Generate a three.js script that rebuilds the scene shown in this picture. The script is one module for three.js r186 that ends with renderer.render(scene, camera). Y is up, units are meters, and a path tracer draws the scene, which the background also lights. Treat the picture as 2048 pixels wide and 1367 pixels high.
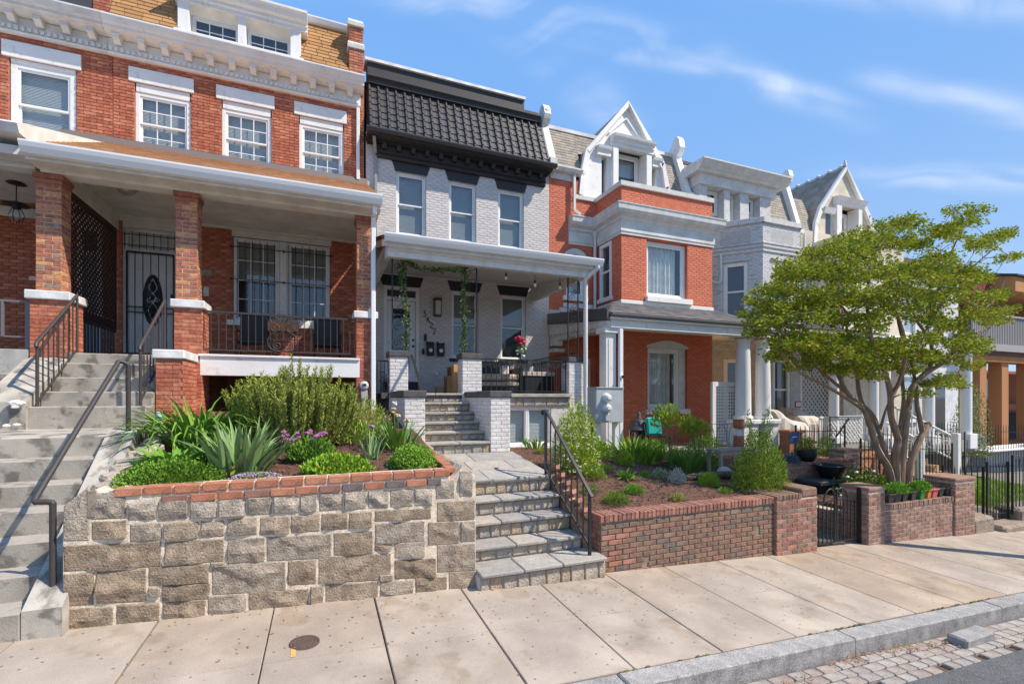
import * as THREE from 'three';
import { mergeGeometries } from 'three/addons/utils/BufferGeometryUtils.js';

// ---------- camera (level, lens shifted up; the facades run along x, -z goes into the houses) ----------
const scene = new THREE.Scene();
const camera = new THREE.PerspectiveCamera(2 * Math.atan(683.5 / 950) * 180 / Math.PI, 2048 / 1367, 0.1, 600);
const YAW = Math.atan(379.8 / 950), CAMY = 2.04;
camera.position.set(0, CAMY, 0);
camera.rotation.y = -YAW;
camera.setViewOffset(2048, 1367, 0, -111.5, 2048, 1367);

// ---------- renderer, sky, sun ----------
const renderer = new THREE.WebGLRenderer({ antialias: true });
renderer.setSize(1024, 683);
renderer.toneMapping = THREE.LinearToneMapping;
renderer.toneMappingExposure = 1.54;
renderer.shadowMap.enabled = true;

function rng(seed) { let a = seed >>> 0; return () => { a = (a + 0x6D2B79F5) | 0; let t = Math.imul(a ^ (a >>> 15), 1 | a); t = (t + Math.imul(t ^ (t >>> 7), 61 | t)) ^ t; return ((t ^ (t >>> 14)) >>> 0) / 4294967296; }; }
const hash2 = (x, y, s) => { let h = Math.imul(x, 374761393) ^ Math.imul(y, 668265263) ^ Math.imul(s + 11, 2246822519); h = Math.imul(h ^ (h >>> 13), 1274126177); return ((h ^ (h >>> 16)) >>> 0) / 4294967296; };
function vnoise(x, y, per, s) {   // tileable value noise, period per
  const xi = Math.floor(x), yi = Math.floor(y), fx = x - xi, fy = y - yi, m = v => ((v % per) + per) % per;
  const u = fx * fx * (3 - 2 * fx), v = fy * fy * (3 - 2 * fy);
  const a = hash2(m(xi), m(yi), s), b = hash2(m(xi + 1), m(yi), s), c = hash2(m(xi), m(yi + 1), s), d = hash2(m(xi + 1), m(yi + 1), s);
  return a + (b - a) * u + (c - a) * v + (a - b - c + d) * u * v;
}
function fbm(x, y, per, oct, s) { let t = 0, a = .5, n = 0; for (let i = 0; i < oct; i++) { t += a * vnoise(x, y, per, s + i); n += a; a *= .55; x *= 2; y *= 2; per *= 2; } return t / n; }
const clamp = (v, a = 0, b = 1) => Math.min(b, Math.max(a, v));
const lerp = (a, b, t) => a + (b - a) * t;
const sstep = (a, b, v) => { const t = clamp((v - a) / (b - a)); return t * t * (3 - 2 * t); };

const SUN = new THREE.Vector3(1.5, 2.15, 1).normalize();
const BANDS = [];
{ // bands are given by where they start and end over the roofs
  const dirOf = (X, Y) => { const u = (X - 1024) / 950, v = (795 - Y) / 950, cy = Math.cos(YAW), sy = Math.sin(YAW), d = new THREE.Vector3(sy + u * cy, v, -cy + u * sy).normalize(); return [d.x / (d.y + .22), d.z / (d.y + .22)]; };
  for (const [a, b, c, d, w, q] of [[700, -40, 1330, 95, .024, .26], [1050, 55, 1640, 190, .02, .3], [1380, 110, 1700, 240, .03, .16], [1760, 160, 2100, 240, .028, .2], [1650, 350, 2100, 360, .04, .22], [1500, -60, 2100, 30, .03, .16], [1020, 60, 1250, 250, .04, .12]]) BANDS.push([...dirOf(a, b), ...dirOf(c, d), w, q]);
}
{ // sky: clear spring blue with thin drawn-out cirrus
  const W = 2048, Hh = 1024, data = new Float32Array(W * Hh * 4);
  for (let j = 0; j < Hh; j++) {
    const el = ((j + .5) / Hh - .5) * Math.PI, sy = Math.sin(el), h = clamp(sy);
    for (let i = 0; i < W; i++) {
      const az = ((i + .5) / W - .5) * 2 * Math.PI;
      const dx = Math.cos(el) * Math.cos(az), dz = Math.cos(el) * Math.sin(az);
      const k = Math.pow(1 - h, 3.0);
      let r = lerp(.122, .37, k), g = lerp(.285, .50, k), b = lerp(.60, .655, k);
      if (h > .02) {
        const px = dx / (h + .22), pz = dz / (h + .22);
        const a = px * .93 + pz * .36, c = -px * .36 + pz * .93;
        const wob = fbm(a * 1.1 + 7, c * 1.1 + 3, 64, 4, 5) - .5, wob2 = fbm(a * 2.3 + 17, c * 2.3 + 3, 64, 4, 15) - .5;
        const st = fbm(a * 2.6 + 31 + wob * 2.5, c * 13 + 11 + wob * 9, 128, 7, 21), big = fbm(a * .8 + 19, c * .8 + 23, 64, 3, 41);
        // drawn-out cirrus bands, in cloud-plane coordinates [x0,z0,x1,z1,width,strength]
        let band = 0; for (const [x0, z0, x1, z1, w, q] of BANDS) { const ux = x1 - x0, uz = z1 - z0, l2 = ux * ux + uz * uz, f = ((px - x0) * ux + (pz - z0) * uz) / l2, dd = Math.abs((px - x0) * uz - (pz - z0) * ux) / Math.sqrt(l2) + (wob * 1.6 + wob2 * 1.4) * w * 2; band = Math.max(band, q * Math.exp(-dd * dd / (w * w)) * sstep(-.25, .15, f) * sstep(1.3, .8, f)); }
        const cl = clamp((band * (.12 + 1.9 * clamp((st - .36) * 2.6)) + .5 * clamp((st - .5) * 2) * sstep(.5, .72, big)) * sstep(.03, .18, h), 0, .85);
        r = lerp(r, .68, cl); g = lerp(g, .71, cl); b = lerp(b, .76, cl);
      }
      if (sy < 0) { const d = sstep(0, -.1, sy); r = lerp(r, .22, d); g = lerp(g, .21, d); b = lerp(b, .2, d); }
      const o = (j * W + i) * 4; data[o] = r; data[o + 1] = g; data[o + 2] = b; data[o + 3] = 1;
    }
  }
  const t = new THREE.DataTexture(data, W, Hh, THREE.RGBAFormat, THREE.FloatType);
  t.mapping = THREE.EquirectangularReflectionMapping; t.magFilter = t.minFilter = THREE.LinearFilter; t.wrapS = THREE.RepeatWrapping; t.needsUpdate = true;
  scene.background = t; scene.environment = t;
}
const sun = new THREE.DirectionalLight(new THREE.Color(1, .90, .77), 4.0);
sun.position.copy(SUN).multiplyScalar(60).add(new THREE.Vector3(6, 0, -8)); sun.target.position.set(6, 0, -8);
sun.castShadow = true; sun.shadow.mapSize.set(4096, 4096); sun.shadow.radius = 1;
Object.assign(sun.shadow.camera, { left: -30, right: 30, top: 25, bottom: -25, near: 1, far: 140 });
sun.shadow.bias = -.0005;
scene.add(sun, sun.target);

// ---------- pixel of the photograph -> point on a known plane ----------
const CS = Math.cos(YAW), SN = Math.sin(YAW);
const ray = (X, Y) => { const u = (X - 1024) / 950, v = (795 - Y) / 950; return [SN + u * CS, v, -CS + u * SN]; };
const V = (x, y, z) => new THREE.Vector3(x, y, z);
function onZ(X, Y, D) { const q = ray(X, Y), t = -D / q[2]; return V(q[0] * t, CAMY + q[1] * t, -D); }
function onX(X, Y, x0) { const q = ray(X, Y), t = x0 / q[0]; return V(x0, CAMY + q[1] * t, q[2] * t); }
function onY(X, Y, y0) { const q = ray(X, Y), t = (y0 - CAMY) / q[1]; return V(q[0] * t, y0, q[2] * t); }
// the pavement falls 4.6 % along the street and 2 % towards the kerb
const gy = (x, z) => -.046 * x + .02 * (-z - 5.1);
function onSlope(X, Y, f) { const q = ray(X, Y); let t = 6; for (let i = 0; i < 60; i++) { const e = CAMY + q[1] * t - f(q[0] * t, q[2] * t); t += clamp(e / (Math.abs(q[1]) + .12), -1, 1) * .8; } return V(q[0] * t, f(q[0] * t, q[2] * t), q[2] * t); }

// ---------- textures (grey multipliers; colour comes from the material) ----------
const MEAN = new Map();
function tex(n, fn, srgb = true, mean = .84) {
  const d = new Uint8Array(n * n * 4), f = new Float32Array(n * n * 3); let sum = 0;
  for (let j = 0; j < n; j++) for (let i = 0; i < n; i++) { const v = fn(i / n, j / n), a = Array.isArray(v) ? v : [v, v, v], o = (j * n + i) * 3; for (let k = 0; k < 3; k++) f[o + k] = a[k]; sum += a[1]; }
  const sc = srgb ? mean / (sum / (n * n)) : 1; let lm = 0;
  for (let i = 0; i < n * n; i++) { for (let k = 0; k < 3; k++) d[i * 4 + k] = clamp(f[i * 3 + k] * sc) * 255; d[i * 4 + 3] = 255; lm += Math.pow(d[i * 4 + 1] / 255, 2.2); }
  const t = new THREE.DataTexture(d, n, n, THREE.RGBAFormat); t.wrapS = t.wrapT = THREE.RepeatWrapping; t.magFilter = THREE.LinearFilter; t.minFilter = THREE.LinearMipmapLinearFilter; t.generateMipmaps = true;
  if (srgb) t.colorSpace = THREE.SRGBColorSpace; t.needsUpdate = true; MEAN.set(t, srgb ? lm / (n * n) : 1); return t;
}
const rep = (t, r, r2 = r) => { const c = t.clone(); c.repeat.set(r, r2); c.needsUpdate = true; return c; };
const T = {
  grain: tex(256, (u, v) => .80 + .2 * (fbm(u * 8, v * 8, 8, 5, 3) - .5) + .22 * (hash2(u * 256 | 0, v * 256 | 0, 4) - .5) * .6 + .08, true, .95),
  blotch: tex(512, (u, v) => { const b = fbm(u * 4, v * 4, 4, 6, 61); return .87 + .26 * (b - .5) + .08 * (hash2(u * 512 | 0, v * 512 | 0, 9) - .5); }, true, .91),
  granite: tex(256, (u, v) => { const f = fbm(u * 6, v * 6, 6, 4, 17), s = hash2(u * 256 | 0, v * 256 | 0, 6), q = vnoise(u * 90, v * 90, 90, 8); return .74 + .3 * (f - .5) + .2 * (s - .5) + .26 * (q - .5); }),
  concrete: tex(1024, (u, v) => { const b = fbm(u * 5, v * 5, 5, 7, 71), p = hash2(u * 1024 | 0, v * 1024 | 0, 2), st = sstep(.6, .78, fbm(u * 7 + 3, v * 7, 7, 5, 90)), sp = sstep(.93, .97, vnoise(u * 210, v * 210, 210, 33)) * .22; const gx = u * 26, gy0 = v * 26, gi = Math.floor(gx), gj = Math.floor(gy0), gr = Math.hypot(gx - gi - .2 - .6 * hash2(gi, gj, 3), gy0 - gj - .2 - .6 * hash2(gi, gj, 5)), gum = hash2(gi, gj, 8) > .86 ? .28 * sstep(.16, .08, gr) : 0; const l = .86 + .30 * (b - .5) + .15 * (p - .5) - .07 * st - sp * .8 - gum; return [l, l * (.985 - .02 * st), l * (.965 - .05 * st)]; }),
  asphalt: tex(512, (u, v) => .62 + .5 * (hash2(u * 512 | 0, v * 512 | 0, 1) - .5) + .35 * (vnoise(u * 150, v * 150, 150, 3) - .5) + .2 * (fbm(u * 5, v * 5, 5, 4, 12) - .5)),
  mulch: tex(512, (u, v) => { const a = vnoise(u * 70 + vnoise(u * 20, v * 20, 20, 1) * 6, v * 190, 70, 51), b = vnoise(u * 180, v * 60 + 3, 60, 52); const s = Math.max(a * a, b * b * .9); return [.35 + .65 * s, .33 + .55 * s, .32 + .48 * s]; }),
  bark: tex(256, (u, v) => { const a = fbm(u * 10, v * 3, 3, 5, 81), r = Math.abs(vnoise(u * 24, v * 4, 4, 85) - .5) * 2; return .55 + .5 * (a - .3) * .8 + .2 * r; }),
  weather: tex(512, (u, v) => { const b = fbm(u * 5, v * 5, 5, 6, 131), d = sstep(.52, .72, fbm(u * 9, v * 9, 9, 6, 140)), sp = hash2(u * 512 | 0, v * 512 | 0, 7); const l = .9 + .3 * (b - .5) - .34 * d * (.6 + .4 * sp) + .1 * (sp - .5); return [l, l * .985, l * .96]; }),
  wood: tex(256, (u, v) => .85 + .22 * (fbm(u * 2, v * 40, 2, 4, 15) - .5)),
  paint: tex(512, (u, v) => { const b = fbm(u * 3, v * 3, 3, 6, 161), c = sstep(.66, .74, fbm(u * 12, v * 12, 12, 5, 165)); const l = .95 + .09 * (b - .5) - .05 * c; return [l, l * (1 - .01 * c), l * (1 - .03 * c)]; }, true, .955),
  rough: tex(256, (u, v) => fbm(u * 10, v * 10, 10, 5, 23), false),
  fine: tex(256, (u, v) => .5 + .5 * (fbm(u * 40, v * 40, 40, 3, 27) - .5) + .3 * (hash2(u * 256 | 0, v * 256 | 0, 29) - .5), false),
};
const lin = (r, g, b) => new THREE.Color().setRGB(r, g, b);
const col = c => Array.isArray(c) ? lin(...c) : new THREE.Color(c);
function mat(c, o = {}) {
  const p = { color: col(c), roughness: o.rough ?? .85, metalness: o.metal ?? 0 };
  if (o.map) { p.map = rep(T[o.map], o.rep ?? 1, o.rep2 ?? o.rep ?? 1); p.color.multiplyScalar(1 / MEAN.get(T[o.map])); const mx = Math.max(p.color.r, p.color.g, p.color.b); if (mx > 1) p.color.multiplyScalar(1 / mx); }
  if (o.bump) { p.bumpMap = rep(T[o.bump], o.brep ?? o.rep ?? 1); p.bumpScale = o.bs ?? .004; }
  if (o.side) p.side = o.side;
  const q = o.phys ? new THREE.MeshPhysicalMaterial({ ...p, ...o.phys }) : new THREE.MeshStandardMaterial(p);
  return q;
}
const tones = (list, o) => list.map(c => mat(c, o));
const M = {
  white: mat([.78, .765, .74], { map: 'paint', rep: .8, rough: .55, bump: 'rough', brep: 2, bs: .0015 }),
  oldwhite: mat([.66, .65, .62], { map: 'blotch', rep: .9, rough: .7 }),
  cream: mat([.74, .69, .60], { map: 'blotch', rep: .6, rough: .6 }),
  vinyl: mat([.85, .85, .85], { rough: .4 }),
  marble: mat([.74, .73, .71], { map: 'blotch', rep: 2.2, rough: .6, bump: 'rough', brep: 4, bs: .003 }),
  lime: mat([.62, .60, .57], { map: 'blotch', rep: 1.3, bump: 'fine', brep: 3, bs: .002 }),
  concrete: mat([.42, .385, .335], { map: 'concrete', rep: .55, bump: 'fine', brep: 2, bs: .003, rough: .95 }),
  stepconc: mat([.30, .28, .252], { map: 'weather', rep: .7, bump: 'fine', brep: 2, bs: .004, rough: .95 }),
  asphalt: mat([.115, .115, .118], { map: 'asphalt', rep: .9, bump: 'fine', brep: 4, bs: .006, rough: .95 }),
  mulch: mat([.15, .085, .062], { map: 'mulch', rep: 1.2, bump: 'fine', brep: 6, bs: .02, rough: 1 }),
  soil: mat([.10, .075, .055], { map: 'mulch', rep: 2, rough: 1 }),
  iron: mat([.018, .018, .019], { rough: .45, map: 'grain', rep: 3 }),
  ironbrown: mat([.05, .042, .04], { rough: .55, map: 'grain', rep: 3 }),
  black: mat([.012, .012, .013], { rough: .5 }),
  dark: mat([.02, .018, .016], { rough: .9 }),
  interior: mat([.10, .095, .09], { rough: 1 }),
  charcoal: mat([.035, .034, .037], { rough: .6, map: 'blotch', rep: 1.5 }),
  capgrey: mat([.085, .08, .078], { rough: .85, map: 'granite', rep: 2.5, bump: 'rough', brep: 5, bs: .004 }),
  bark: mat([.30, .205, .135], { map: 'bark', rep: 1.5, rep2: 1.2, bump: 'bark', bs: .012, rough: .95 }),
  glass: new THREE.MeshPhysicalMaterial({ color: lin(.93, .96, .97), roughness: .02, transmission: 1, thickness: 0, ior: 1.62, specularIntensity: 1 }),
  glassdark: mat([.03, .036, .042], { rough: .04, phys: { specularIntensity: 1, ior: 1.6, clearcoat: 1, clearcoatRoughness: .02 } }),
  blind: mat([.62, .62, .60], { rough: .7 }),
  curtain: mat([.66, .65, .62], { rough: .95, map: 'grain' }),
};
// ---------- geometry helpers ----------
function boxUV(g, ox = 0, oy = 0) {   // uv in metres, picked by the way each face points
  if (g.index) g = g.toNonIndexed();
  const p = g.attributes.position; if (!g.attributes.normal) g.computeVertexNormals();
  const uv = new Float32Array(p.count * 2), a = V(), b = V(), c = V(), n = V();
  for (let i = 0; i < p.count; i += 3) {
    a.fromBufferAttribute(p, i); b.fromBufferAttribute(p, i + 1); c.fromBufferAttribute(p, i + 2);
    n.copy(b).sub(a).cross(c.clone().sub(a)); const ax = Math.abs(n.x), ay = Math.abs(n.y), az = Math.abs(n.z);
    for (let k = 0; k < 3; k++) { const q = [a, b, c][k]; let u, v; if (ay >= ax && ay >= az) { u = q.x; v = q.z; } else if (ax >= az) { u = q.z; v = q.y; } else { u = q.x; v = q.y; } uv[(i + k) * 2] = u + ox; uv[(i + k) * 2 + 1] = v + oy; }
  }
  g.setAttribute('uv', new THREE.BufferAttribute(uv, 2)); return g;
}
function triGeo(tris) { // flat list of Vector3 triples
  const g = new THREE.BufferGeometry(), a = new Float32Array(tris.length * 3); tris.forEach((v, i) => { a[i * 3] = v.x; a[i * 3 + 1] = v.y; a[i * 3 + 2] = v.z; });
  g.setAttribute('position', new THREE.BufferAttribute(a, 3)); g.computeVertexNormals(); return boxUV(g);
}
const chCache = new Map();
function chamfer(w, h, d, b = .006, uo = 0) { // box centred on 0 with chamfered edges, 44 triangles
  const key = [w, h, d, b, uo].map(v => v.toFixed(4)).join(); if (chCache.has(key)) return chCache.get(key);
  b = Math.min(b, w * .3, h * .3, d * .3); const X = w / 2, Y = h / 2, Z = d / 2, t = [];
  const quad = (p, q, r, s) => t.push(p, q, r, p, r, s);
  const P = (sx, sy, sz, ax) => V(sx * (ax === 0 ? X : X - b), sy * (ax === 1 ? Y : Y - b), sz * (ax === 2 ? Z : Z - b));
  for (const s of [1, -1]) {
    const f = (a, bb, c, dd) => s > 0 ? quad(a, bb, c, dd) : quad(dd, c, bb, a);
    f(P(s, -1, 1, 0), P(s, -1, -1, 0), P(s, 1, -1, 0), P(s, 1, 1, 0)); f(P(-1, s, 1, 1), P(1, s, 1, 1), P(1, s, -1, 1), P(-1, s, -1, 1)); f(P(-1, -1, s, 2), P(1, -1, s, 2), P(1, 1, s, 2), P(-1, 1, s, 2));
  }
  const fix = (pts) => { // orient outwards
    const n = pts[1].clone().sub(pts[0]).cross(pts[2].clone().sub(pts[0])); const c = pts.reduce((a, v) => a.add(v), V()); if (n.dot(c) < 0) pts.reverse(); return pts; };
  for (const a of [1, -1]) for (const c of [1, -1]) {
    quad(...fix([P(a, c, -1, 0), P(a, c, 1, 0), P(a, c, 1, 1), P(a, c, -1, 1)])); quad(...fix([P(a, -1, c, 0), P(a, 1, c, 0), P(a, 1, c, 2), P(a, -1, c, 2)])); quad(...fix([P(-1, a, c, 1), P(1, a, c, 1), P(1, a, c, 2), P(-1, a, c, 2)]));
    for (const e of [1, -1]) t.push(...fix([P(a, c, e, 0), P(a, c, e, 1), P(a, c, e, 2)]));
  }
  let g = triGeo(t); g = boxUV(g, uo * 1.7, uo * .9); chCache.set(key, g); return g;
}
function mk(name, geo, m, parent, kind) { const o = new THREE.Mesh(geo, m); o.name = name; o.castShadow = o.receiveShadow = true; if (kind) o.userData.kind = kind; (parent || scene).add(o); return o; }
// box part by its bounds
function B(parent, name, m, x0, x1, y0, y1, z0, z1, b = .006) { const o = mk(name, chamfer(+(x1 - x0).toFixed(3), +(y1 - y0).toFixed(3), +(z1 - z0).toFixed(3), b), m, parent); o.position.set((x0 + x1) / 2, (y0 + y1) / 2, (z0 + z1) / 2); return o; }
function bg(x0, x1, y0, y1, z0, z1, b = .005) { const g = chamfer(x1 - x0, y1 - y0, z1 - z0, b).clone(); g.translate((x0 + x1) / 2, (y0 + y1) / 2, (z0 + z1) / 2); return boxUV(g); }
const merge = l => mergeGeometries(l.map(g => { const q = g.index ? g.toNonIndexed() : g; for (const k of Object.keys(q.attributes)) if (!['position', 'normal', 'uv'].includes(k)) q.deleteAttribute(k); return q; }));
function extr(shape, depth) { return new THREE.ExtrudeGeometry(shape, { depth, bevelEnabled: false, steps: 1, curveSegments: 12 }); }
const shp = pts => new THREE.Shape(pts.map(p => new THREE.Vector2(p[0], p[1])));
function prismX(pts, x0, x1) { // profile [z,y] swept along x
  const g = extr(shp(pts.map(([z, y]) => [-z, y])), x1 - x0); g.rotateY(Math.PI / 2); g.translate(x0, 0, 0); return boxUV(g); }
function prismZ(pts, z0, z1, holes = []) { const s = shp(pts); for (const h of holes) s.holes.push(new THREE.Path(h.map(p => new THREE.Vector2(p[0], p[1])))); const g = extr(s, z1 - z0); g.translate(0, 0, z0); return boxUV(g); }
function prismY(pts, y0, y1) { const g = extr(shp(pts.map(([x, z]) => [x, -z])), y1 - y0); g.rotateX(-Math.PI / 2); g.translate(0, y0, 0); return boxUV(g); }
const rect = (x0, x1, y0, y1) => [[x0, y0], [x1, y0], [x1, y1], [x0, y1]];
function rod(a, b, r, n = 8, r2 = r) { const d = b.clone().sub(a), L = d.length(); const g = new THREE.CylinderGeometry(r2, r, L, n, 1); g.translate(0, L / 2, 0); g.applyQuaternion(new THREE.Quaternion().setFromUnitVectors(V(0, 1, 0), d.normalize())); g.translate(a.x, a.y, a.z); return g.toNonIndexed(); }
function bar(a, b, w, h = w) { // square bar between points
  const d = b.clone().sub(a), L = d.length(); const g = new THREE.BoxGeometry(w, L, h); g.translate(0, L / 2, 0); g.applyQuaternion(new THREE.Quaternion().setFromUnitVectors(V(0, 1, 0), d.normalize())); g.translate(a.x, a.y, a.z); return g.toNonIndexed(); }
function pipe(pts, r, n = 10, seg = 40, tension = .5, curved = true) { const c = curved ? new THREE.CatmullRomCurve3(pts, false, 'catmullrom', tension) : (() => { const p = new THREE.CurvePath(); for (let i = 1; i < pts.length; i++) p.add(new THREE.LineCurve3(pts[i - 1], pts[i])); return p; })(); return new THREE.TubeGeometry(c, seg, r, n).toNonIndexed(); }
function lathe(prof, n = 18) { return new THREE.LatheGeometry(prof.map(p => new THREE.Vector2(p[0], p[1])), n).toNonIndexed(); }
// wall with openings, front face at z, going back by th
function wallZ(parent, name, m, outline, zf, th, holes = []) { return mk(name, prismZ(outline, zf - th, zf, holes.map(h => rect(...h))), m, parent); }

// ---------- things ----------
const used = new Set();
function uname(n) { if (!used.has(n)) { used.add(n); return n; } let i = 1; while (used.has(n + '_' + String(i).padStart(3, '0'))) i++; const r = n + '_' + String(i).padStart(3, '0'); used.add(r); return r; }
function tag(o, label, category, group, kind) { if (label) o.userData.label = label; if (category) o.userData.category = category; if (group) o.userData.group = group; if (kind) o.userData.kind = kind; return o; }
function thing(name, label, category, pos = [0, 0, 0], group) { const o = new THREE.Group(); o.name = uname(name); o.position.set(...pos); scene.add(o); return tag(o, label, category, group); }
function single(name, geo, m, label, category, group) { const o = mk(uname(name), geo, m, scene); return tag(o, label, category, group); }
function struct(name, geo, m) { const o = mk(uname(name), geo, m, scene); o.userData.kind = 'structure'; return o; }

// ---------- brickwork ----------
// wall plane: origin o, direction u (along), normal n; bricks over [0,w]x[0,h], clipped by holes [u0,u1,v0,v1]
function bricks(parent, o, u, n, w, h, holes, opt) {
  const { L = .203, Hh = .057, j = .0105, proud = .008, depth = .03, mats, seed = 1, maxParts = 300, name = 'brick', weights, inside, slope } = opt;
  const R = rng(seed), list = [], rows = Math.floor((h + j) / (Hh + j)), up = V(0, 1, 0);
  for (let r = 0; r < rows; r++) {
    const v0 = r * (Hh + j), v1 = v0 + Hh; let s = (r % 2 ? -(L + j) / 2 : 0);
    for (; s < w; s += L + j) {
      let segs = [[Math.max(0, s), Math.min(w, s + L)]];
      for (const q of holes) if (v1 > q[2] + .004 && v0 < q[3] - .004) segs = segs.flatMap(([a, b]) => q[1] <= a || q[0] >= b ? [[a, b]] : [[a, q[0]], [q[1], b]]);
      for (const [a, b] of segs) if (b - a > .03 && (!inside || inside((a + b) / 2, (v0 + v1) / 2))) list.push({ a, b, v0, v1, t: R(), k: R(), z: (R() - .5) * .004 });
    }
  }
  const c = V(), q = new THREE.Quaternion().setFromRotationMatrix(new THREE.Matrix4().makeBasis(u, up, n));
  for (const e of list) { const um = (e.a + e.b) / 2, vm = (e.v0 + e.v1) / 2; e.p = o.clone().addScaledVector(u, um).addScaledVector(up, vm).addScaledVector(n, proud - depth / 2 + e.z); e.d = e.p.distanceTo(camera.position); let wsum = 0, i = 0; if (weights) { const tt = e.t; for (; i < weights.length - 1; i++) { wsum += weights[i]; if (tt < wsum) break; } } else i = Math.floor(e.t * mats.length); e.m = Math.min(i, mats.length - 1); }
  list.sort((a, b) => a.d - b.d);
  const parts = list.slice(0, maxParts), rest = list.slice(maxParts);
  for (const e of parts) { const b = mk(name, chamfer(Math.round((e.b - e.a) * 100) / 100, Hh, depth, .004, Math.floor(e.k * 4)), mats[e.m], parent); b.position.copy(e.p); b.quaternion.copy(q); b.scale.x = (e.b - e.a) / (Math.round((e.b - e.a) * 100) / 100); }
  if (rest.length) {
    mats.forEach((mm, i) => { const l = rest.filter(e => e.m === i); if (!l.length) return; const im = new THREE.InstancedMesh(chamfer(L, Hh, depth, .004), mm, l.length), mx = new THREE.Matrix4(); l.forEach((e, k) => { mx.compose(e.p, q, V((e.b - e.a) / L, 1, 1)); im.setMatrixAt(k, mx); }); im.name = 'brickwork'; im.userData.kind = 'stuff'; im.castShadow = im.receiveShadow = true; parent.add(im); });
  }
}
const PX = V(1, 0, 0), PZ = V(0, 0, 1), NX = V(-1, 0, 0);
// bricks on a box: front and the listed sides
function brickBox(parent, name, mortar, x0, x1, y0, y1, z0, z1, opt, sides = 'fr') {
  const core = B(parent, name, mortar, x0, x1, y0, y1, z0, z1, .001), hold = core; const s = (o2, u, n, w, k) => bricks(hold, o2.sub(core.position), u, n, w, y1 - y0, [], { ...opt, seed: (opt.seed || 1) + k });
  if (sides.includes('f')) s(V(x0, y0, z1), PX, PZ, x1 - x0, 0);
  if (sides.includes('r')) s(V(x1, y0, z1), V(0, 0, -1), PX, z1 - z0, 1);
  if (sides.includes('l')) s(V(x0, y0, z0), PZ, NX, z1 - z0, 2);
  return core;
}
// ---------- windows: one mesh (the frame) with its pieces below it ----------
function win(parent, x0, x1, y0, y1, z, o = {}) {
  const fw = o.fw ?? .06, fm = o.fm ?? M.white, d = o.d ?? .09, g = [];
  g.push(bg(x0, x0 + fw, y0, y1, z - d, z), bg(x1 - fw, x1, y0, y1, z - d, z), bg(x0 + fw, x1 - fw, y1 - fw, y1, z - d, z - .003), bg(x0 + fw, x1 - fw, y0, y0 + fw, z - d, z - .003));
  const f = mk(o.name || 'window', merge(g), fm, parent);
  const a = x0 + fw, b = x1 - fw, c = y0 + fw, e = y1 - fw, my = o.single ? null : c + (e - c) * (o.split ?? .5), sw = o.sw ?? .04;
  const sash = (lo, hi, zz, lights) => {
    const s = mk('sash', merge([bg(a, a + sw, lo, hi, zz - .03, zz), bg(b - sw, b, lo, hi, zz - .03, zz), bg(a + sw, b - sw, lo, lo + sw, zz - .03, zz - .002), bg(a + sw, b - sw, hi - sw, hi, zz - .03, zz - .002)]), o.sm || M.vinyl, f);
    const p = mk('pane', bg(a + sw, b - sw, lo + sw, hi - sw, zz - .018, zz - .014, 0), o.glass || M.glass, f);
    if (lights) { const [nx, ny] = lights, ms = []; for (let i = 1; i < nx; i++) { const x = lerp(a + sw, b - sw, i / nx); ms.push(bg(x - .009, x + .009, lo + sw, hi - sw, zz - .013, zz - .004, .001)); } for (let i = 1; i < ny; i++) { const y = lerp(lo + sw, hi - sw, i / ny); ms.push(bg(a + sw, b - sw, y - .009, y + .009, zz - .0125, zz - .0045, .001)); } if (ms.length) mk('muntin', merge(ms), o.sm || M.vinyl, f); }
  };
  if (my === null) sash(c, e, z - .03, o.lights); else { sash(c, my + .02, z - .055, o.lightsLow || o.lights); sash(my - .02, e, z - .02, o.lights); }
  if (o.blind) { const bl = [], bh = (e - c) * o.blind, n = Math.round(bh / .03); for (let i = 0; i < n; i++) { const y = e - (i + .5) * bh / n; const q = new THREE.BoxGeometry(b - a - .01, .002, .036).toNonIndexed(); q.rotateX(1.1); q.translate((a + b) / 2, y, z - .13); bl.push(q); } mk('blind', merge(bl), o.bm || M.blind, f); }
  if (o.curtain) { const w = b - a, n = 40, t = []; const yy = [c + .01, e - .01], cw = o.curtain * w; for (let i = 0; i < n; i++) { const X = k => a + cw * k / n, Z = k => z - .16 + .025 * Math.sin(k * 1.25) + .012 * Math.sin(k * 2.9 + 1); const p = V(X(i), yy[0], Z(i)), q = V(X(i + 1), yy[0], Z(i + 1)), r = V(X(i + 1), yy[1], Z(i + 1)), s = V(X(i), yy[1], Z(i)); t.push(p, q, r, p, r, s); } mk('curtain', triGeo(t), o.cm || M.curtain, f); }
  mk('room_wall', merge([bg(x0, x1, y0, y1, z - .78, z - .74, 0), bg(x0 - .03, x0, y0, y1, z - .78, z - d, 0), bg(x1, x1 + .03, y0, y1, z - .78, z - d, 0), bg(x0 - .03, x1 + .03, y1, y1 + .03, z - .78, z - d, 0), bg(x0 - .03, x1 + .03, y0 - .03, y0, z - .78, z - d, 0)]), o.room || M.interior, f);
  if (o.sill) mk('sill', bg(x0 - .06, x1 + .06, y0 - (o.sillH ?? .09), y0 - .002, z - .08, z + .07), o.sillM || fm, f);
  return f;
}
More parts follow.
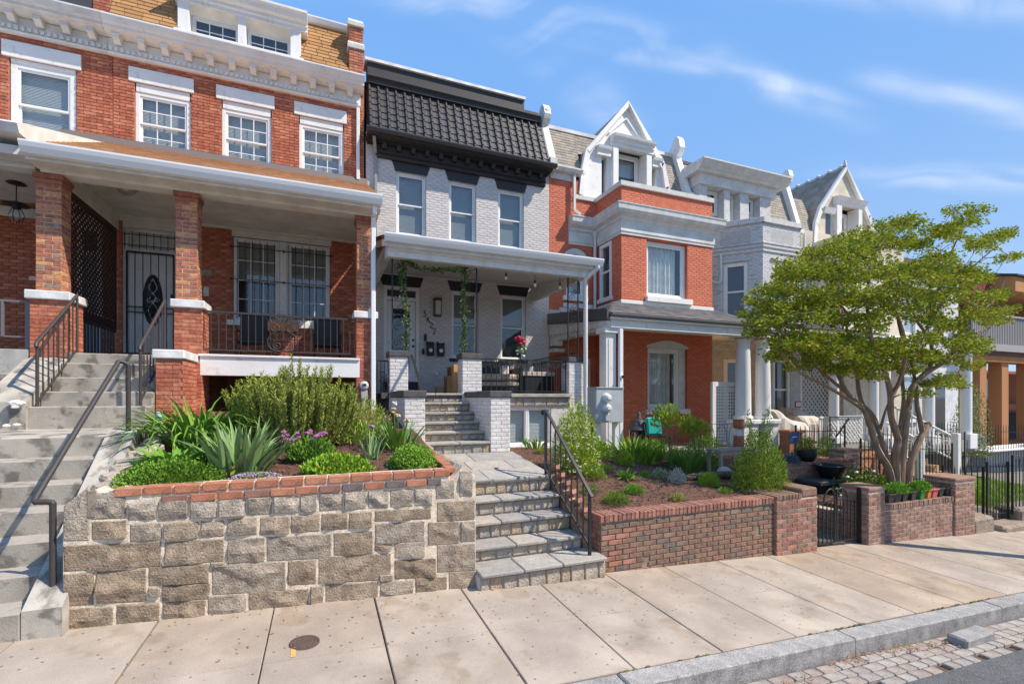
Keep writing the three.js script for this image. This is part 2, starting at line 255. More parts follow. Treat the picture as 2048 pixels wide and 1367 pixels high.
// shingle or slate courses on a sloped quad: bl, br, tl, tr corners
function courses(parent, name, bl, br, tl, tr, rows, tabW, th, mats, seed, gap = .004, over = 1.12) {
  const R = rng(seed), lists = mats.map(() => []); const m = new THREE.Matrix4();
  const nrm = br.clone().sub(bl).cross(tl.clone().sub(bl)).normalize();
  for (let r = 0; r < rows; r++) {
    const a0 = bl.clone().lerp(tl, r / rows), b0 = br.clone().lerp(tr, r / rows), a1 = bl.clone().lerp(tl, (r + over) / rows), W = a0.distanceTo(b0), ud = b0.clone().sub(a0).normalize(), vd = a1.clone().sub(a0); vd.addScaledVector(ud, -vd.dot(ud)); const len = vd.length(); vd.normalize();
    let s = -R() * tabW; while (s < W) { const w = tabW * (.85 + R() * .3); const lo = Math.max(0, s), hi = Math.min(W, s + w); s += w; if (hi - lo < tabW * .15) continue;
      const tilt = th * 1.2 / len, n2 = nrm.clone().addScaledVector(vd, tilt).normalize(), v2 = n2.clone().cross(ud).normalize();
      const c = a0.clone().addScaledVector(ud, (lo + hi) / 2).addScaledVector(v2, len / 2 * (1 - .0)).addScaledVector(nrm, th * 1.1).addScaledVector(v2, (R() - .5) * .006);
      const mx = new THREE.Matrix4().makeBasis(ud.clone().multiplyScalar(hi - lo - gap), v2.multiplyScalar(len), n2.multiplyScalar(th)); mx.setPosition(c); lists[Math.floor(R() * mats.length)].push(mx); }
  }
  const unit = new THREE.BoxGeometry(1, 1, 1);
  lists.forEach((l, i) => { if (!l.length) return; const im = new THREE.InstancedMesh(unit, mats[i], l.length); l.forEach((q, k) => im.setMatrixAt(k, q)); im.name = name; im.userData.kind = 'stuff'; im.castShadow = im.receiveShadow = true; parent.add(im); });
}
// row of upright bars between two points at heights
function balusters(a, b, n, h0, h1, w, skipEnds = false) { const g = []; for (let i = skipEnds ? 1 : 0; i <= (skipEnds ? n - 1 : n); i++) { const p = a.clone().lerp(b, i / n); g.push([p.clone().add(V(0, h0, 0)), p.clone().add(V(0, h1, 0))]); } return g; }
// ---------- setting: pavement, kerb, road ----------
{
  const quadSlab = (x0, x1, z0, z1, f, th, b = .006) => { // slab whose top follows f, slightly chamfered
    const P = (x, z, d = 0) => V(x, f(x, z) - d, z), t = [], q = (a, bb, c, d) => t.push(a, bb, c, a, c, d);
    q(P(x0 + b, z1 - b), P(x1 - b, z1 - b), P(x1 - b, z0 + b), P(x0 + b, z0 + b));
    const o = [[x0, z1], [x1, z1], [x1, z0], [x0, z0]], i = [[x0 + b, z1 - b], [x1 - b, z1 - b], [x1 - b, z0 + b], [x0 + b, z0 + b]];
    for (let k = 0; k < 4; k++) { const n = (k + 1) % 4; q(P(...o[k], b), P(...o[n], b), P(...i[n]), P(...i[k])); q(P(...o[k], th), P(...o[n], th), P(...o[n], b), P(...o[k], b)); }
    return triGeo(t);
  };
  const R = rng(5);
  const slope = (x0, x1, z0, z1, off) => { const P = (x, z) => V(x, gy(x, z) - off, z); return triGeo([P(x0, z1), P(x1, z1), P(x1, z0), P(x0, z1), P(x1, z0), P(x0, z0)]); };
  struct('ground', slope(-60, 120, -60, -2.4, .45), M.soil);
  const walk = struct('sidewalk', slope(-14, 40, -5.25, -3.18, .03), mat([.17, .145, .115], { map: 'granite', rep: 2 }));
  const cm = tones([[.37, .318, .27], [.355, .305, .256], [.38, .33, .28], [.365, .318, .274], [.35, .293, .243]], { map: 'concrete', rep: .45, bump: 'fine', brep: 3, bs: .003, rough: .95 });
  const warm = mat([.36, .29, .228], { map: 'concrete', rep: .45, bump: 'fine', brep: 3, bs: .003, rough: .95 });
  for (let k = -8; k < 32; k++) {
    const x0 = .495 + .925 * k + (R() - .5) * .012, x1 = .495 + .925 * (k + 1);
    const g = .0045;
    [[-5.24, -4.1], [-4.1, -3.19]].forEach(([z0, z1], i) => { const s = mk('slab', quadSlab(x0 + g + R() * .004, x1 - g, z0 + g * .7, z1 - g * .7, (x, z) => gy(x, z) + (R() - .5) * .0, .08), (k === 6 || k === 7) ? warm : cm[Math.floor(R() * 5)], walk); });
  }
  // driven-in bits: utility cover with ring grooves and a dab of orange survey paint
  const mc = thing('manhole_cover', 'small round rusty iron utility cover set in a pavement slab', 'manhole cover', [-.137, gy(-.137, -4.333) + .004, -4.333]);
  const rust = mat([.115, .072, .056], { map: 'granite', rep: 4, bump: 'rough', brep: 14, bs: .003, rough: .8 });
  const tiltq = new THREE.Quaternion().setFromUnitVectors(V(0, 1, 0), V(.046, 1, .02).normalize()); mc.quaternion.copy(tiltq);
  mk('cover_plate', lathe([[0, .0], [.012, .004], [.02, .004], [.026, .001], [.04, .001], [.044, .004], [.058, .004], [.062, .001], [.078, .001], [.082, .004], [.092, .004], [.096, -.003]], 32), rust, mc); mk('ring_frame', lathe([[.099, -.004], [.102, .004], [.118, .004], [.12, -.01]], 32), rust, mc);
  const paint = mat([.75, .36, .11], { map: 'blotch', rep: 6 });
  const pm = single('paint_mark', (() => { const p = (x, z) => V(x, gy(x, z) + .004, z), q = [[-.235, -4.28], [-.195, -4.285], [-.20, -4.13], [-.235, -4.125]].map(a => p(...a)); return triGeo([q[0], q[2], q[1], q[0], q[3], q[2]].map(v => v).reverse()); })(), paint, 'faded orange survey paint dash beside the utility cover', 'paint mark');
  // kerb of long granite stones
  const kerb = struct('kerb', slope(-14, 40, -3.17, -2.99, .12), mat([.2, .19, .18]));
  const gr = tones([[.30, .285, .272], [.27, .258, .248], [.32, .303, .287]], { map: 'granite', rep: 1.6, bump: 'fine', brep: 3, bs: .005, rough: .9 });
  const joints = [-14, -12, -9.6, -7.1, -4.8, -2.5, -.2, 2.16, 4.72, 7.28, 9.7, 12.2, 14.7, 17.2, 19.8, 22.3, 25, 28, 31, 35, 40];
  for (let i = 1; i < joints.length; i++) { const s = mk('kerb_stone', quadSlab(joints[i - 1] + .004, joints[i] - .004, -3.175, -2.985, (x, z) => gy(x, z) + .002 + (i % 3) * .003, .34, .014), gr[i % 3], kerb); }
  const roadY = (x, z) => gy(x, -2.98) - .158 - .012 * Math.max(0, z + 2.53) * 0;
  const roadF = (x, z) => -.046 * x - .2 + (z > -2.5 ? .018 * Math.min(3.2, z + 2.5) : 0);
  { const t = [], P = (x, z) => V(x, roadF(x, z), z); const xs = [-60, -20, -8, 0, 8, 20, 120], zs = [-2.54, -2.2, -1, .7, 14, 40]; for (let i = 0; i < xs.length - 1; i++) for (let j = 0; j < zs.length - 1; j++) { const a = P(xs[i], zs[j]), b = P(xs[i + 1], zs[j]), c = P(xs[i + 1], zs[j + 1]), d = P(xs[i], zs[j + 1]); t.push(d, c, b, d, b, a); } struct('road', triGeo(t), M.asphalt); }
  // gutter of worn brick setts
  const gut = struct('gutter', (() => { const P = (x, z) => V(x, roadF(x, z) - .03, z); return triGeo([P(-14, -2.5), P(40, -2.5), P(40, -3), P(-14, -2.5), P(40, -3), P(-14, -3)]); })(), M.soil);
  const sm = tones([[.30, .245, .205], [.28, .25, .225], [.32, .28, .24], [.33, .295, .26], [.27, .225, .195]], { map: 'granite', rep: 3, bump: 'rough', brep: 6, bs: .006 });
  for (let r = 0; r < 4; r++) { let x = 1.0 + R() * .1; const z0 = -2.965 + r * .108; while (x < 10) { const w = .13 + R() * .11; if (!(r === 3 && R() < .25)) { const s = mk('paving_sett', chamfer(.01 * Math.round(w * 100), .06, .098, .008), sm[Math.floor(R() * 5)], gut); s.position.set(x + w / 2, roadF(x + w / 2, z0) - .026 + (R() - .5) * .007, z0 + .05); s.rotation.set((R() - .5) * .04, (R() - .5) * .06, -.046 + (R() - .5) * .03); } x += w + .008; } }
  // displaced kerb stone lying in the gutter
  const ls = single('loose_kerb_stone', chamfer(.6, .13, .17, .018), gr[1], 'loose granite block lying in the gutter against the kerb', 'stone'); { const p = onSlope(1955, 1285, roadF); ls.position.set(p.x, p.y + .025, p.z - .05); ls.rotation.set(.04, .06, -.05); }
  // litter of dry leaves caught in the gutter and on the slabs
  const lf = new THREE.Shape(); lf.moveTo(0, 0); lf.quadraticCurveTo(.012, .012, 0, .034); lf.quadraticCurveTo(-.012, .012, 0, 0);
  const lg = new THREE.ShapeGeometry(lf, 3), lm = mat([.34, .21, .11], { side: THREE.DoubleSide }); const n = 420, im = new THREE.InstancedMesh(lg, lm, n), q = new THREE.Quaternion(), e = new THREE.Euler();
  for (let i = 0; i < n; i++) { let x, y, z; if (i < 330) { const c = [[2.9, -2.9], [3.6, -2.8], [5.2, -2.93], [5.7, -2.86], [6.0, -2.8], [4.6, -2.95]][i % 6]; x = c[0] + (R() + R() - 1) * .38; z = c[1] + (R() + R() - 1) * .1; if (z < -2.96) z = -2.95; y = roadF(x, z) + .016 + R() * .012; } else { x = -1.4 + R() * 5; z = -5.08 + R() * R() * 1.5; y = gy(x, z) + .006; } q.setFromEuler(e.set(-1.57 + (R() - .5) * .8, R() * 6.28, (R() - .5) * .8, 'YXZ')); im.setMatrixAt(i, new THREE.Matrix4().compose(V(x, y, z), q, V(1, 1, 1).multiplyScalar(.6 + R() * .8))); im.setColorAt(i, lin(.6 + R() * .6, .5 + R() * .5, .4 + R() * .5)); }
  im.name = 'leaf_litter'; im.castShadow = im.receiveShadow = true; scene.add(im); tag(im, 'dry brown leaf litter in the gutter and along the wall', 'leaf litter', null, 'stuff');
  // moss line between kerb and slabs
  const mg = [], mossM = mat([.10, .115, .035], { rough: 1, map: 'mulch', rep: 8 }); for (let i = 0; i < 150; i++) { const x = 2.2 + R() * 6.5, z = -3.183 + (R() - .5) * .014; if (fbm(x * 1.7, 1, 64, 3, 7) < .5) continue; const g = new THREE.IcosahedronGeometry(.006 + R() * .012, 0).toNonIndexed(); g.scale(1.6, .55, .8); g.translate(x, gy(x, z) + .001, z); mg.push(g); } const mo = single('moss', merge(mg), mossM, 'green moss growing in the joint behind the kerb', 'moss'); mo.userData.kind = 'stuff';
}
// ---------- front retaining wall of rock-faced granite ----------
const S3 = (x, y) => onZ(100 + x / 2.3814, 920 + y / 2.3814, 5.1);
{
  const wall = thing('stone_retaining_wall', 'rock-faced granite retaining wall with raised cream mortar joints and a brick coping', 'retaining wall');
  const beadM = mat([.70, .585, .45], { map: 'granite', rep: 3, bump: 'rough', brep: 8, bs: .004 });
  // backing: cream pointing showing between the stones
  mk('mortar', prismZ([[-2.02, -.1], [1.60, -.2], [1.60, 1.17], [1.45, 1.28], [1.28, 1.10], [-1.55, 1.085], [-1.68, 1.2], [-1.84, 1.24], [-2.02, .93]], -5.42, -5.0995), beadM, wall);
  const SM = tones([[.315, .245, .177], [.34, .272, .206], [.285, .217, .152], [.325, .268, .208], [.26, .197, .138]], { map: 'granite', rep: 2.4, bump: 'rough', brep: 7, bs: .012, rough: .95 });
  const LM = tones([[.38, .323, .258], [.35, .294, .232], [.40, .34, .272]], { map: 'granite', rep: 2.4, bump: 'rough', brep: 7, bs: .012, rough: .95 });
  let sid = 0;
  const stone = (xl, yt, xr, yb, m, sl = .05, tl = 0, tr = 0) => {
    const R = rng(900 + ++sid), w = xr - xl, e = .3; const q = [[xl + e, yt + e + sl * w / 2 + tl], [xr - e, yt + e - sl * w / 2 + tr], [xr - e, yb - e - sl * w / 2], [xl + e, yb - e + sl * w / 2]].map(p => S3(...p));
    const W = q[0].distanceTo(q[1]), H = q[0].distanceTo(q[3]), nx = Math.max(5, Math.round(W / .026)), ny = Math.max(4, Math.round(H / .026)), ph = R() * 40, pts = [], planes = Array.from({ length: 7 }, () => [.024 + R() * .03, (R() - .5) * .5, (R() - .5) * .75]);
    for (let j = 0; j <= ny; j++) for (let i = 0; i <= nx; i++) {
      const gridp = (k, n, S) => k === 0 ? 0 : k === n ? 1 : lerp(.009 / S, 1 - .009 / S, (k - 1) / (n - 2)), u = gridp(i, nx, W), v = gridp(j, ny, H), p = q[0].clone().lerp(q[1], u).lerp(q[3].clone().lerp(q[2], u), v), d = Math.min(u * W, (1 - u) * W, v * H, (1 - v) * H), ed = i === 0 || j === 0 || i === nx || j === ny;
      const f1 = fbm(p.x * 11 + ph, p.y * 11 + ph, 256, 4, sid); let hgt = 1; for (const k of planes) hgt = Math.min(hgt, k[0] + k[1] * (u - .5) * W + k[2] * (v - .5) * H);
      p.z += ed ? .0 : Math.max(.006, hgt + (f1 - .5) * .024) * sstep(-.006, .009, d);
      if (ed) { p.x += (R() - .5) * .007; p.y += (R() - .5) * .007; }
      pts.push(p);
    }
    const t = []; for (let j = 0; j < ny; j++) for (let i = 0; i < nx; i++) { const a = pts[j * (nx + 1) + i], b = pts[j * (nx + 1) + i + 1], c = pts[(j + 1) * (nx + 1) + i + 1], d = pts[(j + 1) * (nx + 1) + i]; if ((i + j) % 2) t.push(d, c, b, d, b, a); else t.push(d, c, a, c, b, a); }
    mk('stone', triGeo(t), m || SM[Math.floor(R() * 5)], wall);
  };
  const L = i => LM[i % 3];
  [[370, 505, 200, 284], [516, 657, 188, 279], [666, 792, 190, 274], [802, 932, 180, 267], [941, 1057, 173, 260], [1064, 1182, 168, 252], [1190, 1271, 163, 246], [1281, 1392, 154, 240], [1401, 1507, 149, 234], [1514, 1612, 143, 227], [1619, 1727, 138, 222], [1735, 1820, 132, 216]].forEach(([a, b, c, d], i) => stone(a, c, b, d, L(i)));
  stone(197, 140, 364, 280, L(1), .03, 25, -12); stone(62, 165, 186, 385, L(0), .0, 55, -45);
  [[197, 364, 289, 374], [379, 530, 300, 385], [541, 707, 294, 377], [717, 830, 287, 365], [844, 987, 276, 358], [999, 1140, 268, 352], [1147, 1284, 259, 342], [1291, 1417, 251, 331], [1423, 1534, 246, 323], [1545, 1814, 233, 286], [1547, 1784, 295, 392],
   [62, 530, 395, 518], [544, 828, 379, 490], [844, 1022, 371, 488], [1030, 1340, 357, 473], [1349, 1537, 341, 449], [1547, 1628, 400, 431], [1640, 1786, 390, 462],
   [62, 208, 538, 692], [219, 457, 522, 678], [467, 757, 500, 592], [764, 832, 482, 508], [467, 524, 603, 652], [532, 760, 588, 667], [771, 1122, 489, 632], [1131, 1267, 475, 592], [1277, 1624, 450, 578], [1639, 1838, 470, 562], [1568, 1632, 543, 578],
   [64, 300, 702, 815], [314, 520, 682, 800], [534, 740, 668, 780], [751, 932, 641, 757], [944, 1231, 617, 740], [1239, 1303, 598, 700], [1311, 1563, 582, 705], [1571, 1731, 574, 664], [1739, 1891, 556, 648]].forEach(([a, b, c, d]) => stone(a, c, b, d));
  stone(1836, 95, 1927, 182, L(0)); stone(1948, 48, 2012, 172, L(2)); stone(1842, 194, 2024, 288); stone(1798, 293, 1948, 402); stone(1954, 290, 2025, 388); stone(1842, 398, 2026, 530); stone(1898, 528, 2026, 622);
  // right return face of the wall along the steps: rough stones running back
  { const R = rng(77); let z = -5.13; const back = -7.6; while (z > back) { const len = .2 + R() * .22; const top = 1.2 + (-z - 5.1) * .02 + R() * .06; for (let y = -.15; y < top - .1;) { const h = Math.min(.2 + R() * .1, top - y); const ph = R() * 30; const g = chamfer(.13, h - .015, len - .015, .03).clone(); const p = g.attributes.position; for (let i = 0; i < p.count; i++) { const k = fbm(p.getY(i) * 9 + ph, p.getZ(i) * 9, 256, 3, 4); if (p.getX(i) > 0) p.setX(i, p.getX(i) + (k - .5) * .05); } g.computeVertexNormals(); const s = mk('stone', g, SM[Math.floor(R() * 5)], wall); s.position.set(1.545, y + h / 2, z - len / 2); y += h; } z -= len; }
    mk('mortar_core', bg(-1.9, 1.56, -.3, 1.06, -5.6, -5.43), beadM, wall); mk('side_core', bg(1.30, 1.545, -.3, 1.12, -7.8, -5.43), beadM, wall); }
  // brick coping, two courses
  const BM = tones([[.40, .155, .085], [.36, .14, .08], [.43, .185, .105], [.26, .13, .10], [.155, .12, .11]], { map: 'granite', rep: 3, bump: 'rough', brep: 8, bs: .004 });
  const R = rng(31);
  mk('coping_mortar', bg(-1.66, 1.30, 1.08, 1.243, -5.33, -5.095), beadM, wall);
  for (let c = 0; c < 2; c++) { let x = c ? -1.672 : -1.33; const end = c ? 1.30 : 1.20; let i = 0; while (x < end) { const w = Math.min(.196 + R() * .012, end - x); if (w < .05) break; const b = mk('brick', chamfer(Math.round(w * 100) / 100, .072, .13, .006), BM[c === 0 && i > 6 && i % 2 ? 4 : c === 0 && i % 3 === 0 ? 3 : Math.floor(R() * 3)], wall); b.position.set(x + w / 2, c ? 1.2185 + (R() - .5) * .006 : 1.131, -5.145 + (R() - .5) * .012); b.rotation.set((R() - .5) * .03, (R() - .5) * .03, (R() - .5) * .014); x += w + .014; i++; } }
  // brick edging along the walk, laid flat, running back
  for (let k = 0; k < 13; k++) { const z = -5.2 - k * .205; const b = mk('brick', chamfer(.11, .06, .192, .007), BM[Math.floor(R() * 3)], wall); b.position.set(1.345 + (R() - .5) * .012, 1.232 + k * .014 + (R() - .5) * .006, z - .1); b.rotation.set((R() - .5) * .05 + .05, (R() - .5) * .05, .05 + (R() - .5) * .05); }
  // left return: flat rubble beside the stair cheek
  for (let k = 0; k < 9; k++) { const z = -5.15 - k * .19; const g = chamfer(.16 + R() * .12, .09, .17, .025).clone(); const s = mk('stone', g, LM[k % 3], wall); s.position.set(-1.86 + k * .01 + (R() - .5) * .05, 1.16 + k * .052 + (R() - .5) * .03, z - .1); s.rotation.set(.2, R(), .1); }
  mk('return_core', prismX([[-5.3, -.2], [-5.3, 1.12], [-6.8, 1.52], [-6.8, -.2]], -1.975, -1.75), beadM, wall);
  mk('stain_wash', bg(-1.86, -1.80, 1.02, 1.25, -5.12, -5.088), mat([.24, .19, .15], { map: 'granite', rep: 2 }), wall).name = 'mortar_patch';
}
// ---------- concrete stair to the two brick houses ----------
{
  const st = thing('concrete_stair', 'wide worn concrete stair with landing leading up to the brick porches', 'stair');
  const ys = [1.612]; const n = 7, base = .11; for (let k = 1; k < n; k++) ys.push(1.612 - (1.612 - base) / n * k);
  const nose = mat([.36, .335, .30], { map: 'weather', rep: .6, bump: 'fine', brep: 3, bs: .003 });
  ys.slice(1).forEach((y, i) => { const z = -6.66 + (i) * .28; B(st, 'step', M.stepconc, -4.6, -2.238, -.2, y, z - .05, z + .28, .016); });
  B(st, 'landing', nose, -6.2, -2.0, .4, 1.62, -8.25, -6.66, .018);
  // upper flight
  [[2.564, 9.07], [2.3385, 8.79], [2.127, 8.51], [1.921, 8.23]].forEach(([y, D]) => B(st, 'step', M.stepconc, D === 8.23 ? -3.78 : -3.62, -2.335, 1.5, y, -D - .32, -D, .014));
  B(st, 'porch_step', M.stepconc, -3.66, -2.335, 1.5, 2.735, -9.75, -9.33, .014);
  // sloping cheeks
  const ck = (x0, x1, pts, name) => mk(name, prismX(pts, x0, x1), mat([.36, .34, .31], { map: 'weather', rep: .8, bump: 'fine', brep: 3, bs: .003 }), st);
  ck(-2.236, -1.978, [[-4.98, -.1], [-4.98, .33], [-6.62, 1.655], [-6.78, 1.69], [-7.0, 1.69], [-7.0, -.1]], 'cheek_wall');
  ck(-4.1, -3.625, [[-8.18, 1.5], [-8.18, 1.985], [-9.2, 2.60], [-9.42, 2.66], [-9.42, 1.5]], 'cheek_wall');
  // neighbour's flight to the left, same build
  [[2.4, 9.2], [2.2, 8.9], [2.0, 8.6]].forEach(([y, D]) => B(st, 'step', M.stepconc, -5.6, -4.1, 1.5, y, -D - .35, -D, .014));
  // small stones at the cheek foot
  const R = rng(8); [[-3.70, 1.95, -8.13], [-3.69, 1.90, -8.08], [-3.78, 1.66, -8.1], [-3.9, 1.66, -8.05], [-3.66, 1.67, -8.06]].forEach((p, i) => { const g = new THREE.IcosahedronGeometry(i < 1 ? .06 : .028, 2); const q = g.attributes.position; for (let k = 0; k < q.count; k++) { const f = .85 + .3 * hash2(Math.round(q.getX(k) * 900), Math.round(q.getY(k) * 900), i); q.setXYZ(k, q.getX(k) * f * 1.4, q.getY(k) * f * .75, q.getZ(k) * f); } g.computeVertexNormals(); const s = single('pebble', boxUV(g), mat([.72, .70, .66], { map: 'granite', rep: 6 }), i === 0 ? 'larger white painted stone on the lowest porch step' : ['', 'small white stone touching the larger painted stone', 'white stone at the foot of the lowest porch riser', 'white stone nearest the tan edging blocks', 'white stone resting against the corner of the lowest porch riser'][i], 'stone', 'white stones by the concrete stair'); s.position.set(p[0], p[1] + .02, p[2]); });
  { const bx = thing('edging_block', 'short row of tan concrete edging blocks beside the stair cheek', 'edging block', [0, 0, 0]); const tm = mat([.40, .32, .25], { map: 'granite', rep: 3 }); for (let i = 0; i < 3; i++) B(bx, 'block', tm, -4.22 + i * .11, -4.115 + i * .11, 1.62, 1.73, -7.75, -7.6, .012); mk('white_stone', (() => { const g = new THREE.IcosahedronGeometry(.07, 1); g.scale(1.5, .5, 1); g.translate(-4.16, 1.76, -7.72); return g; })(), M.marble, bx); }
}
// pipe handrail on the right cheek
{
  const h = thing('pipe_handrail', 'dark grey welded pipe handrail bending down to posts on the stair cheek', 'handrail');
  const x = -2.11, a = onX(105, 1170, x), A = onX(105, 1005, x);
  const tp = onX(236, 722, -2.14), tp2 = onX(256, 730, -2.06);
  mk('rail', pipe([A.clone().add(V(0, -.03, 0)), A, A.clone().add(V(-.04, .012, 0)), A.clone().add(V(-.09, .016, 0)), A.clone().add(V(-.125, .05, -.04)), A.clone().add(V(-.125, .05, -.04)).lerp(tp, .5), tp.clone().lerp(A, .04), tp, tp.clone().lerp(tp2, .6).add(V(0, .012, 0)), tp2, tp2.clone().add(V(0, -.05, 0))], .024, 12, 140, .25), M.ironbrown, h);
  mk('post', rod(V(A.x, a.y - .04, A.z), A, .024, 12), M.ironbrown, h); mk('post', rod(V(tp2.x, 1.6, tp2.z), tp2, .024, 12), M.ironbrown, h);
}
// ---------- brick porch house with tan shingled porch roof ----------
const brickRed = tones([[.44, .137, .075], [.405, .122, .066], [.475, .162, .09], [.37, .11, .062], [.51, .20, .115]], { map: 'granite', rep: 3, bump: 'rough', brep: 9, bs: .003 });
const brickMix = tones([[.43, .15, .085], [.50, .21, .10], [.37, .135, .085], [.56, .28, .12], [.29, .21, .15]], { map: 'granite', rep: 3, bump: 'rough', brep: 9, bs: .003 });
const mortarRed = mat([.38, .155, .095], { map: 'granite', rep: 3 }), mortarTan = mat([.62, .46, .32], { map: 'granite', rep: 3 });
function railing(parent, a, b, o = {}) { // a,b floor points; top/bottom rail + balusters, each a mesh
  const m = o.m || M.iron, h = o.h ?? .8, lo = o.lo ?? .1, n = o.n ?? Math.round(a.distanceTo(b) / .11), t = o.t ?? .016; const upv = y => V(0, y, 0);
  mk('top_rail', bar(a.clone().add(upv(h)), b.clone().add(upv(h)), o.rw ?? .03, .02), m, parent); if (lo !== null) mk('bottom_rail', bar(a.clone().add(upv(lo)), b.clone().add(upv(lo)), .022, .016), m, parent);
  for (let i = 0; i <= n; i++) { const p = a.clone().lerp(b, i / n), e = (i === 0 || i === n) && o.posts; mk(e ? 'post' : 'baluster', bar(p.clone().add(upv(e ? 0 : (lo ?? 0))), p.clone().add(upv(h - .006)), e ? t * 1.9 : t), m, parent); }
}
const spiral = (c, r, turns, dir, ax, ay, start = 0) => { const p = []; for (let i = 0; i <= 26; i++) { const f = i / 26, a = start + dir * f * turns * 6.283, q = r * (1 - f * .85); p.push(c.clone().addScaledVector(ax, Math.cos(a) * q).addScaledVector(ay, Math.sin(a) * q)); } return p; };
{
  const h = thing('brick_porch_house', 'orange-red brick row house with white lintels, bracketed cornice and tan shingled porch roof', 'house');
  const zf = -12.2, xl = -4.02, xr = .955;
  const ups = [[-3.66, -2.66], [-2.08, -1.08], [-.51, .49]];
  const holesW = [...ups.map(([a, b]) => [a, b, 7.22, 8.66]), [-3.86, -2.90, 2.75, 5.60], [-1.86, .18, 3.72, 5.66]];
  const wall = wallZ(h, 'facade_wall', mortarRed, rect(xl, xr, 1.2, 9.75), zf - .006, .3, holesW);
  const lint = ups.map(([a, b]) => [a - .10, b + .06, 8.67, 8.97]);
  const bh = (y0, y1) => holesW.concat(lint.map(l => [l[0] - .0, l[1], l[2], l[3]])).map(q => [q[0] - xl, q[1] - xl, q[2] - y0, q[3] - y0]);
  bricks(wall, V(xl, 7.3, zf), PX, PZ, xr - xl, 1.86, bh(7.3), { mats: brickRed, seed: 11 });
  const lw = mk('porch_wall', bg(xl, xl + .02, 2.72, 2.9, zf - .2, zf - .16), mortarRed, h); bricks(lw, V(xl, 2.72, zf), PX, PZ, xr - xl, 3.2, bh(2.72), { mats: brickRed, seed: 12, maxParts: 200 });
  mk('side_wall', merge([bg(xl, xl + .25, 1, 9.7, -18, zf - .32), bg(xr - .25, xr, 1, 9.7, -18, zf - .32), bg(xl + .25, xr - .25, 1, 9.7, -18, -17.8), bg(xl + .25, xr - .25, 9.5, 9.6, -17.8, zf - .32), bg(xl + .25, xr - .25, 6.5, 6.6, -17.8, zf - .32)]), M.interior, h);
  lint.forEach(([a, b, c, d]) => B(h, 'lintel', M.white, a, b, c, d, zf - .06, zf + .028, .006));
  ups.forEach(([a, b], i) => { B(h, 'head_board', M.white, a + .02, b - .02, 8.49, 8.666, zf - .08, zf - .015); win(h, a + .005, b - .005, 7.22, 8.488, zf - .03, { lights: [3, 2], blind: 1, fw: .075, split: .5, d: .1 }); });
  // main cornice
  const cx0 = -4.08, cx1 = .93;
  mk('cornice', merge([prismX([[zf, 9.44], [-11.93, 9.44], [-11.90, 9.48], [-11.83, 9.48], [-11.83, 9.53], [-11.79, 9.56], [-11.76, 9.62], [-11.74, 9.66], [-11.74, 9.69], [zf, 9.75]], cx0, cx1), prismX([[zf, 9.10], [-12.12, 9.10], [-12.10, 9.14], [-12.13, 9.17], [-12.13, 9.43], [zf, 9.43]], cx0, cx1 - .06)]), M.white, h);
  const den = []; for (let x = cx0 + .02; x < cx1 - .1; x += .0985) den.push(bg(x, x + .052, 9.178, 9.245, -12.128, -12.085, .002)); mk('dentil_band', merge(den), M.white, h);
  for (let k = 0; k < 12; k++) { const x = .62 - k * .411; const b = mk('bracket', prismX([[-12.128, 9.30], [-12.05, 9.29], [-11.98, 9.34], [-11.93, 9.355], [-11.93, 9.437], [-12.128, 9.437]], x - .06, x + .06), M.white, h); mk('bracket_cap', bg(x - .075, x + .075, 9.40, 9.438, -12.12, -11.915, .003), M.white, b); }
  // mansard of tan shingles with long dormer
  const sh = tones([[.40, .215, .085], [.36, .19, .075], [.44, .24, .10]], { map: 'granite', rep: 4, rough: .95 });
  const ms = (x0, x1, y1, sd) => { const z = y => lerp(-11.95, -12.6, (y - 9.74) / 1.46); mk('mansard', prismX([[-11.95, 9.74], [z(y1), y1], [-13.2, y1], [-13.2, 9.74]], x0, x1), mat([.16, .09, .04]), h); courses(h, 'mansard_shingles', V(x0, 9.745, -11.945), V(x1, 9.745, -11.945), V(x0, y1, z(y1) + .005), V(x1, y1, z(y1) + .005), Math.max(1, Math.round((y1 - 9.74) / .112)), .3, .012, sh, sd, .012); };
  ms(xl, -2.84, 11.2, 21); ms(-.48, .60, 11.2, 22); ms(-2.84, -.48, 9.86, 23);
  mk('roof_gutter', prismX([[-12.6, 11.13], [-12.47, 11.15], [-12.43, 11.24], [-12.43, 11.27], [-12.6, 11.3]], -4.0, .60), M.white, h); B(h, 'roof', M.charcoal, xl, xr, 11.2, 11.3, -18, -12.62);
  const dz = -12.02, d = mk('dormer', merge([bg(-2.86, -2.65, 9.86, 10.52, dz - .35, dz), bg(-.68, -.46, 9.86, 10.52, dz - .35, dz), bg(-1.74, -1.58, 9.88, 10.52, dz - .35, dz - .01), prismX([[dz - .9, 10.51], [dz + .02, 10.51], [dz + .02, 10.58], [dz + .06, 10.60], [dz + .06, 10.66], [dz + .14, 10.69], [dz + .18, 10.78], [dz + .22, 10.81], [dz + .22, 10.86], [dz - .9, 11.0]], -2.92, -.32), bg(-2.92, -.40, 9.78, 9.865, dz - .4, dz + .06)]), M.white, h);
  mk('dormer_side', merge([bg(-2.85, -2.8, 9.8, 10.54, -12.9, dz - .36), bg(-.52, -.47, 9.8, 10.54, -12.9, dz - .36)]), sh[0], d); B(h, 'dormer_backing', M.dark, -2.8, -.52, 9.8, 10.5, -12.9, -12.8);
  for (const [a, b] of [[-2.65, -1.74], [-1.58, -.68]]) { mk('soffit_board', prismX([[dz - .02, 10.515], [dz - .25, 10.38], [dz - .28, 10.40], [dz - .05, 10.53]], a, b), M.cream, d); win(h, a + .005, b - .005, 9.88, 10.40, dz - .22, { single: true, lights: [3, 2], fw: .05, sw: .02, name: 'dormer_window', room: M.dark }); }
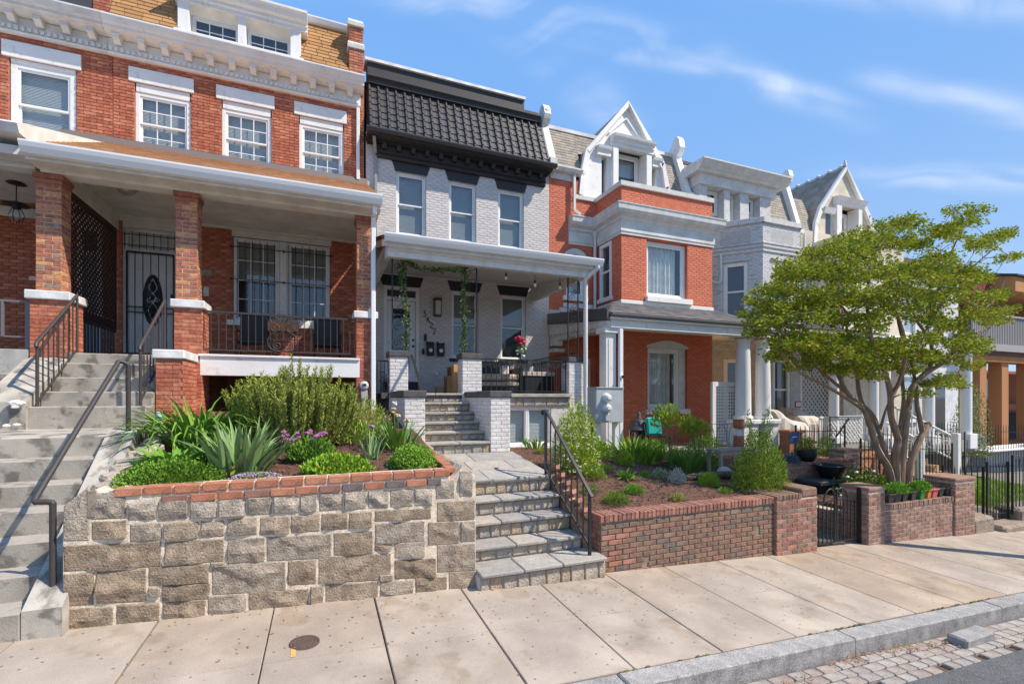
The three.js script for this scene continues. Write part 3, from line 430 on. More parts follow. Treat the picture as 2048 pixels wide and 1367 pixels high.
  // party-wall pier at the right
  const pier = brickBox(h, 'parapet_pier', mortarRed, .60, .93, 9.7, 10.42, -12.35, -12.0, { mats: brickRed, seed: 31 }, 'fl');
  const pier2 = brickBox(h, 'parapet_pier', mortarRed, .60, .92, 10.63, 11.0, -12.45, -12.08, { mats: brickRed, seed: 32 }, 'fl');
  mk('pier_cap', merge([bg(.56, .95, 10.42, 10.53, -12.6, -11.96), prismX([[-12.6, 10.53], [-11.97, 10.53], [-12.08, 10.64], [-12.6, 10.64]], .575, .94)]), M.lime, h); mk('pier_cap', merge([bg(.56, .94, 11.0, 11.1, -12.6, -12.02), prismX([[-12.6, 11.1], [-12.03, 11.1], [-12.16, 11.24], [-12.6, 11.24]], .58, .925)]), M.lime, h);
  B(h, 'pier_wall', brickRed[1], .64, .9, 9.7, 11.1, -14.2, -12.62);
  // downspout on the facade
  mk('downspout', merge([bg(.77, .85, 7.35, 9.1, zf + .02, zf + .09, .012)]), M.white, h);
  // ---- porch ----
  const tan = tones([[.58, .345, .19], [.52, .31, .165], [.62, .38, .22], [.55, .315, .16]], { map: 'granite', rep: 4, rough: .95 });
  const e0 = V(-4.05, 5.76, -9.06), e1 = V(1.02, 5.76, -9.06), t0 = V(-4.88, 7.30, zf + .01), t1 = V(1.02, 7.30, zf + .01);
  mk('porch_roof', triGeo([e0, e1, t1, e0, t1, t0].map(v => v.clone().add(V(0, -.02, 0)))), tan[1], h);
  courses(h, 'porch_shingles', e0, e1, t0, t1, 19, .16, .009, tan, 41);
  mk('ridge_flashing', prismX([[zf + .03, 7.27], [zf + .12, 7.235], [zf + .03, 7.42]], -4.86, 1.03), mat([.16, .13, .12], { rough: .5 }), h);
  mk('gutter', prismX([[-9.12, 5.60], [-9.02, 5.60], [-8.975, 5.68], [-8.955, 5.74], [-8.955, 5.765], [-8.98, 5.765], [-9.0, 5.68], [-9.1, 5.63], [-9.1, 5.77], [-9.12, 5.77]], -4.06, 1.03), M.vinyl, h);
  mk('fascia', merge([prismX([[-9.13, 5.55], [-9.13, 5.75], [-9.7, 5.75], [-9.7, 5.60], [-9.46, 5.60], [-9.46, 5.55]], -4.05, 1.02), bg(-4.02, 1.0, 5.51, 5.60, -9.72, -9.44)]), M.cream, h);
  { const bd = []; for (let z = -12.18; z < -9.75; z += .085) bd.push(bg(-3.98, .95, 5.86, 5.885, z, z + .08, .004)); mk('ceiling', merge(bd), M.cream, h); B(h, 'ceiling_backing', M.cream, -4.0, .97, 5.89, 5.93, -12.19, -9.5, .001); }
  mk('ceiling_trim', merge([bg(-3.98, .95, 5.76, 5.858, -9.80, -9.73), bg(-3.98, -3.90, 5.76, 5.858, -12.18, -9.80), bg(.86, .95, 5.70, 5.858, -12.18, -9.80), bg(-4.05, -3.92, 5.52, 5.76, -12.18, -9.81), bg(-3.97, .94, 5.80, 5.858, zf, zf + .05)]), M.cream, h);
  mk('entry_frieze', merge([bg(-3.86, -2.88, 5.60, 5.86, zf - .05, zf + .012), bg(-3.97, -3.86, 5.73, 5.86, zf - .05, zf + .013), bg(-1.88, .2, 5.66, 5.80, zf - .05, zf + .012), bg(-2.0, .32, 5.80, 5.86, zf - .05, zf + .013)]), M.cream, h);
  B(h, 'porch_floor', M.stepconc, -4.0, .95, 2.60, 2.74, zf, -9.5); mk('porch_floor_edge', merge([bg(-1.93, .66, 2.42, 2.75, -9.50, -9.44, .006), bg(-1.95, .66, 2.745, 2.785, -9.55, -9.41, .006)]), M.white, h);
  // under the porch: open crawl space with brick back wall and a wire guard
  B(h, 'crawl_back', brickRed[1], -1.95, .66, 1.2, 2.6, -12.1, -11.9);
  // square brick pillars on limestone-capped pedestals
  const pil = (x0, x1, seed, pl, pr) => {
    const p = brickBox(h, 'pillar', mortarTan, x0, x1, 3.68, 5.36, -9.8, -9.5, { mats: brickMix, seed, L: .198, weights: [.3, .22, .26, .14, .08], proud: .006 }, 'frl');
    mk('pillar_corbel', merge([bg(x0 - .016, x1 + .016, 5.36, 5.425, -9.816, -9.484), bg(x0 - .034, x1 + .034, 5.43, 5.505, -9.834, -9.466)]), brickMix[2], p).position.sub(p.position);
    brickBox(h, 'pedestal', mat([.33, .15, .09], { map: 'granite', rep: 3 }), pl, pr, 1.6, 3.548, -9.96, -9.45, { mats: brickRed, seed: seed + 5, j: .006, proud: .006 }, 'frl');
    B(h, 'pedestal_cap', M.marble, pl - .05, pr + .05, 3.55, 3.682, -10.0, -9.395, .012);
  };
  pil(-4.09, -3.785, 51, -4.14, -3.69); pil(-2.285, -1.975, 52, -2.295, -1.90); pil(.615, .92, 53, .60, .945);
  const sp = brickBox(h, 'stair_pier', mortarRed, -2.32, -1.98, 1.3, 2.63, -9.445, -8.6, { mats: brickRed, seed: 58, j: .008 }, 'fr'); B(h, 'stair_pier_cap', M.marble, -2.36, -1.95, 2.632, 2.765, -9.447, -8.555, .012);
  mk('downspout', merge([bg(.86, .945, .9, 5.30, -9.42, -9.35, .012), bar(V(.90, 5.28, -9.385), V(.90, 5.45, -9.3), .08, .07), bg(.865, .94, 5.44, 5.6, -9.32, -9.1, .01)]), M.vinyl, h);
  // wood trellis screen at the left end of the porch (x about -3.95)
  const scr = mk('trellis_frame', merge([bg(-3.97, -3.93, 5.42, 5.55, -12.1, -9.82), bg(-3.97, -3.93, 3.45, 3.58, -12.1, -9.82), bg(-3.97, -3.93, 3.58, 5.42, -9.92, -9.82), bg(-3.97, -3.93, 3.58, 5.42, -12.1, -12.0)]), mat([.045, .02, .014], { rough: .7 }), h);
  { const lm = mat([.05, .024, .017], { rough: .8 }); const bars = []; const z0 = -11.98, z1 = -9.94, y0 = 3.58, y1 = 5.42; for (let s = -2; s < 2.2; s += .12) for (const dgn of [1, -1]) { // diagonal laths clipped to the frame
      let za = z0, ya = dgn > 0 ? y0 + s : y1 - s, zb = z1, yb = ya + dgn * (z1 - z0) * .9; const sl = dgn * .9; const cl = (z, y) => { if (y < y0) return [z + (y0 - y) / sl, y0]; if (y > y1) return [z + (y1 - y) / sl, y1]; return [z, y]; }; const A = cl(za, ya), C = cl(zb, yb); if (A[0] >= C[0] || A[0] > z1 || C[0] < z0) continue; bars.push(bar(V(-3.95 + dgn * .006, A[1], A[0]), V(-3.95 + dgn * .006, C[1], C[0]), .012, .034)); } mk('lattice', merge(bars), lm, scr); }
  { const bl = []; for (let z = -12.0; z < -9.85; z += .14) bl.push(bg(-3.965, -3.935, 2.76, 3.40, z, z + .03)); mk('side_balusters', merge(bl.concat([bg(-3.97, -3.93, 3.38, 3.44, -12.1, -9.82)])), M.iron, h); }
  // front door behind an iron security door
  B(h, 'door_sill', M.capgrey, -3.80, -2.92, 2.745, 2.96, zf - .1, zf + .30, .01);
  const fr = mk('door_frame', merge([bg(-3.86, -3.78, 2.96, 5.60, zf - .16, zf - .01), bg(-2.98, -2.90, 2.96, 5.60, zf - .16, zf - .01), bg(-3.78, -2.98, 5.52, 5.60, zf - .16, zf - .012), bg(-3.78, -2.98, 5.10, 5.20, zf - .16, zf - .012)]), M.oldwhite, h);
  mk('transom_pane', bg(-3.78, -2.98, 5.20, 5.52, zf - .12, zf - .11, 0), M.curtain, fr);
  const door = B(h, 'door', M.white, -3.775, -2.985, 2.965, 5.095, zf - .13, zf - .08, .004); const dm = m => mk('door_panel', m, M.white, door).position.sub(door.position);
  const dx = -3.36, dyc = 4.12; const oval = (rx, ry, n = 40) => { const p = []; for (let i = 0; i < n; i++) p.push([dx + Math.cos(i / n * 6.2832) * rx, dyc + Math.sin(i / n * 6.2832) * ry]); return p; };
  const og = mk('oval_glass', prismZ(oval(.145, .50), zf - .09, zf - .072), M.glassdark, door); og.position.sub(door.position);
  const of = mk('oval_frame', prismZ(oval(.175, .55), zf - .085, zf - .066, [oval(.145, .50).reverse()]), M.black, door); of.position.sub(door.position);
  { const lead = []; for (const s of [-1, 1]) { lead.push(pipe([V(dx, dyc - .45, zf - .066), V(dx + s * .08, dyc - .2, zf - .066), V(dx - s * .05, dyc + .05, zf - .066), V(dx + s * .07, dyc + .25, zf - .066), V(dx, dyc + .46, zf - .066)], .006, 5, 30)); lead.push(new THREE.TubeGeometry(new THREE.CatmullRomCurve3(spiral(V(dx + s * .06, dyc, zf - .066), .06, 1.4, s, PX, V(0, 1, 0))), 30, .005, 4).toNonIndexed()); } const l = mk('leaded_came', merge(lead), M.vinyl, door); l.position.sub(door.position); }
  dm(merge([bg(-3.68, -3.05, 3.08, 3.45, zf - .082, zf - .07, .006), bg(-3.64, -3.09, 3.12, 3.41, zf - .072, zf - .064, .006)]));
  mk('lock_plate', bg(-3.04, -2.995, 4.05, 4.27, zf - .08, zf - .05), M.black, door).position.sub(door.position);
  const sd = mk('security_door', merge([bar(V(-3.79, 2.97, zf + .0), V(-3.79, 5.10, zf), .03), bar(V(-2.97, 2.97, zf), V(-2.97, 5.10, zf), .03), bar(V(-3.79, 5.10, zf), V(-2.97, 5.10, zf), .03), bar(V(-3.79, 2.975, zf), V(-2.97, 2.975, zf), .03), bar(V(-3.79, 3.95, zf), V(-2.97, 3.95, zf), .02), bar(V(-3.79, 3.84, zf), V(-2.97, 3.84, zf), .02)]), M.iron, h);
  for (let i = 1; i < 6; i++) mk('security_bar', bar(V(-3.79 + i * .137, 2.98, zf), V(-3.79 + i * .137, 5.10, zf), .014), M.iron, sd);
  { const g = mk('transom_grille', merge([bar(V(-3.86, 5.24, zf + .02), V(-2.9, 5.24, zf + .02), .014), bar(V(-3.86, 5.46, zf + .02), V(-2.9, 5.46, zf + .02), .014)]), M.iron, h); for (let i = 0; i < 8; i++) mk('security_bar', bar(V(-3.82 + i * .125, 5.16, zf + .02), V(-3.82 + i * .125, 5.52, zf + .02), .011), M.iron, g); }
  // pair of barred porch windows
  for (const [a, b] of [[-1.85, -.92], [-.76, .17]]) win(h, a, b, 3.78, 5.655, zf - .03, { lights: [3, 2], blind: .48, fw: .05, d: .12, bm: mat([.42, .40, .36]) }); 
  B(h, 'mullion', M.white, -.915, -.765, 3.78, 5.655, zf - .15, zf - .01); B(h, 'porch_window_sill', M.white, -1.97, .27, 3.66, 3.778, zf - .1, zf + .09);
  { const g = mk('window_guard', merge([3.92, 4.70, 5.42].map(y => bar(V(-1.90, y, zf + .05), V(.20, y, zf + .05), .016))), M.iron, h); for (let i = 0; i < 13; i++) { const x = -1.76 + i * .148; if (x > -.93 && x < -.77) continue; mk('security_bar', bar(V(x, 3.82, zf + .05), V(x, 5.58, zf + .05), .012), M.iron, g); } for (const y of [3.92, 4.70, 5.42]) for (const x of [-1.89, -.83, .19]) mk('guard_bolt', rod(V(x, y, zf - .02), V(x, y, zf + .07), .022, 8), M.iron, g); }
  // house number plaque and letter slot
  B(h, 'number_plaque', mat([.35, .29, .24], { map: 'granite', rep: 5 }), -2.52, -2.26, 4.72, 4.86, zf + .002, zf + .02); B(h, 'door_bell_plate', M.lime, -2.42, -2.32, 4.27, 4.48, zf + .002, zf + .02);
  { const l = mk('ceiling_light', lathe([[0, -.11], [.05, -.105], [.11, -.07], [.14, -.02], [.15, 0], [.165, .0], [.165, .02], [0, .02]], 20), mat([.45, .42, .36], { rough: .3, metal: .3 }), h); l.position.set(-3.3, 5.83, -10.6); l.scale.setScalar(1.05); }
}
// ornamental porch railing with urn panel
{
  const r = thing('porch_railing', 'brown iron porch railing with scrolled urn panel and twisted balusters', 'railing', [0, 2.785, -9.52]);
  railing(r, V(-1.89, 0, 0), V(.60, 0, 0), { m: M.ironbrown, h: .74, lo: .085, n: 22, t: .013 });
  const X = x => V(x, 0, .012); const c = -.66; const tb = (p, rr = .009) => new THREE.TubeGeometry(new THREE.CatmullRomCurve3(p), 40, rr, 5).toNonIndexed();
  const urn = [[-.12, .58], [-.06, .52], [-.07, .47], [-.2, .38], [-.25, .26], [-.2, .14], [0, .09], [.2, .14], [.25, .26], [.2, .38], [.07, .47], [.06, .52], [.12, .58]].map(([x, y]) => V(c + x, y, .014));
  mk('urn_panel', merge([tb(urn), tb(spiral(V(c - .09, .20, .014), .085, 1.6, 1, PX, V(0, 1, 0), 1.57)), tb(spiral(V(c + .09, .20, .014), .085, 1.6, -1, PX, V(0, 1, 0), 1.57)), bar(V(c - .26, .30, .014), V(c + .26, .30, .014), .012), tb(spiral(V(c - .15, .5, .014), .06, 1.3, -1, PX, V(0, 1, 0))), tb(spiral(V(c + .15, .5, .014), .06, 1.3, 1, PX, V(0, 1, 0), 3.14)), bar(V(c, .3, .014), V(c, .6, .014), .01)]), M.ironbrown, r);
}
{ // porch chairs and pots behind the railing
  for (const [x, lab] of [[-1.3, 'black mesh porch chair beside the pillar behind the railing'], [.1, 'black mesh porch chair under the right barred window']]) { const c = thing('porch_chair', lab, 'chair', [x, 2.745, -10.9], 'black chairs on the brick porch'); B(c, 'backrest', M.black, -.27, .27, .42, 1.0, -.28, -.25, .01); B(c, 'top_rail', M.iron, -.29, .29, .98, 1.02, -.29, -.24, .01); B(c, 'seat', M.black, -.27, .27, .38, .43, -.26, .26, .01); for (const a of [-.26, .26]) { for (const b of [-.25, .25]) mk('leg', rod(V(a, 0, b), V(a, .4, b), .014), M.iron, c); mk('armrest', pipe([V(a, .42, .24), V(a, .62, .2), V(a, .64, -.24)], .014, 6, 16), M.iron, c); } }
  const p = thing('window_planter', 'terracotta trough of dried plants on the porch behind the urn panel', 'planter', [-.72, 2.745, -10.6]); mk('stand', merge([bar(V(-.2, 0, 0), V(-.2, .62, 0), .02), bar(V(.2, 0, 0), V(.2, .62, 0), .02), bar(V(-.25, .62, 0), V(.25, .62, 0), .02)]), M.iron, p); mk('trough', prismX([[-.09, .63], [.09, .63], [.12, .80], [-.12, .80]], -.28, .28), mat([.36, .15, .075], { map: 'granite', rep: 4 }), p); const R = rng(6), tw = []; for (let i = 0; i < 60; i++) { const x = (R() - .5) * .5; tw.push(rod(V(x, .78, (R() - .5) * .12), V(x + (R() - .5) * .35, .86 + R() * .18, (R() - .5) * .3), .004, 4, .002)); } mk('dry_stems', merge(tw), mat([.33, .22, .10]), p);
}
// iron rails of the porch stair
for (const [x, lab] of [[-3.56, 'brown iron stair rail on the trellis side of the porch steps'], [-2.42, 'brown iron stair rail against the capped brick stair pier']]) {
  const r = thing('stair_rail', lab, 'handrail', [x, 0, 0], 'rails of the brick porch steps'); const lo = V(0, 1.92, -8.3), hi = V(0, 2.74, -9.42); const up = (p, y) => p.clone().add(V(0, y, 0));
  mk('post', rod(lo, up(lo, .82), .021, 8), M.ironbrown, r); mk('post', rod(hi, up(hi, .86), .018, 8), M.ironbrown, r); mk('handrail', pipe([up(lo, .82).add(V(0, -.02, .03)), up(lo, .86).add(V(0, 0, .01)), up(lo.clone().lerp(hi, .5), .88), up(hi, .90)], .024, 8, 30, .2), M.ironbrown, r); mk('lower_rail', bar(up(lo, .06), up(hi, .06), .018), M.ironbrown, r);
  for (let i = 1; i < 8; i++) { const p = lo.clone().lerp(hi, i / 8); mk('baluster', bar(up(p, .06), up(p, .86), .014), M.ironbrown, r); }
}
// round electricity meter on the corner pillar
{ const m = thing('electric_meter', 'round grey electricity meter on the corner brick pedestal beside the downspout', 'meter', [.74, 2.27, -9.42]); const g = lathe([[0, .07], [.075, .06], [.085, .02], [.09, -.02], [0, -.02]], 22); g.rotateX(Math.PI / 2); mk('meter_body', g, mat([.55, .55, .54], { rough: .35 }), m); B(m, 'display', M.black, -.035, .035, -.01, .035, .055, .074); B(m, 'socket_box', mat([.42, .42, .42]), -.06, .06, -.26, -.09, -.02, .04); mk('conduit', rod(V(0, -.9, .01), V(0, -.26, .01), .018), mat([.5, .5, .5]), m); mk('wire', pipe([V(-.02, -.3, .03), V(-.08, -.6, .05), V(-.12, -.95, .06)], .012, 5, 20), M.vinyl, m); }
// ---------- neighbour's brick house at the left edge ----------
{
  const h = thing('brick_end_house', 'partly seen brick house with grey-white porch eaves and a hanging lantern beside the trellis', 'house');
  const zf = -12.2, xl = -9.2, xr = -4.03; const holes = [[-5.66, -4.62, 7.2, 8.66], [-4.62, -4.2, 2.75, 5.55]];
  const w = wallZ(h, 'facade_wall', mortarRed, rect(xl, xr, 1.2, 9.75), zf - .006, .3, holes); bricks(w, V(xl, 7.0, zf), PX, PZ, xr - xl, 2.16, holes.concat([[-5.76, -4.54, 8.67, 8.98]]).map(q => [q[0] - xl, q[1] - xl, q[2] - 7.0, q[3] - 7.0]), { mats: brickRed, seed: 61 });
  const w2 = mk('porch_wall', bg(xl, xl + .02, 2.8, 2.9, -12.4, -12.35), mortarRed, h); bricks(w2, V(-6.6, 2.72, zf), PX, PZ, 2.57, 2.9, [[6.6 - 4.62, 6.6 - 4.2, 0, 2.83]], { mats: brickRed, seed: 62, maxParts: 60 });
  mk('side_wall', merge([bg(xl, xl + .25, 1, 9.7, -18, zf - .32), bg(xl + .25, xr, 1, 9.7, -18, -17.8)]), M.interior, h);
  B(h, 'lintel', M.white, -5.76, -4.54, 8.67, 8.98, zf - .06, zf + .028); B(h, 'head_board', M.white, -5.64, -4.64, 8.60, 8.668, zf - .08, zf - .015); win(h, -5.645, -4.635, 7.2, 8.6, zf - .03, { blind: 1, fw: .1, split: .42 });
  mk('cornice', merge([prismX([[zf, 9.44], [-11.93, 9.44], [-11.90, 9.48], [-11.83, 9.48], [-11.83, 9.53], [-11.79, 9.56], [-11.76, 9.62], [-11.74, 9.66], [-11.74, 9.69], [zf, 9.75]], xl, -4.085), prismX([[zf, 9.10], [-12.12, 9.10], [-12.10, 9.14], [-12.13, 9.17], [-12.13, 9.43], [zf, 9.43]], xl, -4.085)]), M.oldwhite, h); const den = []; for (let x = -7.4; x < -4.12; x += .0985) den.push(bg(x, x + .052, 9.178, 9.245, -12.128, -12.085, .002)); mk('dentil_band', merge(den), M.oldwhite, h);
  for (let k = 12; k < 19; k++) { const x = .62 - k * .411; mk('bracket', prismX([[-12.128, 9.30], [-12.05, 9.29], [-11.98, 9.34], [-11.93, 9.355], [-11.93, 9.437], [-12.128, 9.437]], x - .06, x + .06), M.oldwhite, h); }
  mk('mansard', prismX([[-11.95, 9.74], [-12.6, 11.2], [-18, 11.3], [-18, 9.74]], xl, -4.33), M.charcoal, h); brickBox(h, 'parapet_pier', mortarRed, -4.32, -4.03, 9.75, 11.2, -12.5, -12.1, { mats: brickRed, seed: 65 }, 'fr');
  // porch: old wooden eaves
  mk('porch_eaves', merge([prismX([[-9.0, 5.86], [-8.94, 5.97], [-8.97, 6.0], [-12.2, 7.28], [-12.2, 6.2], [-9.2, 5.75], [-9.2, 5.62], [-9.48, 5.62], [-9.48, 5.86]], -9.2, -4.06)]), M.oldwhite, h);
  { const bd = []; for (let z = -12.18; z < -9.5; z += .085) bd.push(bg(-7.6, -4.06, 5.86, 5.885, z, z + .08, .004)); mk('ceiling', merge(bd), M.oldwhite, h); B(h, 'beam', M.oldwhite, -9.2, -4.1, 5.55, 5.86, -9.74, -9.5); B(h, 'wall_trim', M.oldwhite, -7.6, -4.03, 5.56, 5.75, zf, zf + .04); }
  B(h, 'porch_floor', M.stepconc, -7.6, -4.02, 2.55, 2.77, zf, -9.5);
  const fr = mk('door_frame', merge([bg(-4.62, -4.53, 2.8, 5.55, zf - .14, zf), bg(-4.29, -4.2, 2.8, 5.55, zf - .14, zf), bg(-4.53, -4.29, 5.45, 5.55, zf - .14, zf - .002), bg(-4.53, -4.29, 4.95, 5.04, zf - .14, zf - .002)]), M.oldwhite, h); mk('door', bg(-4.53, -4.29, 2.8, 4.95, zf - .13, zf - .08), mat([.30, .31, .33]), fr); B(h, 'transom_pane', M.glassdark, -4.53, -4.29, 5.04, 5.45, zf - .11, zf - .1, 0);
  B(h, 'number_plaque', M.lime, -5.35, -5.12, 4.35, 4.43, zf + .002, zf + .02); B(h, 'porch_edge', mat([.40, .40, .39], { map: 'concrete' }), -7.6, -4.16, 2.3, 2.775, -9.52, -9.46);
}
{ const r = thing('porch_railing', 'plain grey iron railing of the end porch beside the left brick pillar', 'railing', [0, 2.775, -9.55]); railing(r, V(-6.6, 0, 0), V(-4.2, 0, 0), { m: mat([.16, .155, .16], { rough: .5 }), h: .74, lo: .2, n: 8, t: .03, posts: true }); }
{ const l = thing('hanging_lantern', 'black hanging porch lantern with wide disc shade and glass globe', 'lantern', [-4.32, 0, -9.95]); const p = onZ(32, 362, 9.95); l.position.set(p.x, p.y - .02, -9.95); mk('canopy', lathe([[0, .0], [.10, .0], [.125, -.02], [.06, -.03], [0, -.03]].reverse(), 18), M.black, l); mk('stem', rod(V(0, -.33, 0), V(0, 0, 0), .009), M.black, l); mk('shade', lathe([[.03, -.30], [.10, -.33], [.165, -.355], [.165, -.362], [.06, -.36], [.05, -.42], [0, -.42]].reverse(), 22), M.black, l); mk('globe', lathe([[.05, -.42], [.085, -.5], [.09, -.56], [.06, -.63], [.0, -.66]], 16), M.glass, l); mk('cage', merge([0, 1, 2, 3].map(i => { const a = i * 1.57, q = r => V(Math.cos(a) * r, 0, Math.sin(a) * r); return pipe([q(.055).setY(-.42), q(.095).setY(-.52), q(.065).setY(-.64)], .006, 4, 12); })), M.black, l); }
// ---------- grey painted house with black tiled mansard ----------
const paintGrey = tones([[.60, .56, .53], [.575, .535, .505], [.62, .58, .55]], { map: 'blotch', rep: 3, rough: .8, bump: 'rough', brep: 9, bs: .003 });
const mortarGrey = mat([.585, .545, .515], { map: 'blotch', rep: 2 });
const blackPaint = mat([.030, .029, .032], { rough: .6, map: 'blotch', rep: 1.5, bump: 'rough', brep: 5, bs: .002 });
const flagM = tones([[.34, .315, .28], [.375, .345, .305], [.31, .29, .265], [.39, .35, .295]], { map: 'blotch', rep: 2.4, bump: 'rough', brep: 4, bs: .008, rough: .9 });
const ashM = tones([[.39, .32, .235], [.36, .31, .255], [.42, .355, .275], [.31, .28, .25], [.37, .285, .195]], { map: 'granite', rep: 2.4, bump: 'rough', brep: 5, bs: .012 });
{
  const h = thing('grey_house', 'grey painted brick row house with black tiled mansard roof and black trapezoid lintels', 'house');
  const zf = -12.2, xl = 1.0, xr = 6.02;
  const up = [[1.73, 2.49], [3.09, 3.84], [4.47, 5.23]], low = [[3.16, 3.90], [4.54, 5.29]];
  const holes = [...up.map(([a, b]) => [a, b, 6.17, 7.75]), ...low.map(([a, b]) => [a, b, 3.08, 4.86]), [1.42, 2.31, 2.3, 4.89]];
  const wall = wallZ(h, 'facade_wall', mortarGrey, rect(xl, xr, .8, 8.6), zf - .004, .3, holes);
  const trap = (a, b, y0, y1) => [[a, y0], [b, y0], [b + .095, y1], [a - .095, y1]];
  const uh = up.map(([a, b]) => [a - .04, b + .04, 7.75, 8.03]), lh = [...low, [1.42, 2.31]].map(([a, b]) => [a - .05, b + .05, 4.87, 5.12]);
  bricks(wall, V(xl, 5.0, zf), PX, PZ, xr - xl, 3.05, holes.concat(uh, lh).map(q => [q[0] - xl, q[1] - xl, q[2] - 5, q[3] - 5]), { mats: paintGrey, seed: 71, proud: .001, maxParts: 150, j: .007 });
  const pw = mk('porch_wall', bg(xl, xl + .02, 2.2, 2.3, -12.45, -12.42), mortarGrey, h); bricks(pw, V(xl, 2.24, zf), PX, PZ, xr - xl, 2.75, holes.concat(lh).map(q => [q[0] - xl, q[1] - xl, q[2] - 2.24, q[3] - 2.24]), { mats: paintGrey, seed: 72, proud: .001, maxParts: 150, j: .007 });
  mk('side_wall', merge([bg(xl, xl + .25, 0, 8.5, -18, zf - .31), bg(xr - .25, xr, 0, 8.5, -18, zf - .31), bg(xl + .25, xr - .25, 0, 8.5, -18, -17.8), bg(xl + .25, xr - .25, 5.5, 5.6, -17.8, zf - .31)]), M.interior, h);
  up.forEach(([a, b]) => { mk('lintel', prismZ(trap(a - .02, b + .02, 7.752, 8.03), zf - .05, zf + .008), blackPaint, h); win(h, a, b, 6.17, 7.75, zf - .05, { fw: .05, sw: .035, blind: 1, d: .1, bm: mat([.40, .41, .41]) }); });
  low.forEach(([a, b]) => { mk('lintel', prismZ(trap(a - .02, b + .02, 4.862, 5.12), zf - .05, zf + .008), blackPaint, h); win(h, a, b, 3.08, 4.86, zf - .05, { fw: .05, sw: .035, blind: .45, d: .1, sill: true, sillM: blackPaint, sillH: .09, bm: mat([.30, .29, .27]) }); });
  mk('lintel', prismZ(trap(1.40, 2.33, 4.862, 5.12), zf - .05, zf + .008), blackPaint, h);
  // door with transom
  { const f = mk('door_frame', merge([bg(1.42, 1.51, 2.44, 4.86, zf - .16, zf - .01), bg(2.23, 2.31, 2.44, 4.86, zf - .16, zf - .01), bg(1.51, 2.23, 4.77, 4.86, zf - .16, zf - .012), bg(1.51, 2.23, 4.50, 4.59, zf - .16, zf - .012)]), M.white, h); mk('transom_pane', bg(1.51, 2.23, 4.59, 4.77, zf - .12, zf - .11, 0), M.glassdark, f);
    const d = B(h, 'door', M.white, 1.515, 2.225, 2.56, 4.495, zf - .14, zf - .09, .004); const q = (n, g, m) => mk(n, g, m, d).position.sub(d.position); q('door_glass', bg(1.66, 2.08, 2.78, 4.30, zf - .1, zf - .078, .002), M.glassdark); q('door_knob', (() => { const g = new THREE.SphereGeometry(.032, 10, 8); g.translate(2.17, 3.36, zf - .055); return g; })(), M.black); q('deadbolt', (() => { const g = new THREE.SphereGeometry(.03, 10, 8); g.scale(1, 1, .6); g.translate(2.17, 3.52, zf - .075); return g; })(), M.black);
    B(h, 'door_threshold', M.white, 1.48, 2.27, 2.44, 2.555, zf - .1, zf + .22); B(h, 'door_step', blackPaint, 1.46, 2.30, 2.24, 2.437, zf - .02, zf + .30); }
  // cornice
  mk('cornice', merge([prismX([[zf, 8.36], [-11.98, 8.36], [-11.94, 8.39], [-11.88, 8.39], [-11.84, 8.44], [zf, 8.52]], 1.0, 5.98), prismX([[zf, 8.0], [-12.13, 8.0], [-12.09, 8.05], [-12.12, 8.09], [-12.06, 8.13], [-12.11, 8.16], [-12.11, 8.355], [zf, 8.355]], 1.22, 5.86)]), blackPaint, h);
  for (let k = 0; k < 13; k++) { const x = 1.42 + k * .355; mk('bracket', prismX([[-12.108, 8.19], [-12.03, 8.19], [-11.97, 8.25], [-11.97, 8.357], [-12.108, 8.357]], x - .05, x + .05), blackPaint, h); }
  mk('gutter', prismX([[-11.83, 8.40], [-11.73, 8.40], [-11.70, 8.47], [-11.70, 8.50], [-11.72, 8.50], [-11.75, 8.43], [-11.81, 8.43], [-11.81, 8.52], [-11.83, 8.52]], .98, 6.04), mat([.05, .045, .045], { rough: .35 }), h);
  mk('downspout', merge([bg(1.19, 1.26, 5.9, 8.05, zf + .02, zf + .08, .01), bar(V(1.22, 8.04, zf + .05), V(1.16, 8.36, -11.88), .07, .06)]), mat([.30, .295, .29], { rough: .4 }), h);
  // roof
  const z0 = -11.93, z1 = -12.52, yb = 8.50, yt = 9.96; mk('mansard', prismX([[z0 - .03, yb], [z1 - .03, yt], [-13.3, yt], [-13.3, yb - .2], [z0 - .03, yb - .2]], 1.02, 5.92), M.dark, h);
  { // interlocking tiles: pan and roll, one mesh each
    const cols = 22, rows = 7, W = (5.90 - 1.06) / cols, sl = V(0, yt - yb, z1 - z0), Ls = sl.length() / rows, g = []; const prof = []; for (let i = 0; i <= 5; i++) { const a = Math.PI * i / 5; prof.push([W * .17 - Math.cos(a) * W * .17, Math.sin(a) * .055]); } prof.push([W * .36, .006], [W * .7, .004], [W * 1.0, .012]);
    const t = []; const th = .016; for (let i = 0; i < prof.length - 1; i++) { const [x0, y0] = prof[i], [x1, y1] = prof[i + 1]; const a = V(x0, 0, y0 + th), b = V(x1, 0, y1 + th), c = V(x1, Ls * 1.08, y1 - .004), d = V(x0, Ls * 1.08, y0 - .004), a2 = V(x0, 0, y0 - .01), b2 = V(x1, 0, y1 - .01); t.push(a, b, c, a, c, d, a2, b2, b, a2, b, a); }
    const tg = triGeo(t), TM = tones([[.050, .046, .048], [.044, .041, .043], [.056, .051, .052]], { map: 'blotch', rep: 3, rough: .55 }); const ang = -Math.atan2(-(z1 - z0), yt - yb), R = rng(14);
    for (let c = 0; c < cols; c++) for (let r = 0; r < rows; r++) { const m = mk('roof_tile', tg, TM[Math.floor(R() * 3)], h); m.position.set(1.06 + c * W, lerp(yb, yt, r / rows), lerp(z0, z1, r / rows) + .01); m.rotation.x = ang + (R() - .5) * .012; } }
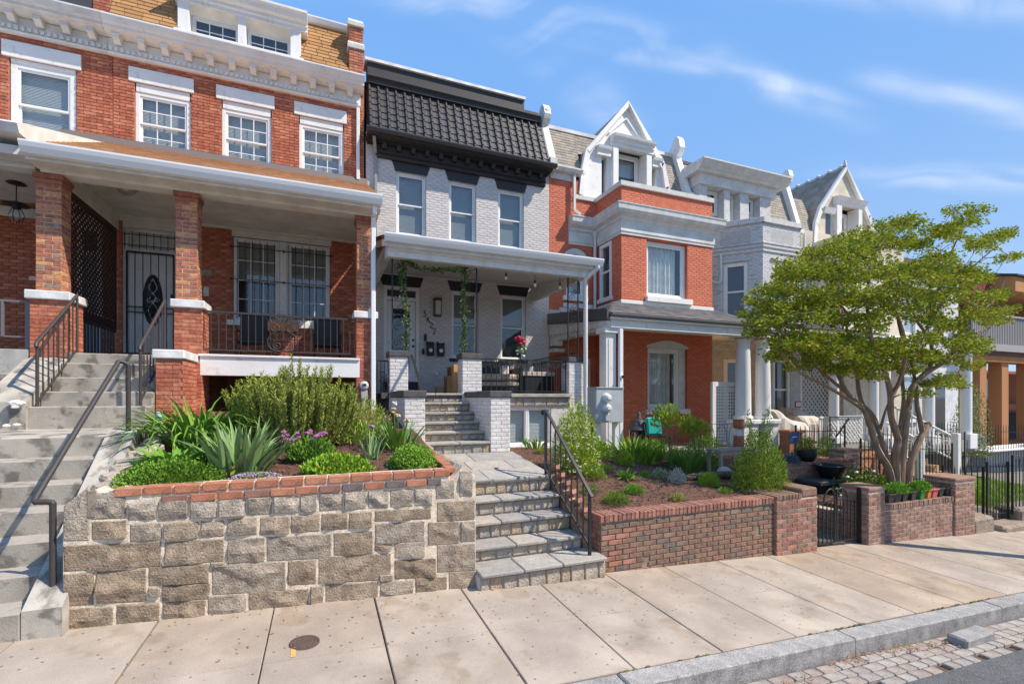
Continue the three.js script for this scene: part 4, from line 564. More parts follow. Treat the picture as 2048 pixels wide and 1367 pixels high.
  mk('roof_trim', merge([prismX([[-12.5, 9.97], [-12.42, 9.98], [-12.42, 10.06], [-12.36, 10.12], [-12.36, 10.17], [-12.7, 10.17], [-12.7, 9.97]], 1.05, 5.86), bg(1.06, 5.80, 10.17, 10.26, -12.75, -12.45), bg(1.06, 5.40, 10.26, 10.58, -12.9, -12.56)]), M.charcoal, h); B(h, 'roof_coping', M.marble, 1.0, 5.42, 10.58, 10.66, -13.0, -12.50); B(h, 'roof', M.charcoal, 1.0, 6.0, 10.1, 10.2, -18, -12.8);
  // raking party parapet with scroll end
  const pp = [[-11.92, 8.46], [-11.92, 8.78], [-12.0, 8.80], [-12.5, 9.98], [-12.34, 10.10], [-12.30, 10.22], [-12.36, 10.42], [-12.46, 10.55], [-12.58, 10.55], [-12.68, 10.42], [-12.95, 10.2], [-13.4, 10.1], [-13.4, 8.46]]; mk('party_parapet', prismX(pp, 5.93, 6.14), M.oldwhite, h); mk('parapet_face', prismX([[-11.94, 8.5], [-12.0, 8.8], [-12.5, 9.96], [-12.9, 9.96], [-12.9, 8.5]], 5.885, 5.928), mat([.13, .13, .135], { rough: .6 }), h); mk('scroll_boss', (() => { const g = new THREE.CylinderGeometry(.055, .055, .02, 16); g.rotateX(Math.PI / 2); g.translate(6.035, 10.36, -12.325); return g; })(), M.marble, h);
  // ---- porch ----
  mk('porch_roof', prismX([[-9.0, 5.06], [-12.2, 5.95], [-12.2, 5.86], [-9.0, 4.98]], 1.08, 5.70), M.charcoal, h);
  mk('porch_gutter', prismX([[-9.04, 4.93], [-8.96, 4.93], [-8.92, 5.0], [-8.90, 5.05], [-8.90, 5.075], [-8.92, 5.075], [-8.95, 5.0], [-9.02, 4.95], [-9.02, 5.08], [-9.04, 5.08]], 1.07, 5.74), M.vinyl, h);
  mk('porch_fascia', merge([prismX([[-9.045, 4.86], [-9.045, 5.07], [-9.3, 5.07], [-9.3, 4.70], [-9.15, 4.70], [-9.15, 4.80], [-9.11, 4.83], [-9.09, 4.86]], 1.14, 5.55), bg(1.14, 1.22, 4.72, 5.1, -12.2, -9.302), bg(5.44, 5.55, 4.72, 5.1, -12.19, -9.302)]), M.oldwhite, h);
  mk('porch_soffit', prismX([[-9.3, 4.75], [-9.3, 4.79], [-12.19, 5.20], [-12.19, 5.16]], 1.22, 5.44), mat([.55, .53, .50], { rough: .7 }), h); mk('soffit_trim', merge([bg(1.22, 5.44, 5.125, 5.185, zf, zf + .05), prismX([[-9.31, 4.68], [-9.31, 4.745], [-12.15, 5.155], [-12.15, 5.08]], 5.36, 5.437)]), M.oldwhite, h);
  for (const s of [0, 1]) mk('rake_board', prismX([[-9.05, 4.86], [-9.05, 5.08], [-12.2, 5.97], [-12.2, 5.72]], s ? 5.56 : 1.09, s ? 5.60 : 1.135), M.oldwhite, h);
  B(h, 'porch_floor', M.capgrey, 1.05, 5.6, 2.02, 2.13, zf, -9.32); 
  // painted brick piers with dark caps
  const pr = (x0, x1, zz0, zz1, y0, y1, seed) => { brickBox(h, 'pier', mortarGrey, x0, x1, y0, y1, zz0, zz1, { mats: tones([[.70, .66, .63], [.67, .63, .60]], { map: 'blotch', rep: 3, rough: .7 }), seed, proud: .007, L: .19 }, 'flr'); B(h, 'pier_cap', M.capgrey, x0 - .03, x1 + .03, y1, y1 + .115, zz0 - .03, zz1 + .03, .012); };
  pr(1.205, 1.54, -9.66, -9.30, .9, 2.83, 81); pr(2.64, 3.04, -9.66, -9.30, .9, 2.83, 82); pr(5.08, 5.48, -9.66, -9.30, .8, 2.83, 83);
  pr(1.235, 1.56, -9.29, -7.76, .9, 2.045, 84); pr(2.705, 3.06, -9.29, -7.76, .9, 2.045, 85);
  // ashlar band, floor slab and basement front
  mk('porch_slab', prismX([[-9.32, 2.06], [-9.16, 2.06], [-9.16, 2.12], [-9.32, 2.13]], 3.065, 5.08), flagM[1], h); { const R = rng(4); let x = 3.07; const bm = B(h, 'ashlar_band', M.lime, 3.06, 5.08, 1.86, 2.06, -9.5, -9.245, .002); while (x < 5.05) { const w = Math.min(.16 + R() * .16, 5.08 - x); const s = mk('stone', chamfer(Math.round(w * 100) / 100 - .012, .178, .05, .012), ashM[Math.floor(R() * 5)], bm); s.position.set(x + w / 2 - bm.position.x, 0, .128); x += w; } }
  wallZ(h, 'basement_wall', paintGrey[0], rect(3.06, 5.6, .5, 1.86), -9.26, .2, [[3.50, 4.62, 1.03, 1.83]]); const bw = [[3.505, 4.06], [4.06, 4.615]]; bw.forEach(([a, b]) => win(h, a, b, 1.03, 1.83, -9.28, { single: true, fw: .04, sw: .02, blind: 1, name: 'basement_window' })); B(h, 'basement_sill', M.white, 3.46, 4.66, .95, 1.028, -9.4, -9.2);
  // wall fixtures
  B(h, 'utility_outlet', M.vinyl, 2.72, 2.79, 2.62, 2.70, zf + .005, zf + .08); B(h, 'door_bell', M.black, 2.43, 2.50, 3.50, 3.68, zf + .006, zf + .04); B(h, 'intercom', M.black, 2.38, 2.44, 3.16, 3.30, zf + .006, zf + .04);
}
// house number, one object per character
{ const nz = (X, Y) => { const q = onZ(X, Y, 12.175); return [q.x, q.y]; }; const font = [['3', ...nz(846, 632)], ['A', ...nz(853, 643.5)], ['2', ...nz(859.5, 655)], ['2', ...nz(866, 667)]]; const seg = { '3': [[0, .14], [.07, .14], [.02, .085], [.06, .08], [.075, .04], [.05, .0], [0, .015]], 'A': [[0, 0], [.03, .12], [.04, .12], [.075, 0]], '2': [[0, .11], [.02, .14], [.06, .14], [.075, .1], [0, 0], [.08, 0]] };
  const t = thing('house_number', 'thin black house number 3A22 stepping down the grey wall beside the door', 'house number'); for (const [c, x, y] of font) { const g = [pipe(seg[c].map(([a, b]) => V(x + a, y + b, -12.175)), .008, 5, 30, .5, c === '3')]; if (c === 'A') g.push(bar(V(x + .012, y + .05, -12.175), V(x + .062, y + .05, -12.175), .012)); mk('digit', merge(g), M.black, t); } }
{ const l = thing('wall_lantern', 'bronze wall lantern with tall glass on the grey wall above the house number', 'lantern', [2.76, 4.13, -12.06]); const br = mat([.06, .045, .035], { rough: .4 }); mk('frame', merge([bg(-.1, .1, .42, .47, -.1, .1), bg(-.09, .09, 0, .03, -.09, .09), ...[[-1, -1], [1, -1], [-1, 1], [1, 1]].map(([a, b]) => bar(V(a * .08, .02, b * .08), V(a * .08, .43, b * .08), .014)), bg(-.06, .06, .12, .34, -.135, -.1)]), br, l); mk('glass_shade', bg(-.07, .07, .04, .41, -.07, .07, .01), mat([.55, .5, .42], { rough: .2 }), l); }
for (const [x, lab] of [[2.49, 'black mailbox with round dial beside the grey house door, plain topped'], [2.76, 'black mailbox with round dial beside the window, a scrap of mail on top']]) { const b = thing('mailbox', lab, 'mailbox', [x, 3.12, -12.15], 'mailboxes on the grey wall'); b.scale.set(.78, .86, .8); B(b, 'box', M.black, 0, .24, 0, .36, -.04, .09, .02); mk('lid', prismX([[-.04, .36], [.10, .36], [.10, .38], [-.04, .43]], -.005, .245), M.black, b); mk('dial', (() => { const g = new THREE.CylinderGeometry(.058, .058, .02, 18); g.rotateX(Math.PI / 2); g.translate(.12, .16, .1); return g; })(), M.vinyl, b); mk('hand', bg(.115, .125, .15, .2, .11, .114, 0), M.black, b); if (x > 2.7) mk('mail', bg(.05, .2, .38, .45, -.02, .05), M.blind, b); }
// scrolled iron posts of the grey porch
for (const [x, z, lab, xx] of [[1.40, -9.48, 'black openwork iron porch post on the left pier wrapped in ivy garland', .3], [2.86, -9.48, 'black iron porch post on the middle pier next to the ivy garland', .3], [5.28, -9.48, 'pair of black iron porch posts on the right pier by the downspout', .2]]) { const p = thing('porch_post', lab, 'porch post', [x, 2.945, z], 'iron posts of the grey porch'); for (const a of [-.13, .13]) mk('upright', bar(V(a, 0, 0), V(a, 1.82, 0), .024), M.iron, p); mk('scrollwork', merge([0, 1, 2, 3, 4, 5].flatMap(i => { const y = .16 + i * .3; return [new THREE.TubeGeometry(new THREE.CatmullRomCurve3(spiral(V(-.04, y, 0), .075, 1.2, 1, PX, V(0, 1, 0))), 20, .006, 4).toNonIndexed(), new THREE.TubeGeometry(new THREE.CatmullRomCurve3(spiral(V(.04, y + .14, 0), .075, 1.2, 1, PX, V(0, 1, 0), 3.14)), 20, .006, 4).toNonIndexed()]; })), M.iron, p); mk('base_bar', bar(V(-.14, .06, 0), V(.14, .06, 0), .02), M.iron, p); }
{ const d = thing('downspout', 'white round downspout standing at the right corner of the grey porch', 'downspout'); mk('pipe', merge([rod(V(5.44, 1.0, -9.2), V(5.44, 4.55, -9.2), .05, 12), pipe([V(5.44, 4.5, -9.2), V(5.44, 4.68, -9.17), V(5.60, 4.86, -9.0), V(5.62, 4.95, -8.98)], .05, 12, 24)]), M.oldwhite, d); }
// ornamental railings of the grey porch
{ const r = thing('porch_railing', 'black iron railing with a frieze of cast scrolls in front of the porch sofa', 'railing', [0, 2.13, -9.42]); railing(r, V(3.06, 0, 0), V(5.06, 0, 0), { h: .72, lo: .05, n: 17, t: .014 }); const sc = []; for (let i = 0; i < 17; i++) { const x = 3.12 + i * .1165; sc.push(new THREE.TubeGeometry(new THREE.CatmullRomCurve3(spiral(V(x, .62, 0), .052, 1.4, i % 2 ? 1 : -1, PX, V(0, 1, 0), i)), 16, .008, 4).toNonIndexed(), new THREE.TubeGeometry(new THREE.CatmullRomCurve3(spiral(V(x + .03, .58, .0), .04, 1.2, i % 2 ? -1 : 1, PX, V(0, 1, 0), i + 2)), 14, .008, 4).toNonIndexed()); } mk('scroll_frieze', merge(sc), M.iron, r); mk('rail_hook', pipe([V(5.0, .6, .02), V(5.1, .62, .03), V(5.12, .5, .03)], .01, 5, 14), M.iron, r); }
{ const r = thing('side_railing', 'black scrolled iron railing closing the right end of the grey porch', 'railing', [5.44, 2.13, 0]); railing(r, V(0, 0, -12.1), V(0, 0, -9.7), { h: .95, lo: .1, n: 20, t: .014 }); const sc = []; for (let i = 0; i < 20; i++) sc.push(new THREE.TubeGeometry(new THREE.CatmullRomCurve3(spiral(V(0, .83, -12.0 + i * .117), .055, 1.4, i % 2 ? 1 : -1, PZ, V(0, 1, 0), i)), 16, .008, 4).toNonIndexed()); mk('scroll_frieze', merge(sc), M.iron, r); }
{ const r = thing('side_railing', 'black iron railing with cast scrolls between the left grey pier and the brick house', 'railing', [0, 1.55, -9.45]); railing(r, V(.98, 0, 0), V(1.19, 0, 0), { h: 1.2, lo: .1, n: 3, t: .014 }); const sc = []; for (let i = 0; i < 4; i++) sc.push(new THREE.TubeGeometry(new THREE.CatmullRomCurve3(spiral(V(1.09, .95 - i * .15, .01), .07, 1.4, i % 2 ? 1 : -1, PX, V(0, 1, 0), i)), 16, .008, 4).toNonIndexed()); mk('scroll_frieze', merge(sc), M.iron, r); }
{ const r = thing('step_handrail', 'dark flat iron handrail running from the left grey pier down the porch steps', 'handrail'); const a = onX(819, 712, 1.62), b = onX(856, 803, 1.62); mk('rail', bar(V(1.61, 2.86, -9.28), V(1.61, 1.98, -7.95), .045, .03), M.iron, r); mk('post', bar(V(1.61, 1.76, -8.5), V(1.61, 2.33, -8.5), .025), M.iron, r); }
// furniture behind the railing
{ const s = thing('outdoor_sofa', 'black wicker outdoor loveseat with tan cushions behind the scrolled railing', 'sofa', [3.75, 2.13, -10.6]); const cu = tones([[.46, .36, .27], [.60, .55, .50]], { map: 'blotch', rep: 3, rough: .95 }); B(s, 'base', M.black, -.6, .6, .05, .30, -.4, .35, .02); B(s, 'back_frame', M.black, -.6, .6, .3, .80, -.45, -.36, .04); B(s, 'seat_cushion', cu[0], -.55, .55, .30, .46, -.34, .36, .05); B(s, 'seat_cushion', cu[0], -.55, .55, .16, .295, .0, .37, .04); for (const a of [-.62, .57]) B(s, 'arm', M.black, a, a + .07, .05, .62, -.44, .36, .02); B(s, 'throw_pillow', cu[1], -.52, -.18, .46, .78, -.32, -.2, .05); B(s, 'throw_pillow', mat([.05, .05, .05]), -.16, .25, .46, .76, -.3, -.18, .05); B(s, 'throw_pillow', cu[1], .26, .5, .46, .7, -.32, -.2, .05);
  const t = thing('wicker_table', 'low black wicker table with a pale top beside the loveseat', 'table', [4.75, 2.13, -10.45]); B(t, 'top', mat([.5, .42, .36], { map: 'wood' }), -.42, .42, .42, .52, -.3, .3, .01); B(t, 'base', M.black, -.40, .40, 0, .42, -.28, .28, .02); mk('mug', lathe([[0, 0], [.04, 0], [.045, .14], [0, .14]], 12), M.vinyl, t).position.set(-.12, .52, .1);
  const f = thing('flower_vase', 'bunch of red roses with white foliage standing on the railing by the window', 'flowers', [3.98, 2.85, -9.45]); mk('stem', rod(V(0, -.7, 0), V(0, .28, 0), .012), mat([.08, .12, .03]), f); const R = rng(9); const bl = (n, y, r, sz) => { const l = []; for (let i = 0; i < n; i++) { const g = new THREE.IcosahedronGeometry(sz * (.7 + R() * .6), 1); g.translate((R() - .5) * r, y + (R() - .5) * r, (R() - .5) * r); l.push(g); } return merge(l); }; mk('rose_heads', bl(16, .42, .16, .04), mat([.42, .02, .05], { rough: .7 }), f); mk('foliage', bl(34, .2, .17, .025), mat([.10, .17, .06], { rough: .8 }), f); mk('white_blossom', bl(18, .16, .17, .022), M.vinyl, f); }
{ const bx = [[onZ(915, 760, 9.85).x, 2.13, -9.95, .17, .62, .2, 'tall tan cardboard box standing flat against the middle pier', [.55, .32, .13]], [onZ(898, 760, 10.5).x, 2.13, -10.5, .17, .40, .3, 'brown cardboard box standing behind the tall tan box', [.36, .21, .11]], [onZ(882, 770, 10.9).x, 2.13, -10.9, .24, .17, .2, 'small pale cardboard carton on the porch floor by the door', [.48, .38, .22]], [onZ(902, 735, 10.5).x, 2.532, -10.5, .13, .2, .2, 'red brown carton stacked on the cardboard box', [.25, .07, .045]]]; for (const [x, y, z, w, hh, d, lab, c] of bx) { const b = thing('cardboard_box', lab, 'box', [x, y, z], 'boxes on the grey porch'); B(b, 'carton', mat(c, { map: 'wood', rep: 2, rough: .9 }), -w / 2, w / 2, 0, hh, -d / 2, d / 2, .004); B(b, 'tape', mat([.5, .38, .2], { rough: .4 }), -w / 2 - .002, w / 2 + .002, hh - .06, hh + .002, -.025, .025, .001); } }
// ---------- flagstone steps up to the grey porch and walk ----------
{
  const st = thing('porch_steps', 'stone steps with flagstone treads between the grey piers', 'stair'); const R = rng(19);
  const riser = (parent, x0, x1, y0, y1, z, R, wmin = .12, wmax = .2) => { let x = x0; const core = B(parent, 'riser_core', M.lime, x0, x1, y0 - .05, y1, z - .34, z - .03, .002); while (x < x1 - .02) { let w = wmin + R() * (wmax - wmin); if (x1 - x - w < .09) w = x1 - x; const s = mk('riser_stone', chamfer(Math.round(w * 100) / 100 - .012, Math.round((y1 - y0) * 100) / 100 - .012, .06, .014), ashM[Math.floor(R() * 5)], core); s.position.set(x + w / 2 - core.position.x, (y0 + y1) / 2 - core.position.y, z - .035 - core.position.z + (R() - .5) * .012); s.rotation.z = (R() - .5) * .06; x += w; } };
  const tread = (parent, x0, x1, y, z0, z1, R, n) => { let x = x0; for (let i = 0; i < n; i++) { const w = i === n - 1 ? x1 - x : (x1 - x0) / n * (.8 + R() * .4); const g = chamfer(w - .01, .045, z1 - z0, .012).clone(); const p = g.attributes.position; for (let k = 0; k < p.count; k++) if (p.getZ(k) > 0) p.setZ(k, p.getZ(k) + (fbm(p.getX(k) * 9 + i * 3, p.getY(k) * 20, 256, 3, 3) - .5) * .03); g.computeVertexNormals(); const s = mk('tread', boxUV(g, x, z0), flagM[Math.floor(R() * 4)], parent); s.position.set(x + w / 2, y - .0225, (z0 + z1) / 2); x += w; } };
  const ys = [2.13, 1.953, 1.77, 1.605, 1.45, 1.29], zs = [9.3, 8.99, 8.68, 8.37, 8.06, 7.75];
  ys.forEach((y, i) => { const yb = i < 5 ? ys[i + 1] : 1.08; riser(st, 1.56, 2.70, yb, y - .045, -zs[i] - .02, R); tread(st, 1.56, 2.70, y, -zs[i] - .34, -zs[i] + .02, R, 2); });
  const wk = thing('flagstone_walk', 'sloping grey flagstone walk between the planted bed and the mulch garden', 'path'); { const x0 = 1.5, x1 = 3.12, z0 = -7.75, z1 = -6.2; let i = 0; const yW = z => lerp(.92, 1.095, (z1 - z) / (z1 - z0)); for (const [a, b, n] of [[-6.2, -6.72, 2], [-6.72, -7.2, 3], [-7.2, -7.78, 2]]) { let x = x0; for (let k = 0; k < n; k++) { const w = k === n - 1 ? x1 - x : (x1 - x0) / n * (.75 + R() * .5); const P = (xx, zz, d = 0) => V(xx, yW(zz) - d, zz), g = .006, t = []; const A = P(x + g, a - g * .0), Bq = P(x + w - g, a), C = P(x + w - g, b + g), D = P(x + g, b + g), A2 = P(x + g, a, .06), B2 = P(x + w - g, a, .06); t.push(A, Bq, C, A, C, D, A2, B2, Bq, A2, Bq, A); mk('flagstone', triGeo(t), flagM[i++ % 4], wk); x += w; } } mk('bedding', (() => { const P = (x, z) => V(x, yW(z) - .03, z); return triGeo([P(x0, z1), P(x1, z1), P(x1, z0), P(x0, z1), P(x1, z0), P(x0, z0)]); })(), M.lime, wk); }
  const ls = thing('front_steps', 'lower flight of flagstone steps with rough stone risers rising from the pavement', 'stair'); const ly = [.915, .700, .491, .280, .109], lz = [6.2, 5.92, 5.62, 5.32, 4.93], lr = [3.1, 3.1, 3.1, 3.1, 3.22];
  ly.forEach((y, i) => { const yb = i < 4 ? ly[i + 1] : -.16; riser(ls, 1.6, lr[i], yb, y - .045, -lz[i] - .02, R, .11, .22); if (i) tread(ls, 1.6, lr[i], y, -lz[i] - (lz[i - 1] - lz[i]) - .03, -lz[i] + .02, R, 3); else tread(ls, 1.6, 3.1, y + .004, -6.32, -6.185, R, 3); });
}
// black iron handrail of the lower flight
{ const r = thing('step_railing', 'black wrought iron railing with curled top end beside the lower flagstone steps', 'railing'); const x = 3.03; const hi = onX(1090, 945, x), lo = onX(1169.5, 1097, 3.06); const T0 = V(x, 1.83, -6.25), T1 = V(3.05, .86, -5.06); mk('post', bar(V(x, .92, -6.25), T0, .034), M.iron, r); mk('post', bar(V(3.05, .10, -5.06), T1, .034), M.iron, r);
  mk('handrail', merge([bar(T0.clone().add(V(0, .01, .04)), T1.clone().add(V(0, -.03, .06)), .04, .026), bar(T0.clone().add(V(0, .02, -.09)), T0.clone().add(V(0, .02, .05)), .04, .022), new THREE.TubeGeometry(new THREE.CatmullRomCurve3(spiral(V(x, 1.815, -6.35), .035, 1.1, 1, PZ, V(0, 1, 0), 1.57)), 20, .014, 6).toNonIndexed()]), M.iron, r); const b0 = V(x, .99, -6.25), b1 = V(3.05, .22, -5.06); mk('bottom_rail', bar(b0, b1, .022), M.iron, r); for (let i = 1; i < 8; i++) { const f = i / 8; mk('baluster', bar(b0.clone().lerp(b1, f), T0.clone().lerp(T1, f), .015), M.iron, r); } }
// ---------- red painted house with square bay and gambrel gable ----------
const paintRed = tones([[.57, .155, .080], [.54, .142, .072], [.60, .17, .09]], { map: 'blotch', rep: 3, rough: .75, bump: 'rough', brep: 9, bs: .002 });
const mortarPR = mat([.54, .142, .073], { map: 'blotch', rep: 2 });
const slateM = tones([[.32, .285, .235], [.28, .25, .21], [.36, .32, .26], [.24, .22, .195], [.33, .265, .20]], { map: 'blotch', rep: 3, rough: .85 });
const greySlate = tones([[.16, .15, .15], [.13, .125, .125], [.19, .18, .175], [.22, .205, .19]], { map: 'blotch', rep: 3, rough: .85 });
{
  const h = thing('red_house', 'brick-red painted house with square two-storey bay, white cornice and white gambrel gable', 'house');
  const zf = -12.2, x0 = 6.02, bx0 = 7.57, bx1 = 10.78, zb = -10.905;
  // recessed wall left of the bay
  const holeR = [[6.56, 7.20, 5.0, 5.95]];
  const rw = wallZ(h, 'facade_wall', mortarPR, [[x0, .2], [bx0 + .2, .2], [bx0 + .2, 7.83], [6.98, 7.83], [6.98, 8.4], [x0, 8.4]], zf - .003, .25, holeR.concat([[6.6, 7.35, .9, 3.2]]));
  bricks(rw, V(x0, 3.0, zf), PX, PZ, bx0 - x0, 5.35, holeR.concat([[6.48, 7.28, 4.85, 6.38], [6.97, 7.6, 7.83, 8.4], [6.6, 7.35, 0, 3.2]]).map(q => [q[0] - x0, q[1] - x0, q[2] - 3, q[3] - 3]), { mats: paintRed, seed: 91, proud: .0015, j: .006, maxParts: 90 });
  { // round-headed window
    const cx = 6.86, arch = (r, n = 18) => { const p = []; for (let i = 0; i <= n; i++) { const a = Math.PI * i / n; p.push([cx + Math.cos(a) * r, 5.92 + Math.sin(a) * r]); } return p; };
    mk('arch_trim', prismZ([...arch(.46), ...arch(.30).reverse()], zf - .1, zf + .05), M.oldwhite, h); mk('arch_glass', prismZ(arch(.31), zf - .12, zf - .08), M.glassdark, h); win(h, 6.56, 7.17, 5.0, 5.93, zf - .04, { fw: .05, single: true, curtain: 1 }); B(h, 'arch_sill', M.white, 6.44, 7.26, 4.85, 4.995, zf - .1, zf + .1);
    wallZ(h, 'arch_infill', paintRed[0], [[6.46, 5.93], [6.40, 5.93], [6.40, 6.5], [7.32, 6.5], [7.32, 5.93], ...arch(.46)], zf - .02, .03); }
  // bay
  const bh = [[8.41, 9.84, 4.86, 6.46], [8.44, 9.83, 1.70, 3.45]];
  const bw = wallZ(h, 'bay_wall', mortarPR, rect(bx0, bx1, .3, 7.82), zb - .003, .24, bh);
  bricks(bw, V(bx0, .6, zb), PX, PZ, bx1 - bx0, 7.2, bh.concat([[bx0, bx1, 6.5, 7.3], [8.7, 9.98, 7.42, 7.68], [8.36, 9.97, 4.7, 4.86], [bx0, bx1, 4.6, 4.72]]).map(q => [q[0] - bx0, q[1] - bx0, q[2] - .6, q[3] - .6]), { mats: paintRed, seed: 92, proud: .0015, j: .006, maxParts: 210 });
  const side = mk('bay_side_wall', merge([bg(bx0, bx0 + .22, .3, 4.86, -12.2, zb - .244, 0), bg(bx0, bx0 + .22, 6.46, 7.82, -12.2, zb - .244, 0), bg(bx0, bx0 + .22, 4.86, 6.46, -12.2, -11.96, 0), bg(bx0, bx0 + .22, 4.86, 6.46, -11.36, zb - .244, 0)]), mortarPR, h);
  bricks(side, V(bx0, .6, zf), PZ, NX, 1.295, 7.2, [[.2, .88, 4.2, 5.9], [0, 1.3, 5.9, 6.7], [0, 1.3, 4.0, 4.12]], { mats: paintRed, seed: 93, proud: .0015, j: .006, maxParts: 0 });
  mk('side_window', merge([bg(bx0 - .03, bx0 + .08, 4.9, 6.46, -11.96, -11.87), bg(bx0 - .03, bx0 + .08, 4.9, 6.46, -11.45, -11.36), bg(bx0 - .03, bx0 + .08, 6.36, 6.46, -11.87, -11.45), bg(bx0 + .0, bx0 + .08, 5.62, 5.68, -11.87, -11.45), bg(bx0 - .08, bx0 + .08, 4.78, 4.9, -12.02, -11.30)]), M.white, h); B(h, 'side_window_pane', M.glassdark, bx0 + .05, bx0 + .06, 4.9, 6.4, -11.87, -11.45, 0);
  mk('bay_body', merge([bg(bx1 - .22, bx1, .3, 7.82, -12.2, zb - .244), bg(bx0 + .23, bx1 - .23, 4.2, 4.3, -12.2, zb - .25), bg(bx0 + .23, bx1 - .23, 6.9, 7.0, -14, zb - .25), bg(bx0 + .25, bx1, .2, 8.2, -14.3, -14.1)]), M.interior, h);
  // bay windows
  win(h, 8.42, 9.83, 4.87, 6.45, zb - .09, { single: true, fw: .09, sw: .04, curtain: .9, d: .12 }); B(h, 'bay_sill', M.white, 8.36, 9.97, 4.72, 4.865, zb - .2, zb + .1);
  win(h, 8.45, 9.60, 1.72, 3.44, zb - .09, { single: true, fw: .09, sw: .04, curtain: .92, d: .12 }); B(h, 'window_jamb', M.oldwhite, 9.60, 9.82, 1.72, 3.44, zb - .22, zb - .06); { const ar = []; for (let i = 0; i <= 14; i++) { const f = i / 14; ar.push([lerp(8.40, 9.86, f), 3.50 + Math.sin(f * Math.PI) * .16]); } mk('segmental_arch', prismZ([[9.86, 3.44], ...ar.reverse(), [8.40, 3.44]], zb - .2, zb + .02), M.oldwhite, h); } B(h, 'lower_sill', M.white, 8.36, 9.9, 1.58, 1.715, zb - .2, zb + .08);
  // belt courses, bay cornice and parapet
  mk('belt_course', merge([bg(bx0 - .03, bx1 + .03, 4.60, 4.715, zb - .05, zb + .03), bg(bx0 - .032, bx0 + .1, 4.602, 4.713, -12.18, zb - .052), bg(x0 + .45, bx0 - .03, 4.66, 4.78, zf - .05, zf + .03)]), M.white, h);
  const cor = [[0, 6.50], [.03, 6.50], [.03, 6.56], [.05, 6.58], [.05, 6.86], [.10, 6.9], [.10, 6.96], [.22, 7.02], [.26, 7.10], [.27, 7.2], [.29, 7.24], [.29, 7.26], [0, 7.34]];
  const ring = (pts) => { // profile [out,y] round the bay: left return, left side, front, right side
    const path = [[x0 + .62, zf, [0, 1]], [bx0, zf, [-1, 1]], [bx0, zb, [-1, 1]], [bx1, zb, [1, 1]], [bx1, zf, [1, 1]]], t = []; for (let s = 0; s < path.length - 1; s++) for (let i = 0; i < pts.length - 1; i++) { const P = (n, q) => V(path[n][0] + path[n][2][0] * q[0], q[1], path[n][1] + path[n][2][1] * q[0]); const a = P(s, pts[i]), b = P(s + 1, pts[i]), c = P(s + 1, pts[i + 1]), d = P(s, pts[i + 1]); t.push(a, b, c, a, c, d); }
    const cap = new THREE.ShapeGeometry(shp(pts)).toNonIndexed(), cp = cap.attributes.position; for (let i = 0; i < cp.count; i++) t.push(V(path[0][0], cp.getY(i), zf + cp.getX(i))); return triGeo(t); };
  mk('bay_cornice', ring(cor), M.oldwhite, h);
  B(h, 'cornice_flashing', mat([.16, .14, .135], { rough: .7 }), bx0 - .27, bx1 + .27, 7.262, 7.285, zb, zb + .275, .004); 
  mk('parapet_coping', merge([bg(bx0 - .05, bx1 + .03, 7.82, 7.95, zb - .27, zb + .05), bg(bx0 - .052, bx0 + .25, 7.822, 7.948, -12.2, zb - .272), bg(x0 + .8, bx0 - .05, 7.84, 7.96, zf - .2, zf + .05)]), M.lime, h); mk('parapet_recess', bg(8.72, 9.96, 7.44, 7.66, zb - .03, zb - .018), paintRed[1], h);
  mk('facade_gutter', merge([prismX([[zf, 8.50], [zf + .16, 8.52], [zf + .22, 8.60], [zf + .22, 8.64], [zf, 8.66]], x0 + .16, 7.02), bg(x0 + .02, 6.82, 8.32, 8.5, zf - .05, zf + .03)]), M.oldwhite, h);
  mk('downspout', merge([bar(V(6.78, 8.5, zf + .1), V(6.78, 7.45, zf + .1), .07), bar(V(6.78, 7.47, zf + .1), V(6.98, 7.36, zf + .12), .07), rod(V(7.46, 4.62, zf + .12), V(7.46, 6.9, zf + .12), .045, 10), lathe([[.045, 0], [.075, .05], [.075, .14], [.05, .2]], 10).translate(7.46, 6.75, zf + .12)]), M.oldwhite, h);
  // mansard of grey-brown slates
  for (const [a, b] of [[x0 + .12, 7.12], [10.18, 10.98]]) { mk('mansard', prismX([[-12.25, 8.6], [-12.75, 10.05], [-14, 10.1], [-14, 8]], a, b), mat([.12, .11, .10]), h); courses(h, 'slates', V(a, 8.6, -12.24), V(b, 8.6, -12.24), V(a, 10.05, -12.74), V(b, 10.05, -12.74), 15, .15, .008, slateM, 95 + Math.round(a)); }
  for (const [a, b, y] of [[7.12, 8.05, 9.35], [9.5, 10.18, 9.5]]) { mk('mansard', prismX([[lerp(-12.25, -12.75, (y - 8.6) / 1.45), y], [-12.75, 10.05], [-14, 10.1], [-14, y]], a, b), mat([.12, .11, .10]), h); const z = lerp(-12.24, -12.74, (y - 8.6) / 1.45); courses(h, 'slates', V(a, y, z), V(b, y, z), V(a, 10.05, -12.74), V(b, 10.05, -12.74), 6, .15, .008, slateM, 195 + Math.round(a)); }
  B(h, 'roof_deck', M.charcoal, x0 + .2, 11, 9.95, 10.04, -18, -13.9); B(h, 'attic_back', M.interior, 7.1, 10.3, 7.9, 9.9, -13.5, -13.4);
  B(h, 'roof_edge', M.oldwhite, x0 + .15, 8.0, 10.05, 10.16, -12.95, -12.70); B(h, 'roof_edge', M.oldwhite, 9.4, 10.95, 10.05, 10.16, -12.95, -12.70);
  // white gambrel gable
  const gz = -12.28, G = [[7.04, 7.95], [7.10, 8.6], [7.26, 9.30], [8.70, 11.06], [10.02, 9.42], [10.20, 8.7], [10.32, 7.95]];
  const openings = [[8.28, 9.42, 8.0, 9.75], [7.82, 8.0, 8.15, 9.3], [9.62, 9.82, 8.15, 9.3]];
  mk('gable_wall', prismZ(G, gz - .3, gz, openings.map(q => rect(...q))), M.white, h);
